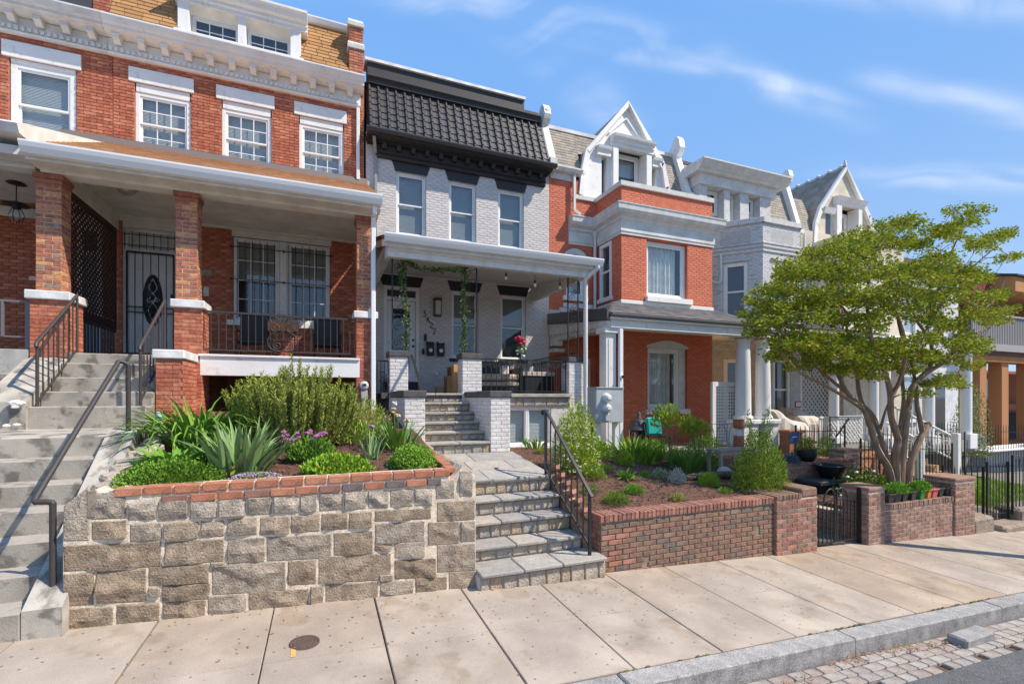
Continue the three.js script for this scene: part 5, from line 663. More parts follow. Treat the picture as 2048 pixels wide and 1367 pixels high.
  mk('gable_roof', (() => { const t = []; for (let i = 0; i < G.length - 1; i++) { const [a, b] = G[i], [c, d] = G[i + 1]; const p = (x, y, z) => V(8.68 + (x - 8.68) * 1.025, y + .03, z); t.push(p(a, b, gz - .02), p(c, d, gz - .02), p(c, d, -14), p(a, b, gz - .02), p(c, d, -14), p(a, b, -14)); } return triGeo(t); })(), slateM[3], h);
  for (let i = 1; i < 3; i++) { const [a, b] = G[i - 1 + (i > 1 ? 0 : 0)], [c, d] = G[i]; courses(h, 'gable_slates', V(a - .02, b + .03, gz - .02), V(a - .02, b + .03, -13.2), V(c - .02, d + .05, gz - .02), V(c - .02, d + .05, -13.2), 5, .15, .008, slateM, 96 + i); }
  { const tr = []; for (let i = 0; i < G.length - 1; i++) { const a = G[i], c = G[i + 1], f = (p, s, o) => V(8.68 + (p[0] - 8.68) * s, p[1] + o, 0); const A = f(a, 1.035, .05), Bq = f(c, 1.035, .06), C = f(c, .945, -.14), D = f(a, .945, 0); if (i > 1 && i < 4) { } tr.push(prismZ([[A.x, A.y], [Bq.x, Bq.y], [C.x, C.y], [D.x, D.y]], gz + .002, gz + .13)); } mk('gable_bargeboard', merge(tr), M.white, h); }
  mk('gable_molding', merge([bar(V(8.06, 10.05, gz + .03), V(8.68, 10.62, gz + .03), .04), bar(V(8.68, 10.62, gz + .03), V(9.28, 10.0, gz + .03), .04)]), M.white, h);
  // pediment hoods and piers of the gable windows
  mk('window_hood', merge([prismX([[gz, 9.62], [gz + .16, 9.62], [gz + .16, 9.72], [gz + .2, 9.74], [gz + .2, 9.82], [gz + .28, 9.88], [gz + .3, 9.95], [gz, 10.0]], 8.10, 9.62), prismX([[gz, 9.30], [gz + .1, 9.30], [gz + .1, 9.40], [gz + .16, 9.48], [gz + .18, 9.56], [gz, 9.58]], 7.62, 8.09), prismX([[gz, 9.30], [gz + .1, 9.30], [gz + .1, 9.40], [gz + .16, 9.48], [gz + .18, 9.56], [gz, 9.58]], 9.63, 9.98), bg(8.14, 8.33, 7.96, 9.62, gz - .3, gz + .14), bg(9.36, 9.56, 7.96, 9.62, gz - .3, gz + .14)]), M.white, h);
  win(h, 8.34, 9.35, 8.1, 9.66, gz - .26, { fw: .1, blind: .4, split: .35 }); B(h, 'slot_pane', M.glassdark, 7.82, 8.0, 8.15, 9.3, gz - .2, gz - .18, 0); B(h, 'slot_pane', M.glassdark, 9.62, 9.82, 8.15, 9.3, gz - .2, gz - .18, 0);
  // party parapet on the right with scroll
  mk('party_parapet', prismX([[-11.95, 8.35], [-11.95, 8.6], [-12.05, 8.62], [-12.55, 10.0], [-12.42, 10.1], [-12.36, 10.25], [-12.40, 10.5], [-12.5, 10.64], [-12.62, 10.64], [-12.72, 10.5], [-13.0, 10.25], [-13.5, 10.1], [-13.5, 8.35]], 10.85, 11.06), M.white, h);
  B(h, 'parapet_block', M.lime, 10.84, 11.07, 8.12, 8.34, -12.3, -11.85, .02);
  // ---- porch over the red house ----
  const pr0 = V(5.98, 3.97, -9.16), pr1 = V(10.95, 3.97, -9.16), pt0 = V(7.3, 4.62, zb + .02), pt1 = V(10.95, 4.62, zb + .02);
  mk('porch_roof', triGeo([pr0, pr1, pt1, pr0, pt1, pt0, pr0, pt0, V(7.5, 4.62, -12.19), pr0, V(7.5, 4.62, -12.19), V(5.98, 4.45, -12.19)].map(v => v.clone().add(V(0, -.02, 0)))), greySlate[1], h);
  courses(h, 'porch_slates', V(6.08, 3.97, -9.16), pr1, pt0, pt1, 11, .17, .012, greySlate, 99);
  mk('porch_gutter', prismX([[-9.18, 3.86], [-9.10, 3.86], [-9.06, 3.92], [-9.06, 3.95], [-9.18, 3.96]], 6.06, 10.95), mat([.17, .16, .155], { rough: .4 }), h);
  mk('porch_beam', merge([bg(6.10, 10.95, 3.64, 3.84, -9.46, -9.18), bg(6.05, 10.95, 3.83, 3.87, -9.5, -9.10), bg(6.10, 6.34, 3.64, 3.86, -12.15, -9.46)]), M.white, h);
  mk('side_fascia', merge([prismX([[-9.14, 3.80], [-9.14, 4.06], [-12.19, 4.43], [-12.19, 4.14]], 5.96, 6.0)]), mat([.10, .095, .10], { rough: .35 }), h); mk('side_beam', prismX([[-9.2, 3.66], [-9.2, 3.79], [-12.15, 4.12], [-12.15, 3.8]], 5.99, 6.09), M.oldwhite, h);
  mk('step_flashing', merge([0, 1, 2, 3].map(i => bg(6.03 + i * .31, 6.36 + i * .31, 4.43 + i * .085, 4.56 + i * .085, zf + .004, zf + .016))), M.oldwhite, h);
  B(h, 'porch_ceiling', M.oldwhite, 6.1, 10.95, 3.86, 3.9, zb + .0, -9.3); B(h, 'porch_ceiling', M.oldwhite, 6.1, bx0, 3.86, 3.9, -12.15, zb - .01);
  B(h, 'porch_floor', M.stepconc, 6.05, 10.95, .55, .75, -12.15, -9.25); B(h, 'porch_base', brickRed[1], 6.1, 10.95, -.4, .55, -9.6, -9.32);
  B(h, 'entry_door', mat([.13, .05, .04]), 6.66, 7.3, .8, 3.1, -12.3, -12.24); mk('entry_frame', merge([bg(6.58, 6.66, .8, 3.2, -12.3, -12.18), bg(7.3, 7.37, .8, 3.2, -12.3, -12.18), bg(6.66, 7.3, 3.1, 3.2, -12.3, -12.18)]), M.oldwhite, h);
  mk('porch_pilaster', merge([bg(6.03, 6.3, 3.5, 3.86, -12.19, -11.9), bg(6.0, 6.34, 3.32, 3.42, -12.19, -11.85)]), M.oldwhite, h);
  // square corner column
  mk('column', merge([bg(6.02, 6.30, .75, 3.64, -9.56, -9.28, .01), bg(5.96, 6.36, 3.52, 3.66, -9.62, -9.22, .012), bg(6.09, 6.23, 1.0, 3.4, -9.275, -9.268), bg(5.97, 6.35, .75, 1.0, -9.61, -9.23)]), M.white, h); mk('drain_pipe', merge([bg(6.33, 6.43, .8, 3.62, -9.26, -9.18, .012), rod(V(6.38, 2.52, -9.17), V(6.38, 2.52, -9.13), .04, 14)]), M.vinyl, h); mk('pipe_plug', (() => { const g = new THREE.CylinderGeometry(.035, .035, .03, 14); g.rotateX(1.57); g.translate(6.38, 2.52, -9.12); return g; })(), M.black, h);
}
// white paired round columns on panelled pedestals, shared porch corner
for (const [x, z, lab] of [[10.46, -9.5, 'white tapered porch column with panelled shaft at the lattice screen'], [11.12, -9.45, 'white round porch column on square pedestal next to the covered chairs']]) { const c = thing('porch_column', lab, 'column', [x, .3, z], 'white porch columns of the red house'); mk('shaft', lathe([[.0, 1.16], [.24, 1.16], [.25, 1.2], [.23, 1.25], [.20, 1.28], [.195, 1.9], [.17, 3.1], [.165, 3.22], [.19, 3.24], [.19, 3.28], [.22, 3.33], [0, 3.34]], 22), M.white, c); B(c, 'pedestal', M.white, -.27, .27, .0, 1.04, -.27, .27, .015); B(c, 'plinth', M.white, -.32, .32, 1.04, 1.16, -.32, .32, .02); B(c, 'capital', M.white, -.25, .25, 3.335, 3.40, -.25, .25, .008); }
// lattice privacy screen on the red porch
function lattice(parent, name, m, x0, x1, y0, y1, z, step, w, diag) { const g = []; if (!diag) { for (let x = x0 + step / 2; x < x1; x += step) g.push(bg(x - w / 2, x + w / 2, y0, y1, z - .012, z, .001)); for (let y = y0 + step / 2; y < y1; y += step) g.push(bg(x0, x1, y - w / 2, y + w / 2, z + .001, z + .012, .001)); } else { const W = x1 - x0, H = y1 - y0; for (let s = -H; s < W; s += step) for (const d of [0, 1]) { let a = Math.max(0, s), b = Math.min(W, s + H); const ya = a - s, yb = b - s; if (b <= a) continue; const f = v => d ? H - v : v; g.push(bar(V(x0 + a, y0 + f(ya), z + d * .012), V(x0 + b, y0 + f(yb), z + d * .012), w * .6, w * .3)); } } return mk(name, merge(g), m, parent); }
{ const s = thing('lattice_screen', 'white square lattice privacy screen on the red porch beside the columns', 'lattice', [0, 0, 0]); const a = onZ(1426, 757, 9.75), b = onZ(1487, 757, 9.75); mk('frame', merge([bg(9.62, 10.75, 2.34, 2.46, -9.80, -9.72), bg(9.62, 9.74, .5, 2.34, -9.80, -9.72), bg(10.68, 10.75, .5, 2.34, -9.80, -9.72)]), M.white, s); lattice(s, 'lath_grid', M.white, 9.74, 10.68, .55, 2.34, -9.76, .085, .038, false); }
{ const l = thing('wall_lamp', 'amber glass wall lamp glowing beside the white door behind the lattice screen', 'lamp', [11.06, 2.98, -11.35]); mk('bracket', merge([rod(V(0, -.35, -.1), V(0, -.05, -.1), .02), pipe([V(0, -.2, -.1), V(0, -.28, .02), V(0, -.12, .04)], .014, 6, 14)]), M.iron, l); mk('glass_shade', lathe([[.03, -.12], [.09, -.05], [.1, .05], [.06, .13], [0, .14]], 14), mat([.5, .32, .12], { rough: .3 }), l).material.emissive = lin(.55, .26, .06); const pl = new THREE.PointLight(lin(1, .6, .25), .5); pl.position.set(0, 0, .16); pl.castShadow = true; l.add(pl); }
// ---------- pale grey house with canted bay ----------
{
  const h = thing('pale_grey_house', 'pale grey painted house with canted brick bay and a wide flat-roofed dormer', 'house');
  const pg = tones([[.56, .545, .53], [.535, .52, .505], [.58, .565, .55]], { map: 'blotch', rep: 3, rough: .75, bump: 'rough', brep: 9, bs: .002 }), mg = mat([.47, .455, .44], { map: 'blotch', rep: 2 }), wm = mat([.62, .605, .585], { map: 'blotch', rep: 2 });
  const zf = -12.2, xl = 11.05, xr = 16.05, zb = -11.05, b0 = 11.95, b1 = 13.0, b2 = 14.7, b3 = 15.5;
  const w = wallZ(h, 'facade_wall', mg, rect(xl, xr, -.2, 8.2), zf - .003, .25, []); bricks(w, V(xl, 3.8, zf), PX, PZ, xr - xl, 4.3, [[b0 - xl, b3 - xl, 0, 4.3]], { mats: pg, seed: 101, proud: .0015, j: .006, maxParts: 40 });
  const face = (ax, az, bx, bz, name, seed, winW) => { // canted face
    const A = V(ax, 0, az), Bv = V(bx, 0, bz), L = A.distanceTo(Bv), u = Bv.clone().sub(A).normalize(), n = u.clone().cross(V(0, 1, 0)).normalize(); n.multiplyScalar(n.z < 0 ? -1 : 1); const g = new THREE.Group(); g.name = name; g.position.copy(A); g.rotation.y = Math.atan2(-u.z, u.x); h.add(g); const wx = (L - winW) / 2; const hw = [[wx, wx + winW, 4.55, 6.42], [wx, wx + winW, 1.3, 3.3]];
    const wl = mk('wall', prismZ(rect(0, L, -.2, 7.62), -.2, 0, hw.map(q => rect(...q))), mg, g); bricks(g, V(0, 3.6, 0), PX, PZ, L, 3.98, hw.map(q => [q[0], q[1], q[2] - 3.6, q[3] - 3.6]).concat([[L * .22, L * .78, 3.38, 3.80]]), { mats: pg, seed, proud: .0015, j: .006, maxParts: 60 });
    for (const q of hw) { mk('window_frame', merge([bg(q[0], q[0] + .12, q[2], q[3], -.15, -.02), bg(q[1] - .12, q[1], q[2], q[3], -.15, -.02), bg(q[0] + .12, q[1] - .12, q[3] - .12, q[3], -.15, -.022), bg(q[0] + .12, q[1] - .12, (q[2] + q[3]) / 2 - .03, (q[2] + q[3]) / 2 + .03, -.13, -.05), bg(q[0] + .12, q[1] - .12, q[2], q[2] + .06, -.15, -.022)]), M.white, g); mk('pane', bg(q[0] + .11, q[1] - .11, q[2], q[3] - .1, -.1, -.09, 0), M.glassdark, g); }
    mk('string_course', merge([bg(-.02, L + .02, 6.70, 6.76, -.02, .035), bg(-.02, L + .02, 6.84, 6.90, -.02, .04), bg(-.02, L + .02, 6.96, 7.0, -.02, .035), bg(wx - .1, wx + winW + .1, 6.45, 6.52, -.02, .05)]), pg[2], g); mk('panel', bg(L * .22, L * .78, 7.0, 7.42, -.02, -.008), pg[0], g); mk('coping', bg(-.05, L + .05, 7.62, 7.78, -.25, .06), wm, g); };
  face(b0, zf, b1, zb, 'bay_side', 103, .72); face(b1, zb, b2, zb, 'bay_front', 104, .8); face(b2, zb, b3, zf, 'bay_side', 105, .6);
  mk('bay_core', prismY([[b0 + .2, -12.3], [b1 + .05, zb - .25], [b2 - .05, zb - .25], [b3 - .2, -12.3]], -.2, 7.5), M.interior, h);
  mk('mansard', prismX([[-12.25, 8.15], [-12.8, 9.95], [-18, 10], [-18, 8]], xl, xr), mat([.12, .11, .1]), h); courses(h, 'slates', V(xl, 8.15, -12.24), V(xr, 8.15, -12.24), V(xl, 9.95, -12.79), V(xr, 9.95, -12.79), 17, .15, .008, slateM, 106); B(h, 'roof_ridge', M.charcoal, xl, xr, 9.95, 10.06, -13, -12.76);
  // dormer with slab roof
  mk('dormer_roof', merge([prismX([[-13.2, 9.2], [-11.66, 9.2], [-11.62, 9.25], [-11.54, 9.29], [-11.46, 9.38], [-11.44, 9.44], [-11.40, 9.46], [-11.40, 9.5], [-13.2, 9.56]], 10.95, 14.78), bg(11.15, 14.5, 8.86, 9.2, -13, -11.78)]), M.oldwhite, h);
  const dp = []; for (const [x, x2] of [[11.17, 11.5], [12.2, 12.46], [12.9, 13.3], [13.8, 14.3]]) dp.push(bg(x, x2, 7.6, 8.86, -12.3, -11.84)); mk('dormer_piers', merge(dp), pg[2], h); mk('dormer_sides', merge([bg(11.17, 11.25, 7.6, 8.86, -13, -12.31), bg(14.22, 14.3, 7.6, 8.86, -13, -12.31), bg(11.2, 14.3, 7.4, 7.7, -12.5, -12.28)]), pg[0], h);
  win(h, 11.51, 12.19, 8.05, 8.85, -12.1, { fw: .07, single: true, lights: [2, 1], curtain: 1 }); win(h, 12.47, 12.89, 7.7, 8.85, -12.1, { fw: .06, curtain: 1 }); win(h, 13.31, 13.79, 7.95, 8.85, -12.1, { fw: .06, curtain: 1 }); B(h, 'dormer_apron', pg[0], 11.51, 12.19, 7.6, 8.04, -12.3, -12.12); B(h, 'dormer_apron', pg[0], 13.31, 13.79, 7.6, 7.94, -12.3, -12.12);
  mk('party_parapet', prismX([[-11.95, 7.95], [-11.95, 8.1], [-12.05, 8.15], [-12.55, 9.9], [-12.42, 10.0], [-12.38, 10.2], [-12.44, 10.42], [-12.6, 10.45], [-12.8, 10.2], [-13.5, 9.9], [-13.5, 7.95]], 15.92, 16.12), M.white, h); mk('downspout', merge([rod(V(11.5, 7.4, -12.1), V(11.9, 5.9, -12.1), .04, 10), pipe([V(12.12, 6.75, -11.9), V(12.12, 5.95, -11.9), V(12.0, 5.8, -11.95), V(11.3, 6.0, -12.08), V(11.12, 6.1, -12.1)], .045, 8, 24)]), M.oldwhite, h);
  // porch
  mk('porch_roof', prismX([[-9.16, 3.95], [-12.2, 4.75], [-12.2, 4.65], [-9.16, 3.87]], 10.95, 16.05), greySlate[2], h); courses(h, 'porch_slates', V(10.95, 3.96, -9.15), V(16.05, 3.96, -9.15), V(10.95, 4.76, -12.19), V(16.05, 4.76, -12.19), 12, .17, .012, greySlate, 107); mk('porch_beam', merge([bg(10.96, 16.05, 3.64, 3.84, -9.46, -9.18), bg(10.96, 16.05, 3.84, 3.88, -9.5, -9.1)]), M.white, h); B(h, 'porch_ceiling', M.oldwhite, 10.96, 16.05, 3.885, 3.92, -12.15, -9.3); B(h, 'porch_floor', M.stepconc, 11, 16.05, .5, .72, -12.15, -9.3); brickBox(h, 'porch_base', mortarTan, 11.4, 16.05, -.6, .5, -9.6, -9.34, { mats: brickMix, seed: 108, maxParts: 60 }, 'f');
  const dz = zf; mk('entry_door', merge([bg(11.15, 11.8, .72, 3.25, dz - .02, dz + .02)]), M.glassdark, h); mk('entry_frame', merge([bg(11.08, 11.18, .72, 3.3, dz, dz + .06), bg(11.8, 11.92, .72, 3.3, dz, dz + .06), bg(11.18, 11.8, 3.25, 3.38, dz, dz + .06)]), M.white, h);
  for (const x of [13.9, 15.7]) mk('porch_column', merge([lathe([[.13, 0], [.13, 2.9], [.17, 2.95]], 14).translate(x, .74, -9.4), bg(x - .2, x + .2, .72, .9, -9.6, -9.2)]), M.white, h);
}
// ---------- cream house with gambrel gable ----------
{
  const h = thing('cream_house', 'cream painted house with white-trimmed gambrel gable and crested slate roof', 'house'); const zf = -12.2, xl = 16.1, xr = 21.1; const cr = mat([.62, .545, .43], { map: 'blotch', rep: 1 }), crm = tones([[.58, .52, .43], [.56, .50, .41]], { map: 'blotch', rep: 3 });
  const w = wallZ(h, 'facade_wall', cr, rect(xl, xr, -.5, 8.2), zf, .25, []); bricks(w, V(xl, 3.8, zf + .004), PX, PZ, xr - xl, 4.3, [[1.2, 5, 0, 4.3]], { mats: crm, seed: 111, proud: .0015, j: .006, maxParts: 0 });
  const gz = -12.28, G = [[16.95, 7.6], [17.05, 8.5], [17.3, 9.1], [18.72, 10.88], [20.1, 9.2], [20.35, 8.5], [20.45, 7.6]]; mk('gable_wall', prismZ(G, gz - .3, gz, [rect(18.3, 19.5, 7.7, 9.45)]), cr, h); { const tr = []; for (let i = 0; i < G.length - 1; i++) { const f = (p, s, o) => [18.7 + (p[0] - 18.7) * s, p[1] + o]; tr.push(prismZ([f(G[i], 1.04, .05), f(G[i + 1], 1.04, .06), f(G[i + 1], .95, -.12), f(G[i], .95, 0)], gz + .002, gz + .12)); } mk('gable_bargeboard', merge(tr), M.white, h); }
  mk('gable_roof', (() => { const t = []; for (let i = 0; i < G.length - 1; i++) { const p = (q, z) => V(18.7 + (q[0] - 18.7) * 1.025, q[1] + .03, z); t.push(p(G[i], gz), p(G[i + 1], gz), p(G[i + 1], -15), p(G[i], gz), p(G[i + 1], -15), p(G[i], -15)); } return triGeo(t); })(), mat([.24, .18, .14]), h); for (let i = 1; i < 3; i++) courses(h, 'gable_slates', V(G[i][0] - .06, G[i][1] + .04, gz), V(G[i][0] - .06, G[i][1] + .04, -14.6), V(G[i + 1][0] - .03, G[i + 1][1] + .05, gz), V(G[i + 1][0] - .03, G[i + 1][1] + .05, -14.6), i === 1 ? 2 : 12, .2, .01, tones([[.33, .25, .19], [.28, .215, .165], [.37, .29, .225]], { map: 'blotch', rep: 3 }), 112 + i);
  { const cr2 = []; for (let i = 0; i < 6; i++) { const z = gz - .1 - i * .45; cr2.push(lathe([[.11, 0], [.11, .07], [.06, .12], [0, .17]], 8).translate(18.72, 10.92, z)); } cr2.push(bg(18.66, 18.78, 10.88, 10.98, -15, gz)); cr2.push(lathe([[.06, 0], [.07, .1], [.03, .16], [.05, .2], [0, .28]], 8).translate(18.72, 10.95, gz + .05)); mk('ridge_crest', merge(cr2), M.oldwhite, h); }
  mk('window_hood', merge([prismX([[gz, 9.42], [gz + .16, 9.42], [gz + .2, 9.55], [gz + .28, 9.66], [gz, 9.72]], 18.1, 19.75), prismX([[gz, 9.0], [gz + .1, 9.0], [gz + .16, 9.2], [gz, 9.25]], 17.5, 18.09), bg(18.14, 18.42, 7.62, 9.42, gz - .3, gz + .14), bg(19.38, 19.6, 7.62, 9.42, gz - .3, gz + .14)]), M.white, h); win(h, 18.43, 19.37, 7.75, 9.3, gz - .3, { fw: .1, curtain: 1 }); B(h, 'slot_pane', M.glassdark, 17.7, 17.95, 7.9, 9.0, gz + .001, gz + .012, 0);
  mk('bay_parapet', merge([bg(16.95, 20.3, 6.6, 7.62, -11.4, -11.1), bg(16.9, 20.35, 7.62, 7.78, -12.2, -11.05), bg(16.95, 17.2, 4, 7.62, -12.19, -11.41), bg(16.95, 20.3, .2, 6.6, -11.6, -11.12)]), cr, h); for (const [a, b] of [[xl, 17.1], [20.3, xr]]) { mk('mansard', prismX([[-12.25, 8.15], [-12.8, 9.6], [-14, 9.7], [-14, 8]], a, b), mat([.13, .10, .09]), h); courses(h, 'slates', V(a, 8.15, -12.24), V(b, 8.15, -12.24), V(a, 9.6, -12.79), V(b, 9.6, -12.79), 14, .18, .008, slateM, 116); } B(h, 'roof_deck', M.charcoal, xl, xr, 9.5, 9.6, -18, -13.9); B(h, 'attic_back', M.interior, 17, 20.4, 7.6, 9.5, -13.5, -13.4);
  win(h, 17.6, 18.6, 4.4, 6.3, -11.1, { fw: .1, curtain: 1 }); win(h, 17.6, 18.7, 1.2, 3.2, -11.1, { fw: .1, curtain: .6 });
  mk('porch_roof', prismX([[-9.2, 3.9], [-12.2, 4.6], [-12.2, 4.5], [-9.2, 3.6]], 16.05, 21.1), M.oldwhite, h); B(h, 'porch_floor', M.stepconc, 16.05, 21.1, .2, .6, -12.15, -9.3); mk('downspout', rod(V(16.3, 4.8, -12.1), V(16.3, 8.1, -12.1), .05, 10), M.oldwhite, h);
  for (const x of [16.3, 18.6, 20.75]) mk('porch_column', merge([lathe([[.16, 0], [.16, 2.9], [.2, 3.0]], 14).translate(x, .6, -9.45), bg(x - .22, x + .22, .3, .8, -9.67, -9.23)]), M.white, h);
}
// ---------- white house behind the tree ----------
{
  const h = thing('white_porch_house', 'plain white house half hidden behind the small tree', 'house'); const xl = 21.1, xr = 26.2, zf = -12.2; wallZ(h, 'facade_wall', mat([.66, .66, .65], { map: 'blotch', rep: 1 }), rect(xl, xr, -1.4, 7.4), zf, .3, []); B(h, 'roof', mat([.13, .11, .1]), xl, xr, 7.4, 7.7, -18, -11.9); win(h, 22, 23, 4.6, 6.4, zf + .1, { fw: .1, curtain: .7 }); win(h, 24, 25, 4.6, 6.4, zf + .1, { fw: .1, curtain: .7 }); win(h, 22, 23.2, 1, 3, zf + .1, { fw: .1 }); B(h, 'entry_door', M.glassdark, 24.2, 25.1, .6, 2.9, zf + .01, zf + .06);
  B(h, 'belt_course', M.oldwhite, 21.1, 26.2, 3.55, 3.75, -12.2, -12.1); mk('stoop', bg(23.9, 25.4, -1.2, .55, -12.1, -10.9), M.stepconc, h);
}
// ---------- cedar-toned building with deck at the end of the block ----------
{
  const h = thing('cedar_deck_building', 'modern cedar-toned building with timber posts and an upper deck at the block end', 'building'); const oc = mat([.46, .20, .07], { map: 'wood', rep: 1.2, rough: .7 }), rc = mat([.40, .13, .065], { map: 'wood', rep: 1, rough: .8 }), gy2 = mat([.36, .34, .33], { rough: .7 });
  const X = 27.2, F = (px, py, D) => onZ(px, py, D); // D = 12 plane coordinates
  B(h, 'main_wall', rc, X + .3, 50, -1.6, 3.4, -15.4, -15.0); { const cl = []; for (let y = -.8; y < 3.3; y += .17) cl.push(bg(X + .3, 50, y, y + .155, -15.0, -14.97, .004)); mk('cladding', merge(cl), rc, h); }
  for (const [p0, p1] of [[1946, 1960], [1990, 2004], [2046, 2060]]) { const a = onZ(p0, 780, 12.15).x, b = onZ(p1, 780, 12.15).x; mk('post', bg(a, b, -1.6, 3.7, -12.4, -11.9, .02), oc, h); }
  B(h, 'beam', oc, X - 1, 50, 3.66, 3.95, -12.5, -11.8); B(h, 'beam_cap', mat([.13, .07, .05]), X - 1.1, 50, 3.95, 4.12, -12.6, -11.7); B(h, 'deck_edge', gy2, X - 1.1, 50, 4.12, 4.42, -15, -11.6); B(h, 'rear_wall', rc, 25.5, 60, -1.6, 4.1, -20, -19.8); B(h, 'lot_bin', M.dark, 30.5, 36, -1.4, 1.2, -14.8, -13.6, .1); B(h, 'awning', rc, X, 50, 1.3, 1.7, -14.9, -14.2, .02);
  for (let i = 0; i < 60; i++) B(h, 'deck_baluster', gy2, X - 1 + i * .14, X - 1 + i * .14 + .06, 4.42, 5.68, -11.75, -11.68, .004); B(h, 'deck_rail', gy2, X - 1.1, 50, 5.68, 5.76, -11.8, -11.62); B(h, 'upper_wall', gy2, X + .2, 50, 4.3, 6.5, -15.4, -14.6); mk('eave', prismX([[-11.2, 6.75], [-11.2, 7.4], [-16, 8.6], [-16, 6.5], [-14, 6.2]], X + 1.2, 50), mat([.50, .24, .09], { map: 'wood', rep: .8 }), h); mk('roof', prismX([[-11.1, 7.4], [-11.1, 7.48], [-16, 8.75], [-16, 8.6]], X + 1.1, 50), M.charcoal, h); B(h, 'side_wall', mat([.22, .035, .04]), X - .3, X + 1.15, 6.2, 7.5, -15, -12);
  B(h, 'deck_sign', M.vinyl, 29.6, 31.1, 2.42, 3.1, -14.9, -14.8); { const t = []; for (let i = 0; i < 6; i++) t.push(bg(29.75 + i * .22, 29.88 + i * .22, 2.55, 2.98, -14.79, -14.77, .002)); mk('sign_letters', merge(t), M.dark, h); } B(h, 'window', M.glassdark, 33, 35.4, 2.0, 3.1, -14.96, -14.9); mk('window_trim', merge([bg(32.85, 33, 1.9, 3.2, -14.96, -14.85), bg(33, 35.5, 1.85, 2.0, -14.96, -14.85)]), gy2, h);
}
// ---------- beds ----------
const bedL = (x, z) => 1.17 + clamp((-z - 5.2) / 4.2) * .62 + .05 * (fbm(x * 1.5 + 9, z * 1.5, 64, 3, 4) - .5) + .02 * (fbm(x * 9, z * 9, 64, 3, 6) - .5);
const bedR = (x, z) => { const f = clamp((-z - 5.25) / 2.7), b = lerp(1.02, .62, sstep(3.6, 7.5, x)); return lerp(.50, b, Math.pow(f, .9)) + .07 * (fbm(x * 1.3, z * 1.3 + 5, 64, 3, 8) - .5) + .025 * (fbm(x * 9, z * 9, 64, 3, 6) - .5); };
const yard = (x, z) => gy(x, -5.1) + .02 + clamp((-z - 5.2) / 4) * .35;
function field(f, x0, x1, z0, z1, n, m2) { const t = [], P = (i, j) => { const x = lerp(x0, x1, i / n), z = lerp(z0, z1, j / m2); return V(x, f(x, z), z); }; for (let i = 0; i < n; i++) for (let j = 0; j < m2; j++) { const a = P(i, j), b = P(i + 1, j), c = P(i + 1, j + 1), d = P(i, j + 1); t.push(d, c, b, d, b, a); } const g = triGeo(t); return g; }
struct('planted_bed', field(bedL, -1.9, 1.36, -9.6, -5.22, 60, 60), M.mulch);
struct('mulch_bed', field(bedR, 3.12, 7.0, -9.3, -5.24, 70, 70), M.mulch);
struct('yard', field(yard, 6.9, 40, -9.6, -5.2, 60, 20), mat([.17, .15, .12], { map: 'granite', rep: 1 }));
{ // bark chips lying on both beds
  const R = rng(55), n = 5200, g = new THREE.BoxGeometry(.03, .005, .009), im = new THREE.InstancedMesh(g, mat([.20, .115, .085], { rough: 1 }), n), q = new THREE.Quaternion(), e = new THREE.Euler(); for (let i = 0; i < n; i++) { const l = i % 5 < 2; const x = l ? lerp(-1.6, 1.3, R()) : lerp(3.25, 6.9, R()), z = l ? lerp(-7.6, -5.3, R()) : lerp(-8.8, -5.35, R()), y = (l ? bedL : bedR)(x, z) + .006; q.setFromEuler(e.set((R() - .5) * .9, R() * 6.28, (R() - .5) * .9)); im.setMatrixAt(i, new THREE.Matrix4().compose(V(x, y, z), q, V(.5 + R() * 1.1, 1, .6 + R()))); const k = .45 + R() * 1.0; im.setColorAt(i, lin(k, k * (.85 + R() * .3), k * (.8 + R() * .4))); } im.name = 'bark_chips'; im.castShadow = im.receiveShadow = true; scene.add(im); tag(im, 'dark brown bark chips scattered over the garden beds', 'bark chips', null, 'stuff'); }
// ---------- low brick walls along the pavement ----------
const brownBrick = tones([[.225, .135, .092], [.26, .155, .10], [.195, .125, .09], [.28, .145, .09], [.17, .13, .105]], { map: 'granite', rep: 3, bump: 'rough', brep: 8, bs: .004 }), rosyBrick = tones([[.34, .15, .10], [.30, .13, .09], [.38, .175, .12], [.26, .12, .09]], { map: 'granite', rep: 3, bump: 'rough', brep: 8, bs: .004 }), tanBrick = tones([[.33, .20, .14], [.29, .17, .12], [.36, .22, .155], [.25, .15, .11]], { map: 'granite', rep: 3, bump: 'rough', brep: 8, bs: .004 });
const oldMortar = mat([.27, .225, .18], { map: 'granite', rep: 3 }), paleMortar = mat([.50, .40, .31], { map: 'granite', rep: 3 });
function rowlock(parent, x0, x1, y, z0, z1, mats, seed, h = .095) { const R = rng(seed); let x = x0; B(parent, 'rowlock_mortar', oldMortar, x0 + .01, x1 - .01, y, y + h - .012, z0 + .01, z1 - .012, .002); while (x < x1 - .03) { const w = .055 + R() * .004; const b = mk('brick', chamfer(.056, h, Math.round((z1 - z0) * 100) / 100, .006, Math.floor(R() * 3)), mats[Math.floor(R() * mats.length)], parent); b.position.set(x + w / 2, y + h / 2 + (R() - .5) * .008, (z0 + z1) / 2 + (R() - .5) * .012); b.rotation.set(0, (R() - .5) * .03, (R() - .5) * .03); x += w + .0085; } }
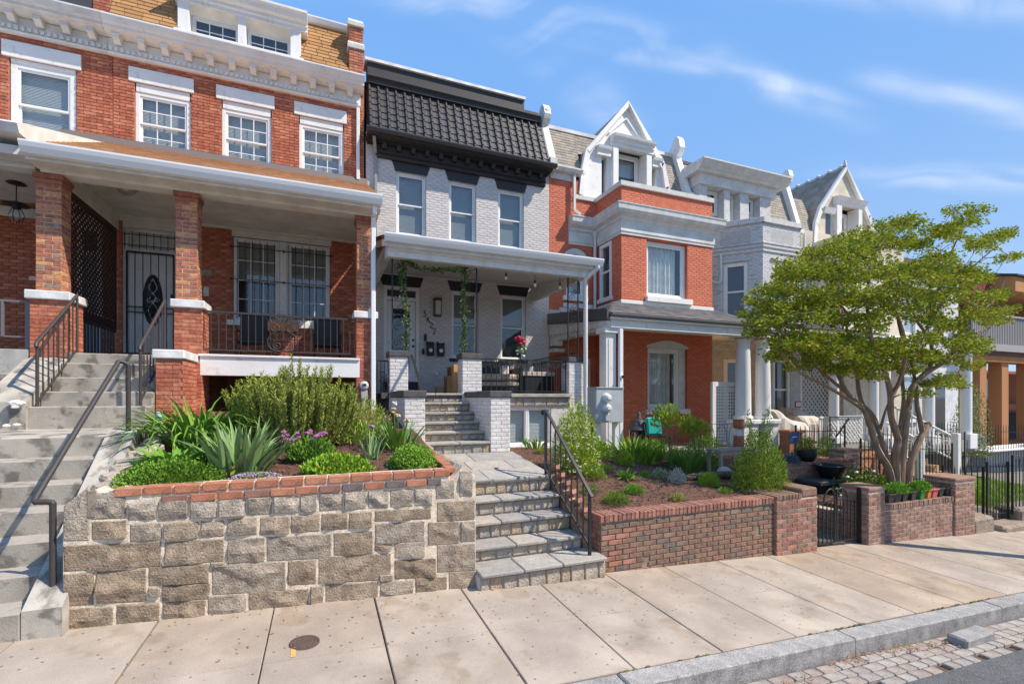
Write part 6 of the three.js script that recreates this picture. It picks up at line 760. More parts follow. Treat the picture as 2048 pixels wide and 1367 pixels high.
{
  const w = thing('brick_garden_wall', 'weathered brown brick garden wall with red rowlock coping beside the flagstone steps', 'garden wall'); const x0 = 3.23, x1 = 6.19, y0 = -.42, z = -5.1;
  const core = B(w, 'mortar', oldMortar, x0, x1, y0, .475, -5.32, z, .003); const o = V(x0, y0, z).sub(core.position); const R = rng(2);
  bricks(core, o, PX, PZ, x1 - x0, .89, [[.66, .72, .3, .36], [2.62, 2.7, .5, .56]], { mats: brownBrick, seed: 121, proud: .014, depth: .05, weights: [.3, .25, .2, .12, .13], inside: null }); bricks(core, V(x0, y0, -5.32).sub(core.position), PZ, NX, .22, .89, [], { mats: rosyBrick, seed: 122, proud: .012, depth: .05, L: .1 });
  for (let i = 0; i < 16; i++) { const r2 = rng(300 + i); const row = 1 + Math.floor(r2() * 11), b = mk('brick', chamfer(.2, .057, .05, .004), rosyBrick[i % 4], core); b.position.set(o.x + .1 + (row % 2 ? 0.107 : 0) + Math.floor(r2() * 2) * .2135 + .004, o.y + row * .0675 + .0285, o.z - .007); } 
  rowlock(w, x0 - .02, x1, .478, -5.33, -5.07, rosyBrick, 123);
  mk('stair_edge', prismX([[-5.33, -.3], [-5.33, .46], [-6.35, .99], [-6.35, -.3]], 3.12, 3.22), mat([.40, .27, .17], { map: 'granite', rep: 2.5, bump: 'rough', brep: 6, bs: .015 }), w); for (let i = 0; i < 6; i++) { const b = mk('brick', chamfer(.12, .07, .17, .012), rosyBrick[i % 4], w); b.position.set(3.18, .55 + i * .09, -5.46 - i * .16); b.rotation.set(-.35, R() * .3, R() * .2); }
  const p = brickBox(w, 'gate_pier', paleMortar, 6.22, 7.08, -.5, .52, -5.62, -5.05, { mats: rosyBrick.concat([brownBrick[0], tanBrick[0]]), seed: 125, proud: .008 }, 'flr'); rowlock(w, 6.2, 6.75, .525, -5.62, -5.03, brownBrick, 126, .07); B(w, 'pier_cap', brownBrick[0], 6.75, 7.1, .525, .66, -5.6, -5.05, .02);
}
{
  const w = thing('brick_planter_wall', 'tan brick planter wall with piers holding the small tree and a row of pots', 'garden wall'); const opt = { mats: tanBrick.concat([rosyBrick[3]]), proud: .007, maxParts: 200 };
  brickBox(w, 'wall', paleMortar, 8.76, 10.78, -.62, .135, -5.32, -5.1, { ...opt, seed: 131 }, 'f'); rowlock(w, 8.76, 10.78, .137, -5.33, -5.085, tanBrick, 132, .095);
  brickBox(w, 'pier', paleMortar, 8.34, 8.755, -.62, .50, -5.50, -5.07, { ...opt, seed: 133 }, 'fl'); B(w, 'pier_cap', tanBrick[1], 8.32, 8.775, .50, .56, -5.52, -5.05, .012); brickBox(w, 'pier', paleMortar, 10.785, 11.42, -.68, .50, -5.55, -5.07, { ...opt, seed: 134 }, 'fl'); B(w, 'pier_cap', tanBrick[1], 10.76, 11.44, .50, .56, -5.57, -5.05, .012);
  brickBox(w, 'rear_wall', oldMortar, 8.8, 11.8, -.5, .26, -7.2, -7.0, { mats: brownBrick, seed: 135, maxParts: 40 }, 'f'); brickBox(w, 'side_wall', paleMortar, 8.36, 8.6, -.5, .05, -7.0, -5.51, { ...opt, seed: 136 }, 'l'); B(w, 'planter_soil', M.mulch, 8.6, 11.4, -.4, .12, -6.99, -5.33, .01);
}
{ const b = thing('raised_brick_bed', 'curved raised brick bed edge carrying flower pots beside the red house porch', 'garden wall'); const p0 = onZ(1572, 950, 6.9), p1 = onZ(1695, 935, 7.2); brickBox(b, 'wall', oldMortar, p0.x - .3, p1.x - .1, -.5, .62, -7.3, -7.0, { mats: brownBrick.concat(rosyBrick), seed: 141, maxParts: 120 }, 'fr'); rowlock(b, p0.x - .3, p1.x - .1, .62, -7.32, -6.98, rosyBrick, 142, .06); const q = onZ(1688, 905, 7.4), r = onZ(1719, 950, 7.4); brickBox(b, 'pier', paleMortar, q.x, r.x, -.5, q.y, -7.75, -7.4, { mats: tanBrick, seed: 143 }, 'fl'); B(b, 'pier_cap', tanBrick[1], q.x - .03, r.x + .03, q.y, q.y + .07, -7.78, -7.37, .012); B(b, 'soil', M.mulch, 6.8, p1.x, .3, .6, -9.2, -7.31, .01); B(b, 'stone_ledge', mat([.05, .055, .06], { map: 'blotch', rep: 2, rough: .6 }), onZ(1632, 960, 6.5).x, onZ(1690, 960, 6.5).x, .30, .38, -6.95, -6.4, .01); B(b, 'ledge_base', M.dark, onZ(1640, 960, 6.5).x, onZ(1680, 960, 6.5).x, -.4, .3, -6.9, -6.5, .01); }
// ---------- gate and iron fences ----------
{ const g = thing('iron_gate', 'black double iron garden gate with curled hoop tops between brick piers', 'gate'); const z = -5.2, up = V(0, 1, 0); [[7.14, 7.72, 1], [7.76, 8.28, -1]].forEach(([a, b, s]) => { const y0 = -.29, y1 = .33; const leaf = mk('gate_leaf', merge([bar(V(a, y0, z), V(b, y0, z), .022), bar(V(a, y1 - (s > 0 ? 0 : -.05), z), V(b, y1 + (s > 0 ? .06 : .08), z), .022), bar(V(a, y0, z), V(a, y1 + (s < 0 ? .22 : .02), z), .026), bar(V(b, y0, z), V(b, y1 + (s > 0 ? .06 : .08), z), .026)]), M.iron, g); for (let i = 1; i < 6; i++) { const x = lerp(a, b, i / 6); mk('bar', bar(V(x, y0, z), V(x, y1 + .03, z), .013), M.iron, leaf); } const hx = s > 0 ? b - .13 : a + .12; mk('hoop', pipe([V(hx - s * .14, y1 + .03, z), V(hx - s * .12, y1 + .14, z), V(hx, y1 + .24, z), V(hx + s * .1, y1 + .18, z), V(hx + s * .11, y1 - .05, z), V(hx + s * .11, y0, z)], .013, 6, 30), M.iron, leaf); }); mk('gate_post', bar(V(8.31, -.4, z), V(8.31, .55, z), .05), M.iron, g); }
function fence(name, label, a, b, h, n, grp, spear = true) { const f = thing(name, label, 'fence', [0, 0, 0], grp); const d = b.clone().sub(a); const upv = y => V(0, y, 0); mk('top_rail', bar(a.clone().add(upv(h * .86)), b.clone().add(upv(h * .86)), .02), M.iron, f); mk('bottom_rail', bar(a.clone().add(upv(.12)), b.clone().add(upv(.12)), .02), M.iron, f); for (let i = 0; i <= n; i++) { const p = a.clone().lerp(b, i / n), e = i === 0 || i === n; mk(e ? 'post' : 'picket', e ? bar(p, p.clone().add(upv(h * 1.05)), .034) : merge([bar(p.clone().add(upv(.05)), p.clone().add(upv(h * .96)), .014), ...(spear ? [rod(p.clone().add(upv(h * .95)), p.clone().add(upv(h * 1.04)), .013, 4, .001)] : [])]), M.iron, f); } return f; }
fence('iron_fence', 'black iron picket fence behind the raised brick bed of pots', V(onZ(1592, 900, 8.6).x, .45, -8.6), V(onZ(1690, 900, 8.6).x, .4, -8.6), .85, 11, 'iron garden fences');
fence('iron_fence', 'black iron picket fence behind the tree trunks', V(onZ(1722, 950, 7.6).x, -.05, -7.6), V(onZ(1905, 950, 7.6).x, -.3, -7.6), 1.05, 26, 'iron garden fences');
fence('iron_fence', 'tall black iron picket fence before the white porch stair', V(onZ(1760, 940, 9.0).x, -.2, -9.0), V(onZ(1930, 940, 9.0).x, -.5, -9.0), 1.35, 24, 'iron garden fences');
fence('iron_fence', 'black iron picket fence running off the right planter pier', V(11.5, -.5, -5.6), V(12.35, -.55, -5.35), 1.15, 7, 'iron garden fences');
fence('iron_fence', 'black iron picket fence beside the rough stone steps', V(13.2, -.35, -5.25), V(16.5, -.55, -5.25), 1.15, 24, 'iron garden fences');
fence('iron_fence', 'tall iron picket fence in front of the cedar building lot', V(20.5, -.6, -10.5), V(29, -1, -10.5), 1.75, 44, 'iron garden fences');
fence('picket_gate', 'black iron picket gate above the rough stone steps', V(12.38, -.42, -5.3), V(13.15, -.45, -5.3), 1.12, 7);
{ const s = thing('rough_stone_steps', 'rough brown stone steps and boulders below the picket gate', 'stair'); const m = tones([[.30, .235, .175], [.26, .205, .155]], { map: 'granite', rep: 1.6, bump: 'rough', brep: 4, bs: .03 }); const blk = (x0, x1, y0, y1, z0, z1, i) => { const g = chamfer(x1 - x0, y1 - y0, z1 - z0, .05).clone(); const p = g.attributes.position; for (let k = 0; k < p.count; k++) { const f = (fbm(p.getX(k) * 5 + i, p.getY(k) * 5 + p.getZ(k) * 3, 256, 3, 7) - .5) * .12; p.setXYZ(k, p.getX(k) + f, p.getY(k) + f * .4, p.getZ(k) + f); } g.computeVertexNormals(); const o = mk(i > 1 ? 'boulder' : 'step', g, m[i % 2], s); o.position.set((x0 + x1) / 2, (y0 + y1) / 2, (z0 + z1) / 2); }; blk(11.45, 12.2, -.8, -.25, -5.5, -5.08, 2); blk(12.25, 13.5, -.9, -.46, -5.4, -4.98, 0); blk(12.2, 13.3, -.8, -.3, -6.0, -5.4, 1); blk(13.2, 14.6, -.9, -.22, -5.6, -5.1, 3); blk(14.6, 17, -1, -.35, -5.5, -5.12, 4); }
// white stair with turned balusters up to the white porch
{ const s = thing('white_porch_stair', 'white wooden porch stair with square newels and slender balusters behind the tree', 'stair'); const X0 = onZ(1838, 900, 8.7).x, zb = -8.2; const st = mat([.46, .28, .15], { map: 'wood', rep: 1 }); for (let i = 0; i < 6; i++) B(s, 'step', st, X0 - .4, X0 + 1.4, -.5, -.25 + i * .17, -8.6 - i * .28 - .3, -8.6 - i * .28, .008); for (const [x, d] of [[X0 - .42, 0], [X0 + 1.42, 0]]) { B(s, 'newel', M.white, x - .09, x + .09, -.5, .95, -8.55, -8.37, .01); mk('handrail', bar(V(x, .82, -8.5), V(x, 1.75, -10.2), .06, .05), M.white, s); mk('lower_rail', bar(V(x, .12, -8.5), V(x, .98, -10.2), .05, .04), M.white, s); for (let i = 1; i < 12; i++) { const f = i / 12; mk('baluster', bar(V(x, lerp(.12, .98, f), lerp(-8.5, -10.2, f)), V(x, lerp(.82, 1.75, f), lerp(-8.5, -10.2, f)), .032), M.white, s); } } 
  const r = thing('porch_balustrade', 'white wooden balustrade along the porch beyond the tree', 'railing'); const a = V(X0 - 3.2, .62, -9.5), b = V(X0 - .5, .62, -9.5); mk('top_rail', bar(a.clone().add(V(0, .85, 0)), b.clone().add(V(0, .85, 0)), .06), M.white, r); mk('bottom_rail', bar(a.clone().add(V(0, .1, 0)), b.clone().add(V(0, .1, 0)), .05), M.white, r); for (let i = 0; i <= 26; i++) { const p = a.clone().lerp(b, i / 26); mk('baluster', bar(p.clone().add(V(0, .1, 0)), p.clone().add(V(0, .85, 0)), .032), M.white, r); } }
// ---------- objects of the gardens and porches ----------
const terra = mat([.40, .165, .085], { map: 'granite', rep: 4 });
{ // twin-meter cabinet on posts
  const m = thing('meter_cabinet', 'light grey metal cabinet with two round electricity meters on white posts', 'meter cabinet', [onZ(1193, 800, 8).x, CAMY * (1 - 1.151), -8]); m.scale.setScalar(1.151); const gm = mat([.40, .43, .44], { rough: .4, map: 'grain' }), gd = mat([.30, .325, .335], { rough: .45 }); B(m, 'cabinet', gm, -.0, .54, 1.615, 2.20, -.28, 0, .008); B(m, 'cabinet_lid', gd, -.01, .55, 2.20, 2.222, -.29, .015, .004); B(m, 'side_flange', gd, -.012, -.001, 1.62, 2.2, -.28, 0, .001);
  [[2.035, 0], [1.86, 0]].forEach(([y]) => { const g = lathe([[0, .09], [.05, .088], [.066, .05], [.07, .0], [.085, 0], [.085, -.02]], 20); g.rotateX(Math.PI / 2); const o = mk('meter', g, mat([.62, .64, .63], { rough: .3 }), m); o.position.set(.19, y, .02); B(o, 'dial', M.lime, -.03, .03, -.02, .03, .086, .094, .001); }); B(m, 'conduit_box', gm, .15, .24, 1.64, 1.77, 0, .05, .01); for (const x of [.06, .44]) B(m, 'post', M.white, x, x + .09, .7, 1.614, -.2, -.11, .006); }
{ const c = thing('garden_chair', 'wire garden chair with turquoise cushion on the red house porch', 'chair', [0, 0, 0]); const p = onZ(1325, 855, 8.4); c.position.set(p.x, .75, -8.7); c.rotation.y = -.25; const tq = mat([.02, .42, .36], { map: 'blotch', rep: 4, rough: .9 }); const cu = B(c, 'cushion', tq, -.17, .17, .45, .85, -.05, .06, .035); cu.rotation.x = -.2; mk('frame', merge([pipe([V(-.22, .95, -.1), V(0, 1.0, -.13), V(.22, .95, -.1)], .01, 5, 16), bar(V(-.22, .42, .1), V(-.22, .95, -.1), .014), bar(V(.22, .42, .1), V(.22, .95, -.1), .014), ...[-.12, -.04, .04, .12].map(x => bar(V(x, .42, -.03), V(x, .97, -.12), .008))]), M.iron, c); for (const x of [-.22, .22]) for (const z of [-.08, .35]) mk('leg', bar(V(x, -.15, z), V(x, .44, z), .014), M.iron, c); mk('seat', merge([bar(V(-.22, .43, .12), V(.22, .43, .12), .012), bar(V(-.22, .43, .34), V(.22, .43, .34), .012)]), M.iron, c); }
{ const l = thing('garden_lantern', 'dark cast-iron pagoda lantern standing in front of the red wall', 'lantern', [0, 0, 0]); const p = onZ(1278, 850, 9.0); l.position.set(p.x, .95, -9.0); const im = mat([.05, .045, .045], { rough: .6, map: 'granite', rep: 4 }); mk('base', merge([bg(-.2, .2, -.2, .03, -.2, .2), ...[[-1, -1], [1, -1], [-1, 1], [1, 1]].map(([a, b]) => bar(V(a * .19, 0, b * .19), V(a * .12, .34, b * .12), .03)), bg(-.14, .14, .30, .36, -.14, .14)]), im, l); mk('roof', lathe([[.27, .36], [.26, .39], [.2, .46], [.17, .55], [.09, .6], [.05, .64], [.045, .74], [0, .77]], 16), im, l); B(l, 'glass', M.glassdark, -.1, .1, .03, .30, -.1, .1, .004); }
{ // low wire border fence of the red porch
  const f = thing('wire_border', 'low bent-wire border fence with hoops along the red porch edge', 'fence', [0, 0, 0]); const y = .78, z = -8.9; mk('wire_rail', merge([bar(V(6.9, y + .62, z), V(10.1, y + .62, z), .012), bar(V(6.9, y + .12, z), V(10.1, y + .12, z), .01)]), mat([.10, .09, .09], { rough: .5 }), f); for (let i = 0; i < 8; i++) { const x = 7.1 + i * .4; mk('wire_hoop', pipe([V(x - .17, y - .2, z), V(x - .15, y + .4, z), V(x, y + .6, z), V(x + .15, y + .4, z), V(x + .17, y - .2, z)], .008, 5, 20), mat([.10, .09, .09], { rough: .5 }), f); } }
{ const t = thing('wooden_bench', 'weathered grey slatted wooden bench at the corner of the mulch garden', 'bench', [0, 0, 0]); const p = onZ(1455, 905, 7.0); t.position.set(p.x, bedR(p.x, -7) - .02, -7.0); const wm = mat([.30, .245, .20], { map: 'wood', rep: 3 }); for (let i = 0; i < 5; i++) B(t, 'slat', wm, -.35, .55, .46, .49, -.2 + i * .075, -.14 + i * .075, .004); for (const x of [-.3, .5]) for (const z of [-.17, .13]) B(t, 'leg', wm, x - .03, x + .03, -.1, .46, z - .03, z + .03, .004); B(t, 'apron', wm, -.3, .5, .38, .455, .12, .15, .003); for (let i = 0; i < 8; i++) B(t, 'spindle', wm, .02 + i * .055, .045 + i * .055, .28, .38, .125, .145, .002);
  const u = single('stone_urn', (() => { const g = new THREE.IcosahedronGeometry(.13, 3); const q = g.attributes.position; for (let i = 0; i < q.count; i++) { const f = 1 + .05 * Math.sin(Math.atan2(q.getZ(i), q.getX(i)) * 12); q.setXYZ(i, q.getX(i) * f, q.getY(i) * .85, q.getZ(i) * f); } g.computeVertexNormals(); return boxUV(g); })(), mat([.42, .38, .33], { map: 'granite', rep: 4 }), 'ribbed round grey stone ball beside the slatted bench', 'garden ornament'); const q = onZ(1442, 903, 6.8); u.position.set(q.x - .12, bedR(q.x - .12, -6.6) + .09, -6.6); }
{ const c = thing('clay_chimney', 'terracotta chimney pot with white collar standing by the white columns', 'garden ornament', [0, 0, 0]); const p = onZ(1478, 895, 8.4); c.position.set(p.x, p.y - .05, -8.4); c.scale.setScalar(.62); mk('pot', lathe([[0, 0], [.2, 0], [.19, .5], [.16, .52], [.16, .54]], 16), terra, c); mk('collar', lathe([[.1, .5], [.1, .82]], 16), M.white, c); mk('cap', lathe([[.1, .80], [.2, .82], [.2, 1.1], [.18, 1.12], [.22, 1.14], [.22, 1.18], [0, 1.18]], 16), terra, c); }
// furniture draped in pale covers on the pale grey porch
{ const tarp = mat([.56, .51, .45], { map: 'blotch', rep: 1.5, rough: .8 }); const drape = (pts, x0, x1, z0, z1, seed) => { const nx = 18, ny = 22, t = []; const prof = f => { const k = f * (pts.length - 1), i = Math.min(pts.length - 2, Math.floor(k)); return [lerp(pts[i][0], pts[i + 1][0], k - i), lerp(pts[i][1], pts[i + 1][1], k - i)]; }; const P = (i, j) => { const [a, y] = prof(i / ny), f = j / nx, zz = lerp(z0, z1, f), e = Math.pow(Math.abs(f - .5) * 2, 4); const wv = .03 * Math.sin(f * 23 + a * 9 + seed) * (1 - y * .6); return V(lerp(x0, x1, a) + wv, Math.max(.02, y - e * .25), zz + .03 * Math.sin(a * 19 + f * 5)); }; for (let i = 0; i < ny; i++) for (let j = 0; j < nx; j++) { const a = P(i, j), b = P(i + 1, j), c = P(i + 1, j + 1), d = P(i, j + 1); t.push(a, c, b, a, d, c); } for (const j of [0, nx]) for (let i = 0; i < ny; i++) { const a = P(i, j), b = P(i + 1, j), c = b.clone().setY(.02), d = a.clone().setY(.02); t.push(a, b, c, a, c, d); } return triGeo(t); };
  const pa = onZ(1545, 850, 9.9), pb = onZ(1614, 850, 9.9), pc = onZ(1672, 850, 10.3);
  const mkT = (geo, x, z, lab) => { const o = single('covered_chair', geo, tarp, lab, 'covered furniture', 'covered furniture on the porch'); o.position.set(x, .72, z); }; mkT(drape([[0, 0], [.02, .95], [.12, 1.0], [.55, .68], [.95, .62], [1, 0]], -.1, 1.3, -.5, .5, 1), pa.x, -10.1, 'chaise under a pale sagging cover next to the round white column'); mkT(drape([[0, 0], [.02, .78], [.98, .76], [1, .25]], 0, .8, -.4, .4, 4), pa.x + 1.35, -10.3, 'small table under a hanging pale cloth between the covered chairs'); mkT(drape([[0, 0], [.03, 1.0], [.2, .98], [.7, .66], [.97, .6], [1, 0]], 0, 2.2, -.6, .5, 2), pb.x + .2, -10.9, 'long sofa under a pale cover in front of the diagonal lattice');
  const w = thing('diagonal_lattice', 'white diagonal lattice panel at the far end of the pale grey porch', 'lattice'); const a = onZ(1603, 830, 11.6), b = onZ(1658, 830, 11.6); lattice(w, 'lath_grid', M.white, a.x, b.x, .8, 3.2, -11.6, .2, .06, true); B(w, 'post', M.white, a.x - .35, a.x - .02, .72, 3.5, -11.65, -11.55); B(w, 'frame', M.white, a.x, b.x, 3.2, 3.3, -11.63, -11.57);
  const s = thing('iron_lattice_panel', 'white openwork panel with iron diagonal standing at the porch edge', 'lattice'); const c = onZ(1657, 870, 9.3), d = onZ(1722, 870, 9.3); lattice(s, 'openwork', M.oldwhite, c.x, d.x, .72, 1.45, -9.3, .14, .06, true); mk('iron_frame', merge([bar(V(c.x, .72, -9.25), V(c.x, 1.5, -9.25), .03), bar(V(c.x, 1.48, -9.25), V(d.x, 1.48, -9.25), .03), bar(V(c.x + .1, .76, -9.25), V(d.x - .6, 1.44, -9.25), .03)]), M.iron, s);
  const g = thing('porch_sign', 'small red-bordered white sign on the white post of the pale grey porch', 'sign'); const e = onZ(1596, 808, 10.5); B(g, 'sign_board', mat([.45, .06, .07]), e.x - .14, e.x + .14, e.y - .1, e.y + .1, -10.5, -10.48, .004); B(g, 'sign_face', M.vinyl, e.x - .10, e.x + .10, e.y - .06, e.y + .06, -10.479, -10.474, .001); mk('print_line', merge([0, 1, 2].map(i => bg(e.x - .08, e.x + .08, e.y - .038 + i * .033, e.y - .025 + i * .033, -10.473, -10.471, 0))), mat([.5, .12, .12]), g); }
{ const s = thing('yard_sign', 'small square blue yard sign on a stake near the clipped shrub', 'sign'); const p = onZ(1589, 875, 7.6); B(s, 'board', mat([.03, .07, .22], { rough: .5 }), p.x - .15, p.x + .15, p.y - .14, p.y + .14, -7.6, -7.585, .003); B(s, 'print', mat([.45, .5, .62]), p.x - .09, p.x + .09, p.y + .01, p.y + .03, -7.584, -7.581, 0); mk('stake', bar(V(p.x, p.y - .6, -7.595), V(p.x, p.y - .14, -7.595), .014), M.iron, s); const k = thing('terracotta_planter', 'tall square terracotta planter behind the blue yard sign', 'planter'); const q = onZ(1592, 860, 8.9); B(k, 'planter_box', terra, q.x - .25, q.x + .28, .5, 1.15, -9.2, -8.9, .02); B(k, 'rim', terra, q.x - .28, q.x + .31, 1.1, 1.18, -9.23, -8.87, .012); }
{ const b = thing('blue_planter', 'bright blue trough on the white ledge before the cedar building', 'planter'); B(b, 'trough', mat([.01, .05, .42], { rough: .4 }), 28.4, 30.1, -.05, .3, -10.9, -10.5, .04); B(b, 'rim', mat([.015, .06, .45], { rough: .4 }), 28.3, 30.2, .26, .34, -10.95, -10.45, .02); const w = thing('white_ledge', 'white panelled low wall under the blue trough', 'garden wall'); B(w, 'panel', M.oldwhite, 24.5, 40, -1.4, -.12, -11.4, -11.1, .01); B(w, 'ledge', M.white, 24.4, 40, -.12, -.05, -11.5, -10.4, .01); }
// row of flower pots on the planter wall
{ const defs = [[1776, 'dark'], [1789, 'dark'], [1803, 'dark'], [1820, 'dark'], [1838, 'green'], [1851, 'orange'], [1863, 'pink'], [1875, 'dark'], [1890, 'dark'], [1904, 'dark']]; const cm = { dark: mat([.035, .035, .04], { rough: .5 }), green: mat([.05, .24, .035], { rough: .5 }), orange: mat([.62, .22, .03], { rough: .5 }), pink: mat([.66, .14, .14], { rough: .5 }) }; const seen = {};
  const nth = ['first', 'second', 'third', 'fourth', 'fifth', 'sixth', 'seventh']; let dk = 0;
  defs.forEach(([px, c]) => { const p = onZ(px, 1010, 5.2); const lab = c === 'dark' ? `square black nursery pot on the planter wall, ${nth[dk++]} from the gate pier` : `${c} plastic pot in the row on the planter wall`; const t = thing('flower_pot', lab, 'flower pot', [p.x, .236, -5.2], 'pots on the planter wall'); mk('pot', prismY([[-.055, -.055], [.055, -.055], [.055, .055], [-.055, .055]], 0, .15).clone(), cm[c], t); const pp = t.children[0].geometry.attributes.position; for (let i = 0; i < pp.count; i++) { const f = 1 + pp.getY(i) * 2.6; pp.setX(i, pp.getX(i) * f); pp.setZ(i, pp.getZ(i) * f); } t.children[0].geometry.computeVertexNormals(); mk('rim', merge([bg(-.088, .088, .135, .158, .072, .088, .002), bg(-.088, .088, .135, .158, -.088, -.072, .002), bg(-.088, -.074, .136, .157, -.072, .072, .002), bg(.074, .088, .136, .157, -.072, .072, .002)]), cm[c], t); B(t, 'potting_soil', M.soil, -.074, .074, .12, .135, -.074, .074, .001); t.rotation.y = hash2(px, 3, 1) * .3 - .15; }); }
{ const b = thing('black_bowl', 'black plastic bowl planter on the dark stone ledge', 'planter', [0, 0, 0]); const p = onZ(1661, 945, 6.7); b.position.set(p.x, .38, -6.7); mk('bowl', lathe([[0, 0], [.18, 0], [.26, .22], [.29, .24], [.29, .27], [.26, .27], [.2, .1], [0, .08]], 24), M.black, b); const c = thing('black_pot', 'round black pot of flowers on the raised brick bed', 'planter', [0, 0, 0]); const q = onZ(1609, 925, 7.2); c.position.set(q.x, .68, -7.15); mk('pot', lathe([[0, 0], [.14, 0], [.2, .12], [.19, .24], [.2, .26], [0, .24]], 20), M.black, c); }
// string lights under the grey porch roof
[[1012, 548, 'bare string light bulb hanging nearest the middle post of the grey porch'], [1070, 562, 'bare string light bulb hanging midway under the grey porch ceiling'], [1120, 567, 'bare string light bulb hanging by the right end of the grey porch']].forEach(([x, y, lab]) => { const p = onZ(x, y, 9.6); const t = thing('string_bulb', lab, 'light bulb', [p.x, p.y, -9.6], 'string light bulbs'); mk('wire', rod(V(0, .0, 0), V(0, .14, 0), .006), M.black, t); mk('socket', rod(V(0, -.05, 0), V(0, .02, 0), .022), M.black, t); const g = new THREE.SphereGeometry(.034, 12, 10); g.scale(1, 1.3, 1); g.translate(0, -.085, 0); mk('bulb', g, mat([.85, .8, .7], { rough: .15 }), t); });
{ const c = thing('drink_can', 'small blue and white can standing beside the brick stair pier', 'can', [-2.3, 1.62, -8.42]); const p = onZ(318, 800, 8.45); c.position.set(p.x, 1.62, -8.45); mk('can_body', lathe([[0, 0], [.04, 0], [.042, .02], [.042, .2], [.035, .22], [0, .22]], 14), mat([.45, .55, .68], { rough: .3 }), c); mk('can_band', lathe([[.0425, .07], [.0425, .14]], 14), mat([.05, .12, .35], { rough: .3 }), c); }
// ---------- plants ----------
const DS = THREE.DoubleSide;
const leafMat = (c, o = {}) => new THREE.MeshPhysicalMaterial({ color: lin(...c), roughness: o.rough ?? .7, side: DS, transmission: o.tr ?? .18, thickness: 0, specularIntensity: .18 });
const GL = { day: leafMat([0.143, 0.286, 0.039]), dayL: leafMat([0.221, 0.390, 0.058]), iris: leafMat([0.195, 0.312, 0.117], { rough: .5 }), irisL: leafMat([0.273, 0.390, 0.156], { rough: .5 }), hosta: leafMat([0.169, 0.338, 0.046]), sedum: leafMat([0.208, 0.390, 0.039]), oreg: leafMat([0.130, 0.260, 0.033]), oregL: leafMat([0.221, 0.377, 0.052]), rose: leafMat([.27, .32, .06], { tr: .06 }), roseL: leafMat([.41, .45, .10], { tr: .06 }), shrub: leafMat([0.247, 0.338, 0.039]), shrubD: leafMat([0.117, 0.182, 0.033]), lime: leafMat([0.390, 0.494, 0.046]), silver: leafMat([0.468, 0.494, 0.416], { tr: .05 }), dry: leafMat([0.494, 0.429, 0.156]), tree: leafMat([.29, .36, .03], { tr: .36 }), treeY: leafMat([.47, .46, .04], { tr: .36 }), treeD: leafMat([.15, .23, .025], { tr: .3 }), ivy: leafMat([.09, .15, .04]), ivyL: leafMat([.26, .31, .15]) };
// arching strap leaf: width w, length L, droop k
function strap(L, w, k, seg = 6, fold = .25) { const t = [], P = (i, s) => { const f = i / seg, a = k * f * f, ww = w * (f < .5 ? 1 : 1 - (f - .5) * 2 * .999) * (.55 + .45 * Math.min(1, f * 3)); let x = 0, y = 0; const n = 12; for (let q = 0; q < n; q++) { const g = f * (q + .5) / n; x += Math.sin(.12 + k * g * g) * L * f / n; y += Math.cos(.12 + k * g * g) * L * f / n; } return V(x - Math.abs(s) * fold * ww * Math.cos(a), y + Math.abs(s) * fold * ww * Math.sin(a), s * ww / 2); }; for (let i = 0; i < seg; i++) { for (const s of [-1, 1]) { const a = P(i, 0), b = P(i, s), c = P(i + 1, s), d = P(i + 1, 0); if (s > 0) t.push(a, b, c, a, c, d); else t.push(b, a, d, b, d, c); } } const g = triGeo(t); return g; }
function leafGeo(L, w, bend = .2) { const p = [V(0, 0, 0), V(-w / 2, L * .45, bend * L * .3), V(0, L, -bend * L * .2), V(w / 2, L * .45, bend * L * .3), V(0, L * .5, 0)]; return triGeo([p[0], p[4], p[1], p[1], p[4], p[2], p[0], p[3], p[4], p[4], p[3], p[2]]); }
// instanced foliage: list of [pos, dir, scale]
function foliage(parent, name, geo, m, list, R) { const im = new THREE.InstancedMesh(geo, m, list.length), q = new THREE.Quaternion(), q2 = new THREE.Quaternion(), Y = V(0, 1, 0); list.forEach(([p, d, s], i) => { q.setFromUnitVectors(Y, d); q2.setFromAxisAngle(Y, R() * 6.283); q.multiply(q2); im.setMatrixAt(i, new THREE.Matrix4().compose(p, q, V(s, s, s))); const k = .8 + R() * .4; im.setColorAt(i, lin(k * (.92 + R() * .16), k, k * (.85 + R() * .3))); }); im.name = name; im.userData.kind = 'stuff'; im.castShadow = im.receiveShadow = true; parent.add(im); return im; }
const rdir = (R, up = .3) => { const a = R() * 6.283, z = lerp(-1 + up, 1, R()), r = Math.sqrt(Math.max(0, 1 - z * z)); return V(Math.cos(a) * r, z, Math.sin(a) * r).normalize(); };
// clump of long leaves, each a mesh
function clump(name, label, cat, pos, o, grp) { const t = thing(name, label, cat, pos, grp), R = rng(o.seed), vars = [.85, 1, 1.15].flatMap(s => [o.k * .6, o.k, o.k * 1.4].map(k => strap(o.L * s, o.w * (1.6 - s * .6), k, 6, o.fold ?? .25))); for (let i = 0; i < o.n; i++) { const m = mk('leaf', vars[Math.floor(R() * 9)], o.mats[Math.floor(R() * o.mats.length)], t); const a = o.fan !== undefined ? o.fan + (R() < .5 ? 0 : Math.PI) + (R() - .5) * 1.1 : R() * 6.283; const r = Math.sqrt(R()) * o.r; m.position.set(Math.cos(a) * r, -.02, Math.sin(a) * r); m.rotation.set(0, -a + (R() - .5) * .9, -(R() * (o.lean ?? .4))); } return t; }
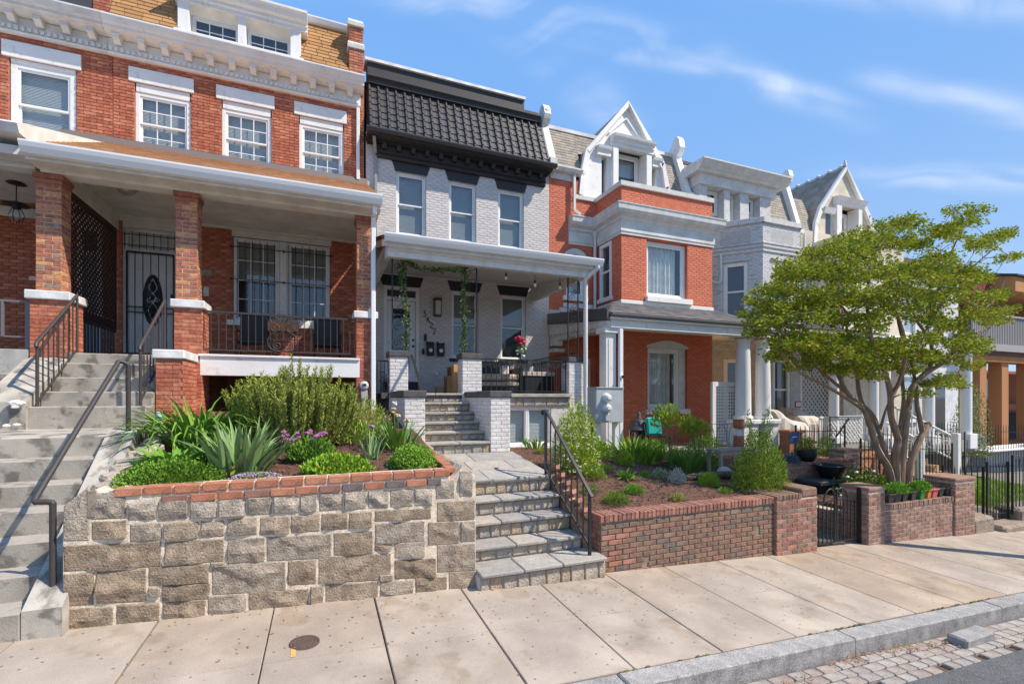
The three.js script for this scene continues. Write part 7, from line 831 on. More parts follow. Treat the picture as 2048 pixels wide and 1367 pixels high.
// dome of small leaves on stems
function mound(name, label, cat, pos, o, grp) { const t = thing(name, label, cat, pos, grp), R = rng(o.seed), lists = o.mats.map(() => []); const stems = []; const ns = o.stems ?? 24; for (let i = 0; i < ns; i++) { const d = rdir(R, .9), e = V(d.x * o.rx * .8, Math.abs(d.y) * o.ry * .8 + .02, d.z * o.rz * .8); stems.push(rod(V(d.x * .04, 0, d.z * .04), e, .005, 4, .002)); } mk('stems', merge(stems), o.stemM || mat([.14, .13, .05]), t); for (let i = 0; i < o.n; i++) { const d = rdir(R, .95), f = Math.pow(R(), o.pow ?? .3); const bump = .78 + .44 * fbm(d.x * 2.2 + 5 + o.seed, d.z * 2.2 + d.y * 2 + 5, 64, 3, o.seed); const p = V(d.x * o.rx * f * bump, Math.abs(d.y) * o.ry * f * bump + .01, d.z * o.rz * f * bump); const dd = d.clone().lerp(rdir(R, .7), o.mess ?? .5).add(V(0, o.upw ?? .25, 0)).normalize(); lists[Math.floor(R() * o.mats.length)].push([p, dd, .7 + R() * .6]); } o.mats.forEach((m, i) => { if (lists[i].length) foliage(t, 'foliage', o.geo, m, lists[i], R); }); return t; }
const at = (px, py, f) => { const p = onSlope(px, py, f); return p; };
const pl = p => [p.x, p.y, p.z];
const ball = (r, s = 1) => new THREE.IcosahedronGeometry(r, s);
// -- left bed --
clump('daylily', 'arching bright green daylily clump against the brick stair pier', 'plant', [-1.42, bedL(-1.42, -6.9), -6.9], { n: 210, L: .80, w: .036, k: 2.3, r: .30, mats: [GL.day, GL.dayL], seed: 201, lean: .75 });
clump('broad_leaf_plant', 'broad-leaved light green plant below the daylily', 'plant', [-1.42, bedL(-1.42, -5.95), -5.95], { n: 110, L: .34, w: .09, k: 1.3, r: .22, mats: [GL.hosta, GL.dayL], seed: 202, lean: 1.0, fold: .12 });
clump('iris_fan', 'grey-green sword-leaved iris clump in the middle of the stone bed', 'plant', [-.80, bedL(-.8, -5.75), -5.75], { n: 74, L: .58, w: .06, k: .5, r: .26, mats: [GL.iris, GL.irisL], seed: 203, lean: .62 });
mound('groundcover', 'dense rounded green herb mat spilling over the brick coping corner', 'plant', [-1.33, bedL(-1.33, -5.44) - .01, -5.44], { n: 6200, rx: .42, ry: .25, rz: .26, mats: [GL.oreg, GL.oregL], geo: leafGeo(.026, .02), seed: 204, pow: .22, mess: .35 });
{ // rosemary: upright needle spires
  const t = thing('rosemary_bush', 'large upright rosemary bush with needle spires before the porch', 'shrub', [-.28, bedL(-.28, -6.8), -6.8]), R = rng(205), lists = [[], []], br = []; const n = 300; for (let i = 0; i < n; i++) { const a = R() * 6.283, r = Math.sqrt(R()), lean = V(Math.cos(a) * r * 1.5, 1, Math.sin(a) * r * .6).normalize(); const base = V(Math.cos(a) * r * .5, .02, Math.sin(a) * r * .2); const H = (1.12 - r * .40) * (.66 + R() * .46); let p = base.clone(), d = lean.clone(); const segs = 13, pts = [p.clone()]; for (let s = 0; s < segs; s++) { d.add(V((R() - .5) * .14, .14, (R() - .5) * .14)).normalize(); p = p.clone().addScaledVector(d, H / segs); pts.push(p); if (s < 1) continue; const m = 20; for (let k = 0; k < m; k++) { const q = pts[s].clone().lerp(p, k / m), an = R() * 6.283; const out = V(Math.cos(an), .75, Math.sin(an)).normalize(); const rr = .02 * (1 - s / segs * .5); lists[R() < .6 ? 0 : 1].push([q.add(V((R() - .5) * rr, 0, (R() - .5) * rr)), out.addScaledVector(d, .3).normalize(), .8 + R() * .6]); } } br.push(pipe(pts.filter((_, j) => j % 3 === 0), .0045, 4, 6)); } mk('branches', merge(br), mat([.16, .12, .07]), t); const g = leafGeo(.044, .0095, .05); foliage(t, 'foliage', g, GL.rose, lists[0], R); foliage(t, 'foliage', g, GL.roseL, lists[1], R); }
mound('pink_flower_clump', 'low green clump with round pink-purple flower heads', 'plant', [-.12, bedL(-.12, -6.05), -6.05], { n: 1500, rx: .27, ry: .24, rz: .2, mats: [GL.oreg, GL.dayL], geo: leafGeo(.06, .018), seed: 206, upw: .5 });
{ const t = scene.children[scene.children.length - 1], R = rng(207), pk = mat([.45, .13, .36], { rough: .8 }); for (let i = 0; i < 22; i++) { const a = R() * 6.283, r = Math.sqrt(R()) * .3, y = .22 + R() * .12; const g = []; for (let k = 0; k < 16; k++) { const b = ball(.009, 0); const d = rdir(R, .6); b.translate(d.x * .022, d.y * .016, d.z * .022); g.push(b); } const o = mk('flower_head', merge(g), pk, t); o.position.set(Math.cos(a) * r - .06, y, Math.sin(a) * r * .7); mk('flower_stem', rod(V(o.position.x * .7, 0, o.position.z * .7), o.position.clone(), .003, 4), GL.day, t); } }
mound('phlox', 'low mat of small lilac flowers behind the coping bricks', 'plant', [-.62, bedL(-.62, -5.36), -5.36], { n: 1400, rx: .25, ry: .10, rz: .12, mats: [GL.oreg, GL.shrub], geo: leafGeo(.022, .008), seed: 208 });
{ const t = scene.children[scene.children.length - 1], R = rng(209), g = [[], []]; for (let i = 0; i < 240; i++) { const a = R() * 6.283, r = Math.sqrt(R()); const b = ball(.006 + R() * .004, 0); b.scale(1, .5, 1); b.translate(Math.cos(a) * r * .24, .09 * Math.sqrt(1 - r * r * .8) + .018, Math.sin(a) * r * .13); g[i % 2].push(b); } mk('blossoms', merge(g[0]), mat([.36, .22, .50]), t).userData.kind = 'stuff'; mk('blossoms', merge(g[1]), mat([.56, .40, .60]), t).userData.kind = 'stuff'; }
mound('sedum', 'bright lime-green sedum rosettes in the centre of the stone bed edge', 'plant', [.16, bedL(.16, -5.5), -5.5], { n: 2600, rx: .36, ry: .19, rz: .2, mats: [GL.sedum, GL.lime, GL.sedum], geo: leafGeo(.045, .026, .4), seed: 210, pow: .35, upw: .5 });
mound('parsley_clump', 'curly fresh green herb clump in the corner by the brick edging', 'plant', [.98, bedL(.98, -5.62), -5.62], { n: 4200, rx: .28, ry: .25, rz: .26, mats: [GL.sedum, GL.oregL], geo: leafGeo(.026, .018), seed: 211, pow: .3, mess: .8 });
mound('rosemary_shoot', 'small fine-leaved green shrub beside the big rosemary', 'shrub', [.62, bedL(.62, -7.6), -7.6], { n: 3000, rx: .4, ry: .5, rz: .3, mats: [GL.roseL, GL.shrub], geo: leafGeo(.035, .01), seed: 212, upw: .8 });
clump('iris_clump', 'iris with faded peach blooms beside the grey low pier', 'plant', [.95, bedL(.95, -6.4), -6.4], { n: 40, L: .46, w: .05, k: .5, r: .2, mats: [GL.day, GL.dayL, GL.iris], seed: 213, lean: .6 });
{ const t = scene.children[scene.children.length - 1], R = rng(214); for (let i = 0; i < 6; i++) { const g = []; for (let k = 0; k < 6; k++) { const b = ball(.026, 1); b.scale(1, .6, .55); b.rotateZ((R() - .5) * 2); b.rotateY(k); b.translate((R() - .5) * .05, (R() - .5) * .05, (R() - .5) * .05); g.push(b); } const o = mk('iris_bloom', merge(g), i < 4 ? mat([.62, .40, .20]) : i === 4 ? M.curtain : mat([.42, .20, .40]), t); o.position.set([-.08, -.02, .08, -.16, -.05, -.35][i], [.52, .46, .40, .42, .60, .30][i], (R() - .5) * .15); mk('flower_stem', rod(V(o.position.x * .6, 0, 0), o.position.clone(), .005, 4), GL.iris, t); } }
clump('iris_young', 'small pale iris fan between the pink flowers and peach blooms', 'plant', [.55, bedL(.55, -5.95), -5.95], { n: 16, L: .38, w: .03, k: .35, r: .08, mats: [GL.irisL], seed: 215, lean: .35 });
{ const t = thing('bronze_seedling', 'few bronze-tipped young leaves beside the herb mat', 'plant', [-1.0, bedL(-1, -5.55), -5.55]); const R = rng(216); for (let i = 0; i < 14; i++) { const m = mk('leaf', leafGeo(.09, .05), i % 2 ? leafMat([.42, .17, .06]) : GL.shrub, t); m.position.set((R() - .5) * .3, .02 + R() * .06, (R() - .5) * .1); m.rotation.set(R() * 1.4 - .2, R() * 6, R() * .8); } }
// -- mulch garden --
{ const p = onZ(1150, 900, 6.8); p.y = bedR(p.x, -6.8); const t = mound('white_flower_bush', 'airy bush with small white flower clusters beside the iron step railing', 'shrub', [p.x, p.y, p.z], { n: 5200, rx: .40, ry: 1.1, rz: .36, mats: [GL.shrub, GL.lime, GL.lime], geo: leafGeo(.046, .022), seed: 221, pow: .42, stems: 40, upw: .2 }); const R = rng(222), g = []; for (let i = 0; i < 120; i++) { const d = rdir(R, .8); const c = V(d.x * .42, Math.abs(d.y) * .8 + .05, d.z * .36); for (let k = 0; k < 7; k++) { const b = ball(.008, 0); b.translate(c.x + (R() - .5) * .04, c.y + (R() - .5) * .02, c.z + (R() - .5) * .04); g.push(b); } } mk('blossoms', merge(g), mat([.72, .73, .66]), t).userData.kind = 'stuff'; }
const grassy = (px, py, label, o) => { const p = at(px, py, bedR); return clump(o.name || 'grass_clump', label, 'plant', [p.x, p.y - .01, p.z], o); };
grassy(1272, 922, 'broad clump of bright upright strap leaves behind the mulch', { n: 240, L: .64, w: .028, k: 1.1, r: .42, mats: [GL.dayL, GL.day, GL.lime], seed: 231, lean: .55 });
grassy(1330, 915, 'lower grassy clump to the right of the tall strap leaves', { n: 110, L: .42, w: .024, k: 1.2, r: .28, mats: [GL.dayL, GL.lime], seed: 232, lean: .6 });
grassy(1372, 942, 'dark green iris tuft near the bench and stone ball', { n: 84, L: .52, w: .03, k: .8, r: .22, mats: [GL.day, GL.shrubD], seed: 233, lean: .5 });
grassy(1420, 938, 'narrow upright leaf tuft in front of the slatted bench', { n: 30, L: .36, w: .028, k: .7, r: .1, mats: [GL.day], seed: 234, lean: .4 });
grassy(1072, 897, 'dark narrow-leaved tuft below the basement window', { n: 50, L: .30, w: .022, k: .8, r: .2, mats: [GL.day, GL.shrubD], seed: 235, lean: .5 });
grassy(1048, 893, 'small upright tuft at the foot of the grey low pier', { n: 28, L: .26, w: .022, k: .6, r: .1, mats: [GL.day], seed: 236, lean: .4 });
grassy(1254, 958, 'spreading lily rosette alone in the mulch', { n: 44, L: .24, w: .03, k: 1.2, r: .07, mats: [GL.sedum, GL.dayL], seed: 237, lean: .9 });
const mnd = (px, py, name, label, o) => { const p = at(px, py, bedR); return mound(name, label, 'plant', [p.x, p.y - .015, p.z], o); };
mnd(1250, 930, 'shrublet', 'yellow-green leafy shrublet behind the lily rosette', { n: 650, rx: .17, ry: .25, rz: .15, mats: [GL.shrub, GL.lime], geo: leafGeo(.045, .02), seed: 241 });
mnd(1232, 1006, 'herb_mound', 'fine-leaved round herb mound by the brick coping corner', { n: 2200, rx: .20, ry: .17, rz: .16, mats: [GL.oreg, GL.shrub], geo: leafGeo(.02, .009), seed: 242 });
mnd(1268, 985, 'herb_mound', 'bright compact herb mound behind the corner one', { n: 1500, rx: .15, ry: .13, rz: .13, mats: [GL.sedum, GL.oregL], geo: leafGeo(.02, .01), seed: 243 });
mnd(1418, 970, 'needle_mound', 'acid-green needle-leaved ball plant in the mulch', { n: 1800, rx: .18, ry: .20, rz: .17, mats: [GL.lime, GL.sedum], geo: leafGeo(.045, .006), seed: 244, upw: .4 });
mnd(1355, 965, 'silver_plant', 'silvery grey upright sprigs in the mulch', { n: 700, rx: .15, ry: .24, rz: .12, mats: [GL.silver], geo: leafGeo(.04, .012), seed: 245, upw: 1.2 });
mnd(1355, 1000, 'dry_tuft', 'small straw-yellow tuft close to the brick coping', { n: 700, rx: .13, ry: .11, rz: .12, mats: [GL.dry, GL.shrub], geo: leafGeo(.026, .008), seed: 246 });
mnd(1200, 938, 'creeping_mat', 'low green creeping mat beside the white-flowering bush', { n: 1100, rx: .24, ry: .08, rz: .18, mats: [GL.oreg, GL.shrub], geo: leafGeo(.022, .01), seed: 247 });
mnd(1195, 918, 'leafy_clump', 'pale leafy clump under the meter cabinet', { n: 1300, rx: .30, ry: .36, rz: .25, mats: [GL.dayL, GL.shrub], geo: leafGeo(.06, .026), seed: 248 });
mnd(1085, 905, 'small_herb', 'tiny yellow-green herb beside the basement window tufts', { n: 450, rx: .15, ry: .12, rz: .12, mats: [GL.lime, GL.shrub], geo: leafGeo(.03, .012), seed: 249 });
mnd(1180, 985, 'corner_sprig', 'thin sprig growing out of the stair edge behind the railing', { n: 300, rx: .14, ry: .14, rz: .14, mats: [GL.oreg], geo: leafGeo(.026, .012), seed: 250 });
{ const p = at(1530, 985, bedR); mound('boxleaf_shrub', 'tall loose small-leaved shrub at the gate pier corner', 'shrub', [p.x, p.y - .02, p.z - .1], { n: 11000, rx: .48, ry: .92, rz: .40, mats: [GL.shrub, GL.shrubD, GL.lime], geo: leafGeo(.03, .016), seed: 251, pow: .35, stems: 60, upw: .35 }); const R = rng(252), t = thing('shrub_shoots', 'long leafy shoots rising above the small-leaved shrub', 'shrub', [p.x, p.y + .7, p.z - .1]); const l = [], st = []; for (const [x, h] of [[-.26, .62], [-.2, .5], [.12, .55], [.2, .62], [.26, .4], [0, .3]]) { st.push(rod(V(x * .7, 0, 0), V(x, h, 0), .005, 4)); for (let i = 0; i < 130; i++) { const f = R(); l.push([V(lerp(x * .7, x, f) + (R() - .5) * .08, f * h, (R() - .5) * .08), rdir(R, .8), .8 + R() * .5]); } } mk('stems', merge(st), M.bark, t); foliage(t, 'foliage', leafGeo(.034, .018), GL.shrub, l, R); }
{ const R = rng(253); for (const [px, py, D, H, lab] of [[1345, 880, 8.2, 1.15, 'tall pale-leaved upright shrub before the red bay window'], [1398, 878, 8.0, .95, 'forked pale-leaved shrub left of the lattice screen']]) { const p = onZ(px, py, D), y0 = bedR(p.x, -D); const t = thing('upright_shrub', lab, 'shrub', [p.x, y0, -D], 'pale upright shrubs at the red porch'); const st = [], l = []; for (let s = 0; s < 5; s++) { const a = R() * 6.28, top = V(Math.cos(a) * .3, H * (.65 + R() * .35), Math.sin(a) * .15); st.push(pipe([V(0, 0, 0), V(top.x * .4, top.y * .5, top.z * .4), top], .011, 5, 12)); for (let i = 0; i < 110; i++) { const d = rdir(R, .7); l.push([top.clone().add(V(d.x * .15, d.y * .2 - .1, d.z * .13)), d.add(V(0, .6, 0)).normalize(), .8 + R() * .6]); } } mk('stems', merge(st), M.bark, t); foliage(t, 'foliage', leafGeo(.075, .03), GL.lime, l.slice(0, 300), R); foliage(t, 'foliage', leafGeo(.075, .03), GL.shrub, l.slice(300), R); } }
{ const p = onZ(1390, 888, 7.6); mound('mixed_perennials', 'dark mixed perennials along the red porch edge', 'plant', [p.x, bedR(p.x, -7.6), -7.6], { n: 2600, rx: .75, ry: .42, rz: .35, mats: [GL.shrubD, GL.day, GL.shrub], geo: leafGeo(.05, .016), seed: 255, pow: .4, mess: .8 }); }
{ // stones and driftwood in the mulch
  const R = rng(256); [[1310, 928, 'flat pinkish stone lying in the mulch'], [1182, 936, 'small tan stone near the creeping mat'], [1350, 935, 'low grey stone edging the iris tuft'], [1445, 950, 'brown stone below the slatted bench']].forEach(([px, py, lab], i) => { const p = at(px, py, bedR); const g = ball(.07, 2); const q = g.attributes.position; for (let k = 0; k < q.count; k++) { const f = .8 + .4 * fbm(q.getX(k) * 14 + i * 3 + 9, q.getZ(k) * 14 + q.getY(k) * 9 + 9, 64, 2, i); q.setXYZ(k, q.getX(k) * f * 1.6, q.getY(k) * f * .5, q.getZ(k) * f); } g.computeVertexNormals(); const s = single('garden_stone', boxUV(g), mat([[.42, .28, .22], [.45, .33, .24], [.24, .2, .17], [.28, .18, .12]][i], { map: 'granite', rep: 5 }), lab, 'stone', 'stones in the mulch garden'); s.position.set(p.x, p.y + .02, p.z); }); }
{ const p = at(1385, 960, bedR); const t = single('driftwood_log', (() => { const g = pipe([V(-.5, .05, .05), V(-.1, .07, 0), V(.3, .05, -.05), V(.75, .04, -.02)], .06, 10, 24); return g; })(), mat([.10, .065, .045], { map: 'bark', rep: 2 }), 'dark driftwood log lying across the mulch below the bench', 'log'); t.position.set(p.x + .3, p.y, p.z); }
mound('hosta_fill', 'leafy green clump between the daylily and the rosemary', 'plant', [-1.0, bedL(-1, -7.0), -7.0], { n: 900, rx: .34, ry: .32, rz: .26, mats: [GL.hosta, GL.dayL], geo: leafGeo(.1, .05, .3), seed: 281 });
mound('back_greenery', 'mixed greenery filling the bed behind the pink flowers', 'plant', [.45, bedL(.45, -6.9), -6.9], { n: 1800, rx: .42, ry: .3, rz: .3, mats: [GL.roseL, GL.shrub, GL.oregL], geo: leafGeo(.05, .016), seed: 282, upw: .6 });
mnd(1225, 905, 'cabinet_greenery', 'bright leafy greenery at the foot of the meter cabinet', { n: 1700, rx: .42, ry: .42, rz: .3, mats: [GL.dayL, GL.lime, GL.shrub], geo: leafGeo(.07, .024), seed: 283 });
mnd(1300, 905, 'porch_greenery', 'soft green perennials in front of the turquoise cushion', { n: 1500, rx: .5, ry: .36, rz: .3, mats: [GL.dayL, GL.shrub], geo: leafGeo(.06, .018), seed: 284, upw: .5 });
mnd(1410, 905, 'porch_edge_plants', 'tangled dark greenery around the wire border hoops', { n: 2200, rx: .6, ry: .45, rz: .35, mats: [GL.shrubD, GL.day, GL.dayL], geo: leafGeo(.07, .016), seed: 287, mess: .9 });
mnd(1190, 955, 'edge_herb', 'loose herb clump beside the iron step railing', { n: 700, rx: .2, ry: .2, rz: .18, mats: [GL.oregL, GL.shrub], geo: leafGeo(.035, .014), seed: 288 });
mnd(1320, 955, 'grey_herb', 'pale feathery herb near the driftwood log', { n: 600, rx: .16, ry: .16, rz: .14, mats: [GL.shrub, GL.silver], geo: leafGeo(.035, .008), seed: 289 });
grassy(1310, 925, 'small upright leaf fan between stone and strap leaves', { n: 36, L: .34, w: .026, k: .9, r: .12, mats: [GL.dayL, GL.sedum], seed: 290, lean: .5 });
mnd(1290, 952, 'seedling', 'small seedling tuft right of the lily rosette', { n: 260, rx: .1, ry: .09, rz: .1, mats: [GL.sedum], geo: leafGeo(.03, .012), seed: 285 });
mnd(1450, 985, 'seedling', 'low green seedlings near the small-leaved shrub', { n: 300, rx: .14, ry: .08, rz: .1, mats: [GL.oreg, GL.shrub], geo: leafGeo(.03, .012), seed: 286 });
// -- yards to the right --
{ const p = onZ(1705, 960, 6.4); mound('rose_bush', 'low rose bush with white blooms behind the gate', 'shrub', [p.x, .0, -6.2], { n: 2600, rx: .7, ry: .62, rz: .45, mats: [GL.shrubD, GL.shrub], geo: leafGeo(.05, .028), seed: 261, pow: .4 }); const t = scene.children[scene.children.length - 1], R = rng(262); for (let i = 0; i < 12; i++) { const d = rdir(R, .7); const b = mk('rose_bloom', ball(.035, 1), M.vinyl, t); b.position.set(d.x * .66, Math.abs(d.y) * .55 + .08, d.z * .42 + .05); b.scale.set(1, .7, 1); } }
mound('gate_plants', 'dark leafy plants seen through the iron gate', 'plant', [7.95, -.2, -6.4], { n: 1800, rx: .5, ry: .55, rz: .45, mats: [GL.shrubD, GL.oreg], geo: leafGeo(.07, .02), seed: 263 });
[[1790, 985, 'bright strawberry leaves in the row of pots near the gate pier'], [1838, 985, 'bright strawberry leaves above the green and orange pots']].forEach(([px, py, lab], i) => { const p = onZ(px, py, 5.25); mound('strawberry_leaves', lab, 'plant', [p.x, .37, -5.24], { n: 700, rx: .28, ry: .15, rz: .14, mats: [GL.sedum, GL.dayL], geo: leafGeo(.045, .034, .3), seed: 264 + i }, 'potted leaves on the planter wall'); });
{ const p = onZ(1608, 905, 7.2); mound('pot_flowers', 'green plume and orange blooms in the round black pot', 'plant', [p.x, .9, -7.15], { n: 900, rx: .2, ry: .28, rz: .18, mats: [GL.sedum, leafMat([.45, .16, .05]), GL.lime], geo: leafGeo(.05, .012), seed: 266, upw: .8 }); const q = onZ(1580, 925, 7.1); mound('blue_flowers', 'tuft of blue flowers at the end of the raised brick bed', 'plant', [q.x, .66, -7.1], { n: 700, rx: .2, ry: .2, rz: .18, mats: [leafMat([.02, .12, .38]), leafMat([.10, .22, .12])], geo: leafGeo(.04, .014), seed: 267 }); const r = onZ(1650, 900, 8.2); mound('topiary_ball', 'clipped oval topiary behind the iron pickets', 'shrub', [r.x, .55, -8.2], { n: 2200, rx: .2, ry: .52, rz: .2, mats: [GL.lime, GL.shrub], geo: leafGeo(.03, .014), seed: 268 }); }
{ const lawn = (x, z) => yard(x, z) + .05; const R = rng(270), l = [[], []]; for (let i = 0; i < 16000; i++) { const x = lerp(11.6, 20, R()), z = lerp(-9.3, -5.8, R()); l[i % 2].push([V(x, yard(x, z) + .0, z), rdir(R, .5).add(V(0, .8, 0)).normalize(), .7 + R() * .9]); } const t = new THREE.Group(); t.name = uname('lawn'); scene.add(t); tag(t, 'patch of bright green grass behind the right iron fences', 'grass', null, 'stuff'); foliage(t, 'grass_blades', leafGeo(.10, .012), GL.sedum, l[0], R); foliage(t, 'grass_blades', leafGeo(.10, .012), GL.lime, l[1], R); }
[[12.9, -7.4, .55, 'rounded bright green shrub inside the right iron fence'], [14.6, -6.6, .6, 'second rounded shrub farther along the iron fence'], [10.9, -7.5, .5, 'light shrub between the planter rear wall and iron pickets']].forEach(([x, z, r, lab], i) => mound('fence_shrub', lab, 'shrub', [x, yard(x, z), z], { n: 2200, rx: r, ry: r * .85, rz: r * .7, mats: [GL.sedum, GL.shrub, GL.lime], geo: leafGeo(.05, .022), seed: 271 + i }, 'shrubs behind the iron fence'));
{ const p = onZ(1955, 760, 10.2); mound('climbing_vine', 'leafy climbing shrub swallowing the end of the white porch', 'shrub', [p.x - .4, -.2, -10.2], { n: 4200, rx: .75, ry: 2.9, rz: .6, mats: [GL.shrubD, GL.shrub, GL.silver], geo: leafGeo(.06, .03), seed: 275, pow: .3 }); }
[[1655, 1128, 'weed tuft growing at the foot of the brown garden wall']].forEach(([px, py, lab]) => { const p = onSlope(1362, 1128, gy); mound('weed_tuft', lab, 'plant', [p.x, p.y, p.z - .02], { n: 260, rx: .1, ry: .05, rz: .04, mats: [GL.oregL], geo: leafGeo(.025, .012), seed: 276 }); const q = onSlope(1208, 1142, gy); mound('weed_tuft', 'bright weed at the corner of the lowest flagstone step', 'plant', [q.x, q.y, q.z], { n: 140, rx: .05, ry: .05, rz: .05, mats: [GL.lime], geo: leafGeo(.025, .014), seed: 277 }); });
{ // ivy garland round the grey porch opening
  const t = thing('ivy_garland', 'ivy garland swagged along the grey porch beam and down both posts', 'garland'), R = rng(280), l = [[], []], c = [[1.52, 2.98, -9.36], [1.53, 3.6, -9.36], [1.47, 4.1, -9.36], [1.44, 4.5, -9.36], [1.50, 4.66, -9.34], [1.75, 4.58, -9.34], [2.1, 4.56, -9.34], [2.45, 4.62, -9.34], [2.68, 4.62, -9.34], [2.68, 4.3, -9.36], [2.70, 3.8, -9.36], [2.68, 3.3, -9.36], [2.66, 2.98, -9.36]].map(a => V(...a)); const cv = new THREE.CatmullRomCurve3(c); mk('vine', new THREE.TubeGeometry(cv, 90, .007, 5).toNonIndexed(), mat([.09, .08, .03]), t); for (let i = 0; i < 1000; i++) { const f = R(), p = cv.getPoint(f); l[R() < .75 ? 0 : 1].push([p.add(V((R() + R() - 1) * .09, (R() + R() - 1) * .06, (R() + R() - 1) * .07)), rdir(R, .9), .8 + R() * .6]); } foliage(t, 'foliage', leafGeo(.052, .044, .3), GL.ivy, l[0], R); foliage(t, 'foliage', leafGeo(.052, .044, .3), GL.ivyL, l[1], R); }
// ---------- multi-stemmed small tree in the brick planter ----------
{
  const t = thing('maple_tree', 'small multi-stemmed tree with layered yellow-green leaves in the brick planter', 'tree', [0, 0, 0]); const R = rng(400), D0 = 5.95;
  const P = (x, y, dz = 0) => { const q = onZ(x, y, D0 + dz); return q; };
  const stems = [
    { pts: [[1786, 985, 0], [1778, 940, .0], [1756, 900, .02], [1743, 858, .08], [1727, 818, .15], [1696, 787, .25], [1672, 742, .35], [1640, 690, .4]], r: .085 },
    { pts: [[1786, 980, .1], [1777, 940, .15], [1767, 900, .2], [1759, 863, .3], [1743, 826, .5], [1722, 800, .7], [1709, 716, .9], [1690, 640, 1.0]], r: .075 },
    { pts: [[1792, 985, 0], [1793, 900, -.05], [1796, 879, -.05], [1783, 832, -.1], [1781, 787, -.15], [1769, 739, -.2], [1745, 680, -.25], [1735, 620, -.3]], r: .085 },
    { pts: [[1797, 985, 0], [1806, 905, .0], [1812, 848, .0], [1820, 800, .05], [1825, 774, .05], [1849, 748, .05], [1880, 729, .0], [1930, 690, -.1], [1975, 655, -.1]], r: .085 },
    { pts: [[1812, 985, -.05], [1822, 929, -.05], [1838, 884, -.05], [1850, 858, -.05], [1856, 850, -.05]], r: .075 },
    { pts: [[1846, 868, -.05], [1835, 811, 0], [1833, 779, .1], [1822, 720, .3], [1800, 660, .5], [1790, 590, .6]], r: .05 },
    { pts: [[1786, 940, .3], [1800, 860, .55], [1808, 800, .7], [1806, 745, .8], [1830, 690, .9], [1862, 640, 1.0], [1880, 560, 1.0]], r: .055 },
    { pts: [[1781, 790, -.15], [1800, 762, -.3], [1812, 700, -.5], [1800, 640, -.7], [1770, 570, -.8]], r: .04 },
    { pts: [[1852, 746, .05], [1862, 727, .05], [1862, 682, .0], [1836, 644, -.05], [1815, 600, -.1], [1800, 540, -.2]], r: .045 },
    { pts: [[1862, 684, .0], [1898, 652, .0], [1940, 636, .0], [1990, 600, .0], [2010, 560, 0]], r: .035 },
    { pts: [[1759, 863, .3], [1778, 805, .2], [1800, 788, .1]], r: .035 },
    { pts: [[1727, 818, .15], [1700, 800, .0], [1650, 770, -.2], [1600, 745, -.4], [1560, 700, -.5]], r: .04 },
    { pts: [[1696, 787, .25], [1640, 740, .5], [1590, 690, .7], [1545, 650, .8]], r: .035 },
    { pts: [[1880, 560, 1.0], [1905, 500, .8], [1935, 440, .7], [1955, 415, .7]], r: .025 },
    { pts: [[1862, 640, 1.0], [1920, 560, .7], [1985, 500, .5], [2030, 470, .5]], r: .028 },
    { pts: [[1745, 680, -.25], [1690, 620, -.4], [1650, 560, -.4], [1620, 520, -.3]], r: .035 },
    { pts: [[1735, 620, -.3], [1740, 540, -.3], [1760, 490, -.2], [1800, 445, -.1]], r: .03 },
  ];
  const nodes = []; let first = true;
  const taper = (pts, r0, r1, n = 9) => { const c = new THREE.CatmullRomCurve3(pts, false, 'catmullrom', .5), seg = Math.max(8, pts.length * 5), g = new THREE.TubeGeometry(c, seg, 1, n), p = g.attributes.position, L = c.getLength(); for (let i = 0; i <= seg; i++) { const ctr = c.getPointAt(i / seg), f = i / seg; for (let k = 0; k <= n; k++) { const j = i * (n + 1) + k; const rr = lerp(r0, r1, Math.pow(f, .8)) * (1 + .14 * (fbm(k * 1.3 + r0 * 99, i * .7, 64, 2, 3) - .5) * 2); p.setXYZ(j, ctr.x + (p.getX(j) - ctr.x) * rr, ctr.y + (p.getY(j) - ctr.y) * rr, ctr.z + (p.getZ(j) - ctr.z) * rr); } } g.computeVertexNormals(); const uv = g.attributes.uv; for (let i = 0; i < uv.count; i++) uv.setXY(i, uv.getY(i) * .6, uv.getX(i) * L * .8); return g; };
  stems.forEach((s, i) => { const pts = s.pts.map(a => P(a[0], a[1], a[2])); if (i < 5) pts[0].y = Math.min(pts[0].y, .06); const r1 = s.r * (i === 4 ? .75 : .3); mk(i < 5 ? 'trunk' : 'limb', taper(pts, s.r, r1), M.bark, t); const c = new THREE.CatmullRomCurve3(pts), n = pts.length * 4; if (i !== 4) for (let k = Math.floor(n * .4); k <= n; k++) nodes.push({ p: c.getPoint(k / n), r: lerp(s.r, r1, k / n) }); });
  mk('stub_end', (() => { const g = ball(.07, 1), q = P(1857, 848, -.05); g.scale(1, .8, 1); g.translate(q.x, q.y, q.z); return g; })(), M.bark, t);
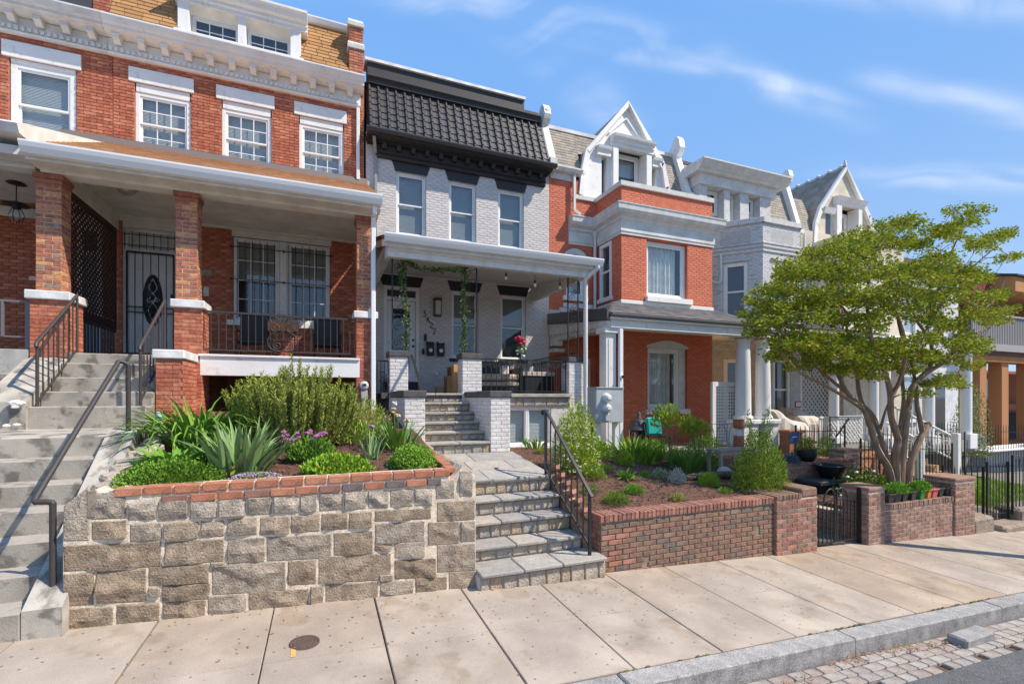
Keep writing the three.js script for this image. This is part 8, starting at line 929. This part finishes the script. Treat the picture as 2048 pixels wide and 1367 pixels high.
  // leaf sprays: flattened layers spread through the crown, denser where the photo is
  const blobs = [[1545, 625, 30], [1520, 610, 18], [1590, 590, 45], [1560, 660, 40], [1620, 640, 50], [1650, 560, 55], [1600, 545, 40], [1660, 700, 45], [1610, 690, 40], [1700, 610, 60], [1720, 530, 55], [1690, 500, 40], [1760, 490, 50], [1770, 560, 60], [1790, 630, 55], [1740, 660, 50], [1830, 500, 50], [1830, 560, 60], [1860, 610, 55], [1880, 530, 50], [1900, 480, 42], [1930, 450, 28], [1960, 500, 42], [1990, 480, 24], [1940, 560, 45], [1985, 600, 40], [1950, 640, 50], [1900, 660, 45], [1990, 650, 34], [1930, 690, 40], [1860, 690, 40], [1800, 700, 40], [1720, 720, 34], [1780, 740, 26], [1895, 725, 26], [1830, 455, 22], [1810, 445, 18], [1910, 425, 18], [1955, 425, 14], [2010, 470, 16], [2015, 520, 18], [1680, 650, 45], [1510, 630, 14], [1640, 610, 45], [1860, 770, 18], [1905, 775, 22], [1840, 790, 16], [2010, 625, 18], [1575, 625, 34], [1700, 560, 45], [1800, 590, 45], [1870, 650, 40], [1575, 700, 30], [1640, 725, 28], [1700, 745, 24], [1540, 590, 24], [1640, 520, 30], [1580, 560, 30], [1740, 610, 50], [1680, 560, 45], [1840, 640, 45], [1920, 600, 45], [1960, 560, 38], [1870, 570, 50], [1750, 700, 30], [1830, 720, 26], [1960, 700, 26], [1700, 690, 36], [1600, 640, 45], [1530, 650, 20], [1880, 470, 34], [1780, 460, 26], [1720, 480, 28], [1560, 720, 20], [1610, 735, 22], [1670, 745, 22], [1740, 755, 18], [1520, 670, 18], [1890, 760, 20], [1940, 735, 22], [1640, 700, 40], [1700, 722, 36], [1780, 715, 36], [1860, 722, 34], [1925, 705, 34], [1580, 695, 32], [1740, 735, 26], [1820, 745, 22]];
  const K = 7.0 / 950 * 1.36, atr = []; for (const [x, y, r] of blobs) { const m = Math.round(4 + r * r / (y > 670 ? 115 : 150)); for (let i = 0; i < m; i++) { const d = rdir(R, 1), f = Math.cbrt(R()); const c = P(x, y, 0), q = c.clone().add(V(d.x * r * K * f, d.y * r * K * .72 * f, 0)); q.z += (R() + R() - 1) * Math.min(1.5, r * K * 3.0); // keep the pixel direction: slide along the ray from the lens
      const s = (q.z - c.z); const k = (-(D0) + s) / -(D0); const base = V(q.x, q.y, c.z); atr.push(V(base.x * k, CAMY + (base.y - CAMY) * k, base.z * k)); } }
  const tw = []; const todo = atr.map(p => ({ p })); // grow twigs from the nearest wood
  todo.forEach(o => { let b = 1e9; for (const n of nodes) { const d = n.p.distanceToSquared(o.p); if (d < b) { b = d; } } o.d = b; }); todo.sort((a, b) => a.d - b.d);
  const L = [[], [], []], g0 = leafGeo(.052, .04, .35);
  todo.forEach(o => { let bn = null, b = 1e9; for (const n of nodes) { const d = n.p.distanceToSquared(o.p) + Math.max(0, n.p.y - o.p.y + .05) * .6; if (d < b) { b = d; bn = n; } } const mid = bn.p.clone().lerp(o.p, .5).add(V((R() - .5) * .1, .05 + (R() - .5) * .06, (R() - .5) * .1)); const r = Math.min(bn.r * .7, .004 + Math.sqrt(b) * .008); tw.push(taper([bn.p, mid, o.p], Math.max(.006, r), .003, 5)); nodes.push({ p: mid, r: Math.max(.006, r * .8) }, { p: o.p, r: .004 });
    const dir = o.p.clone().sub(mid).setY(0).normalize(); const n = 56 + Math.floor(R() * 30), sp = .11 + R() * .12, tone = R(); for (let i = 0; i < n; i++) { const a = R() * 6.283, q = Math.sqrt(R()) * sp; const p = o.p.clone().add(V(Math.cos(a) * q * 1.15, (R() + R() - 1) * .10 + q * .1, Math.sin(a) * q)).addScaledVector(dir, .05); const dd = V(Math.cos(a), -.15 + (R() - .5) * .7, Math.sin(a)).addScaledVector(dir, .4).normalize(); L[R() < .25 ? 2 : R() < .3 + tone * .4 ? 1 : 0].push([p, dd, .6 + R() * .65]); } });
  mk('twigs', merge(tw), M.bark, t).userData.kind = 'stuff';
  [GL.tree, GL.treeY, GL.treeD].forEach((m, i) => { const f = foliage(t, 'crown', g0, m, L[i], R); });
}
// street-side pole outside the frame whose long shadow crosses the pavement
{ const p = thing('utility_pole', 'wooden utility pole standing at the kerb beyond the right planter', 'pole', [0, 0, 0]); const x = 17.4, z = -2.75 + .0; mk('shaft', rod(V(12.6, -.9, -2.55), V(12.6, 9.5, -2.55), .13, 14, .1), mat([.20, .15, .11], { map: 'bark', rep: 1 }), p); mk('crossarm', bg(11.7, 13.5, 8.6, 8.72, -2.6, -2.5), mat([.20, .15, .11]), p); }
renderer.render(scene, camera);
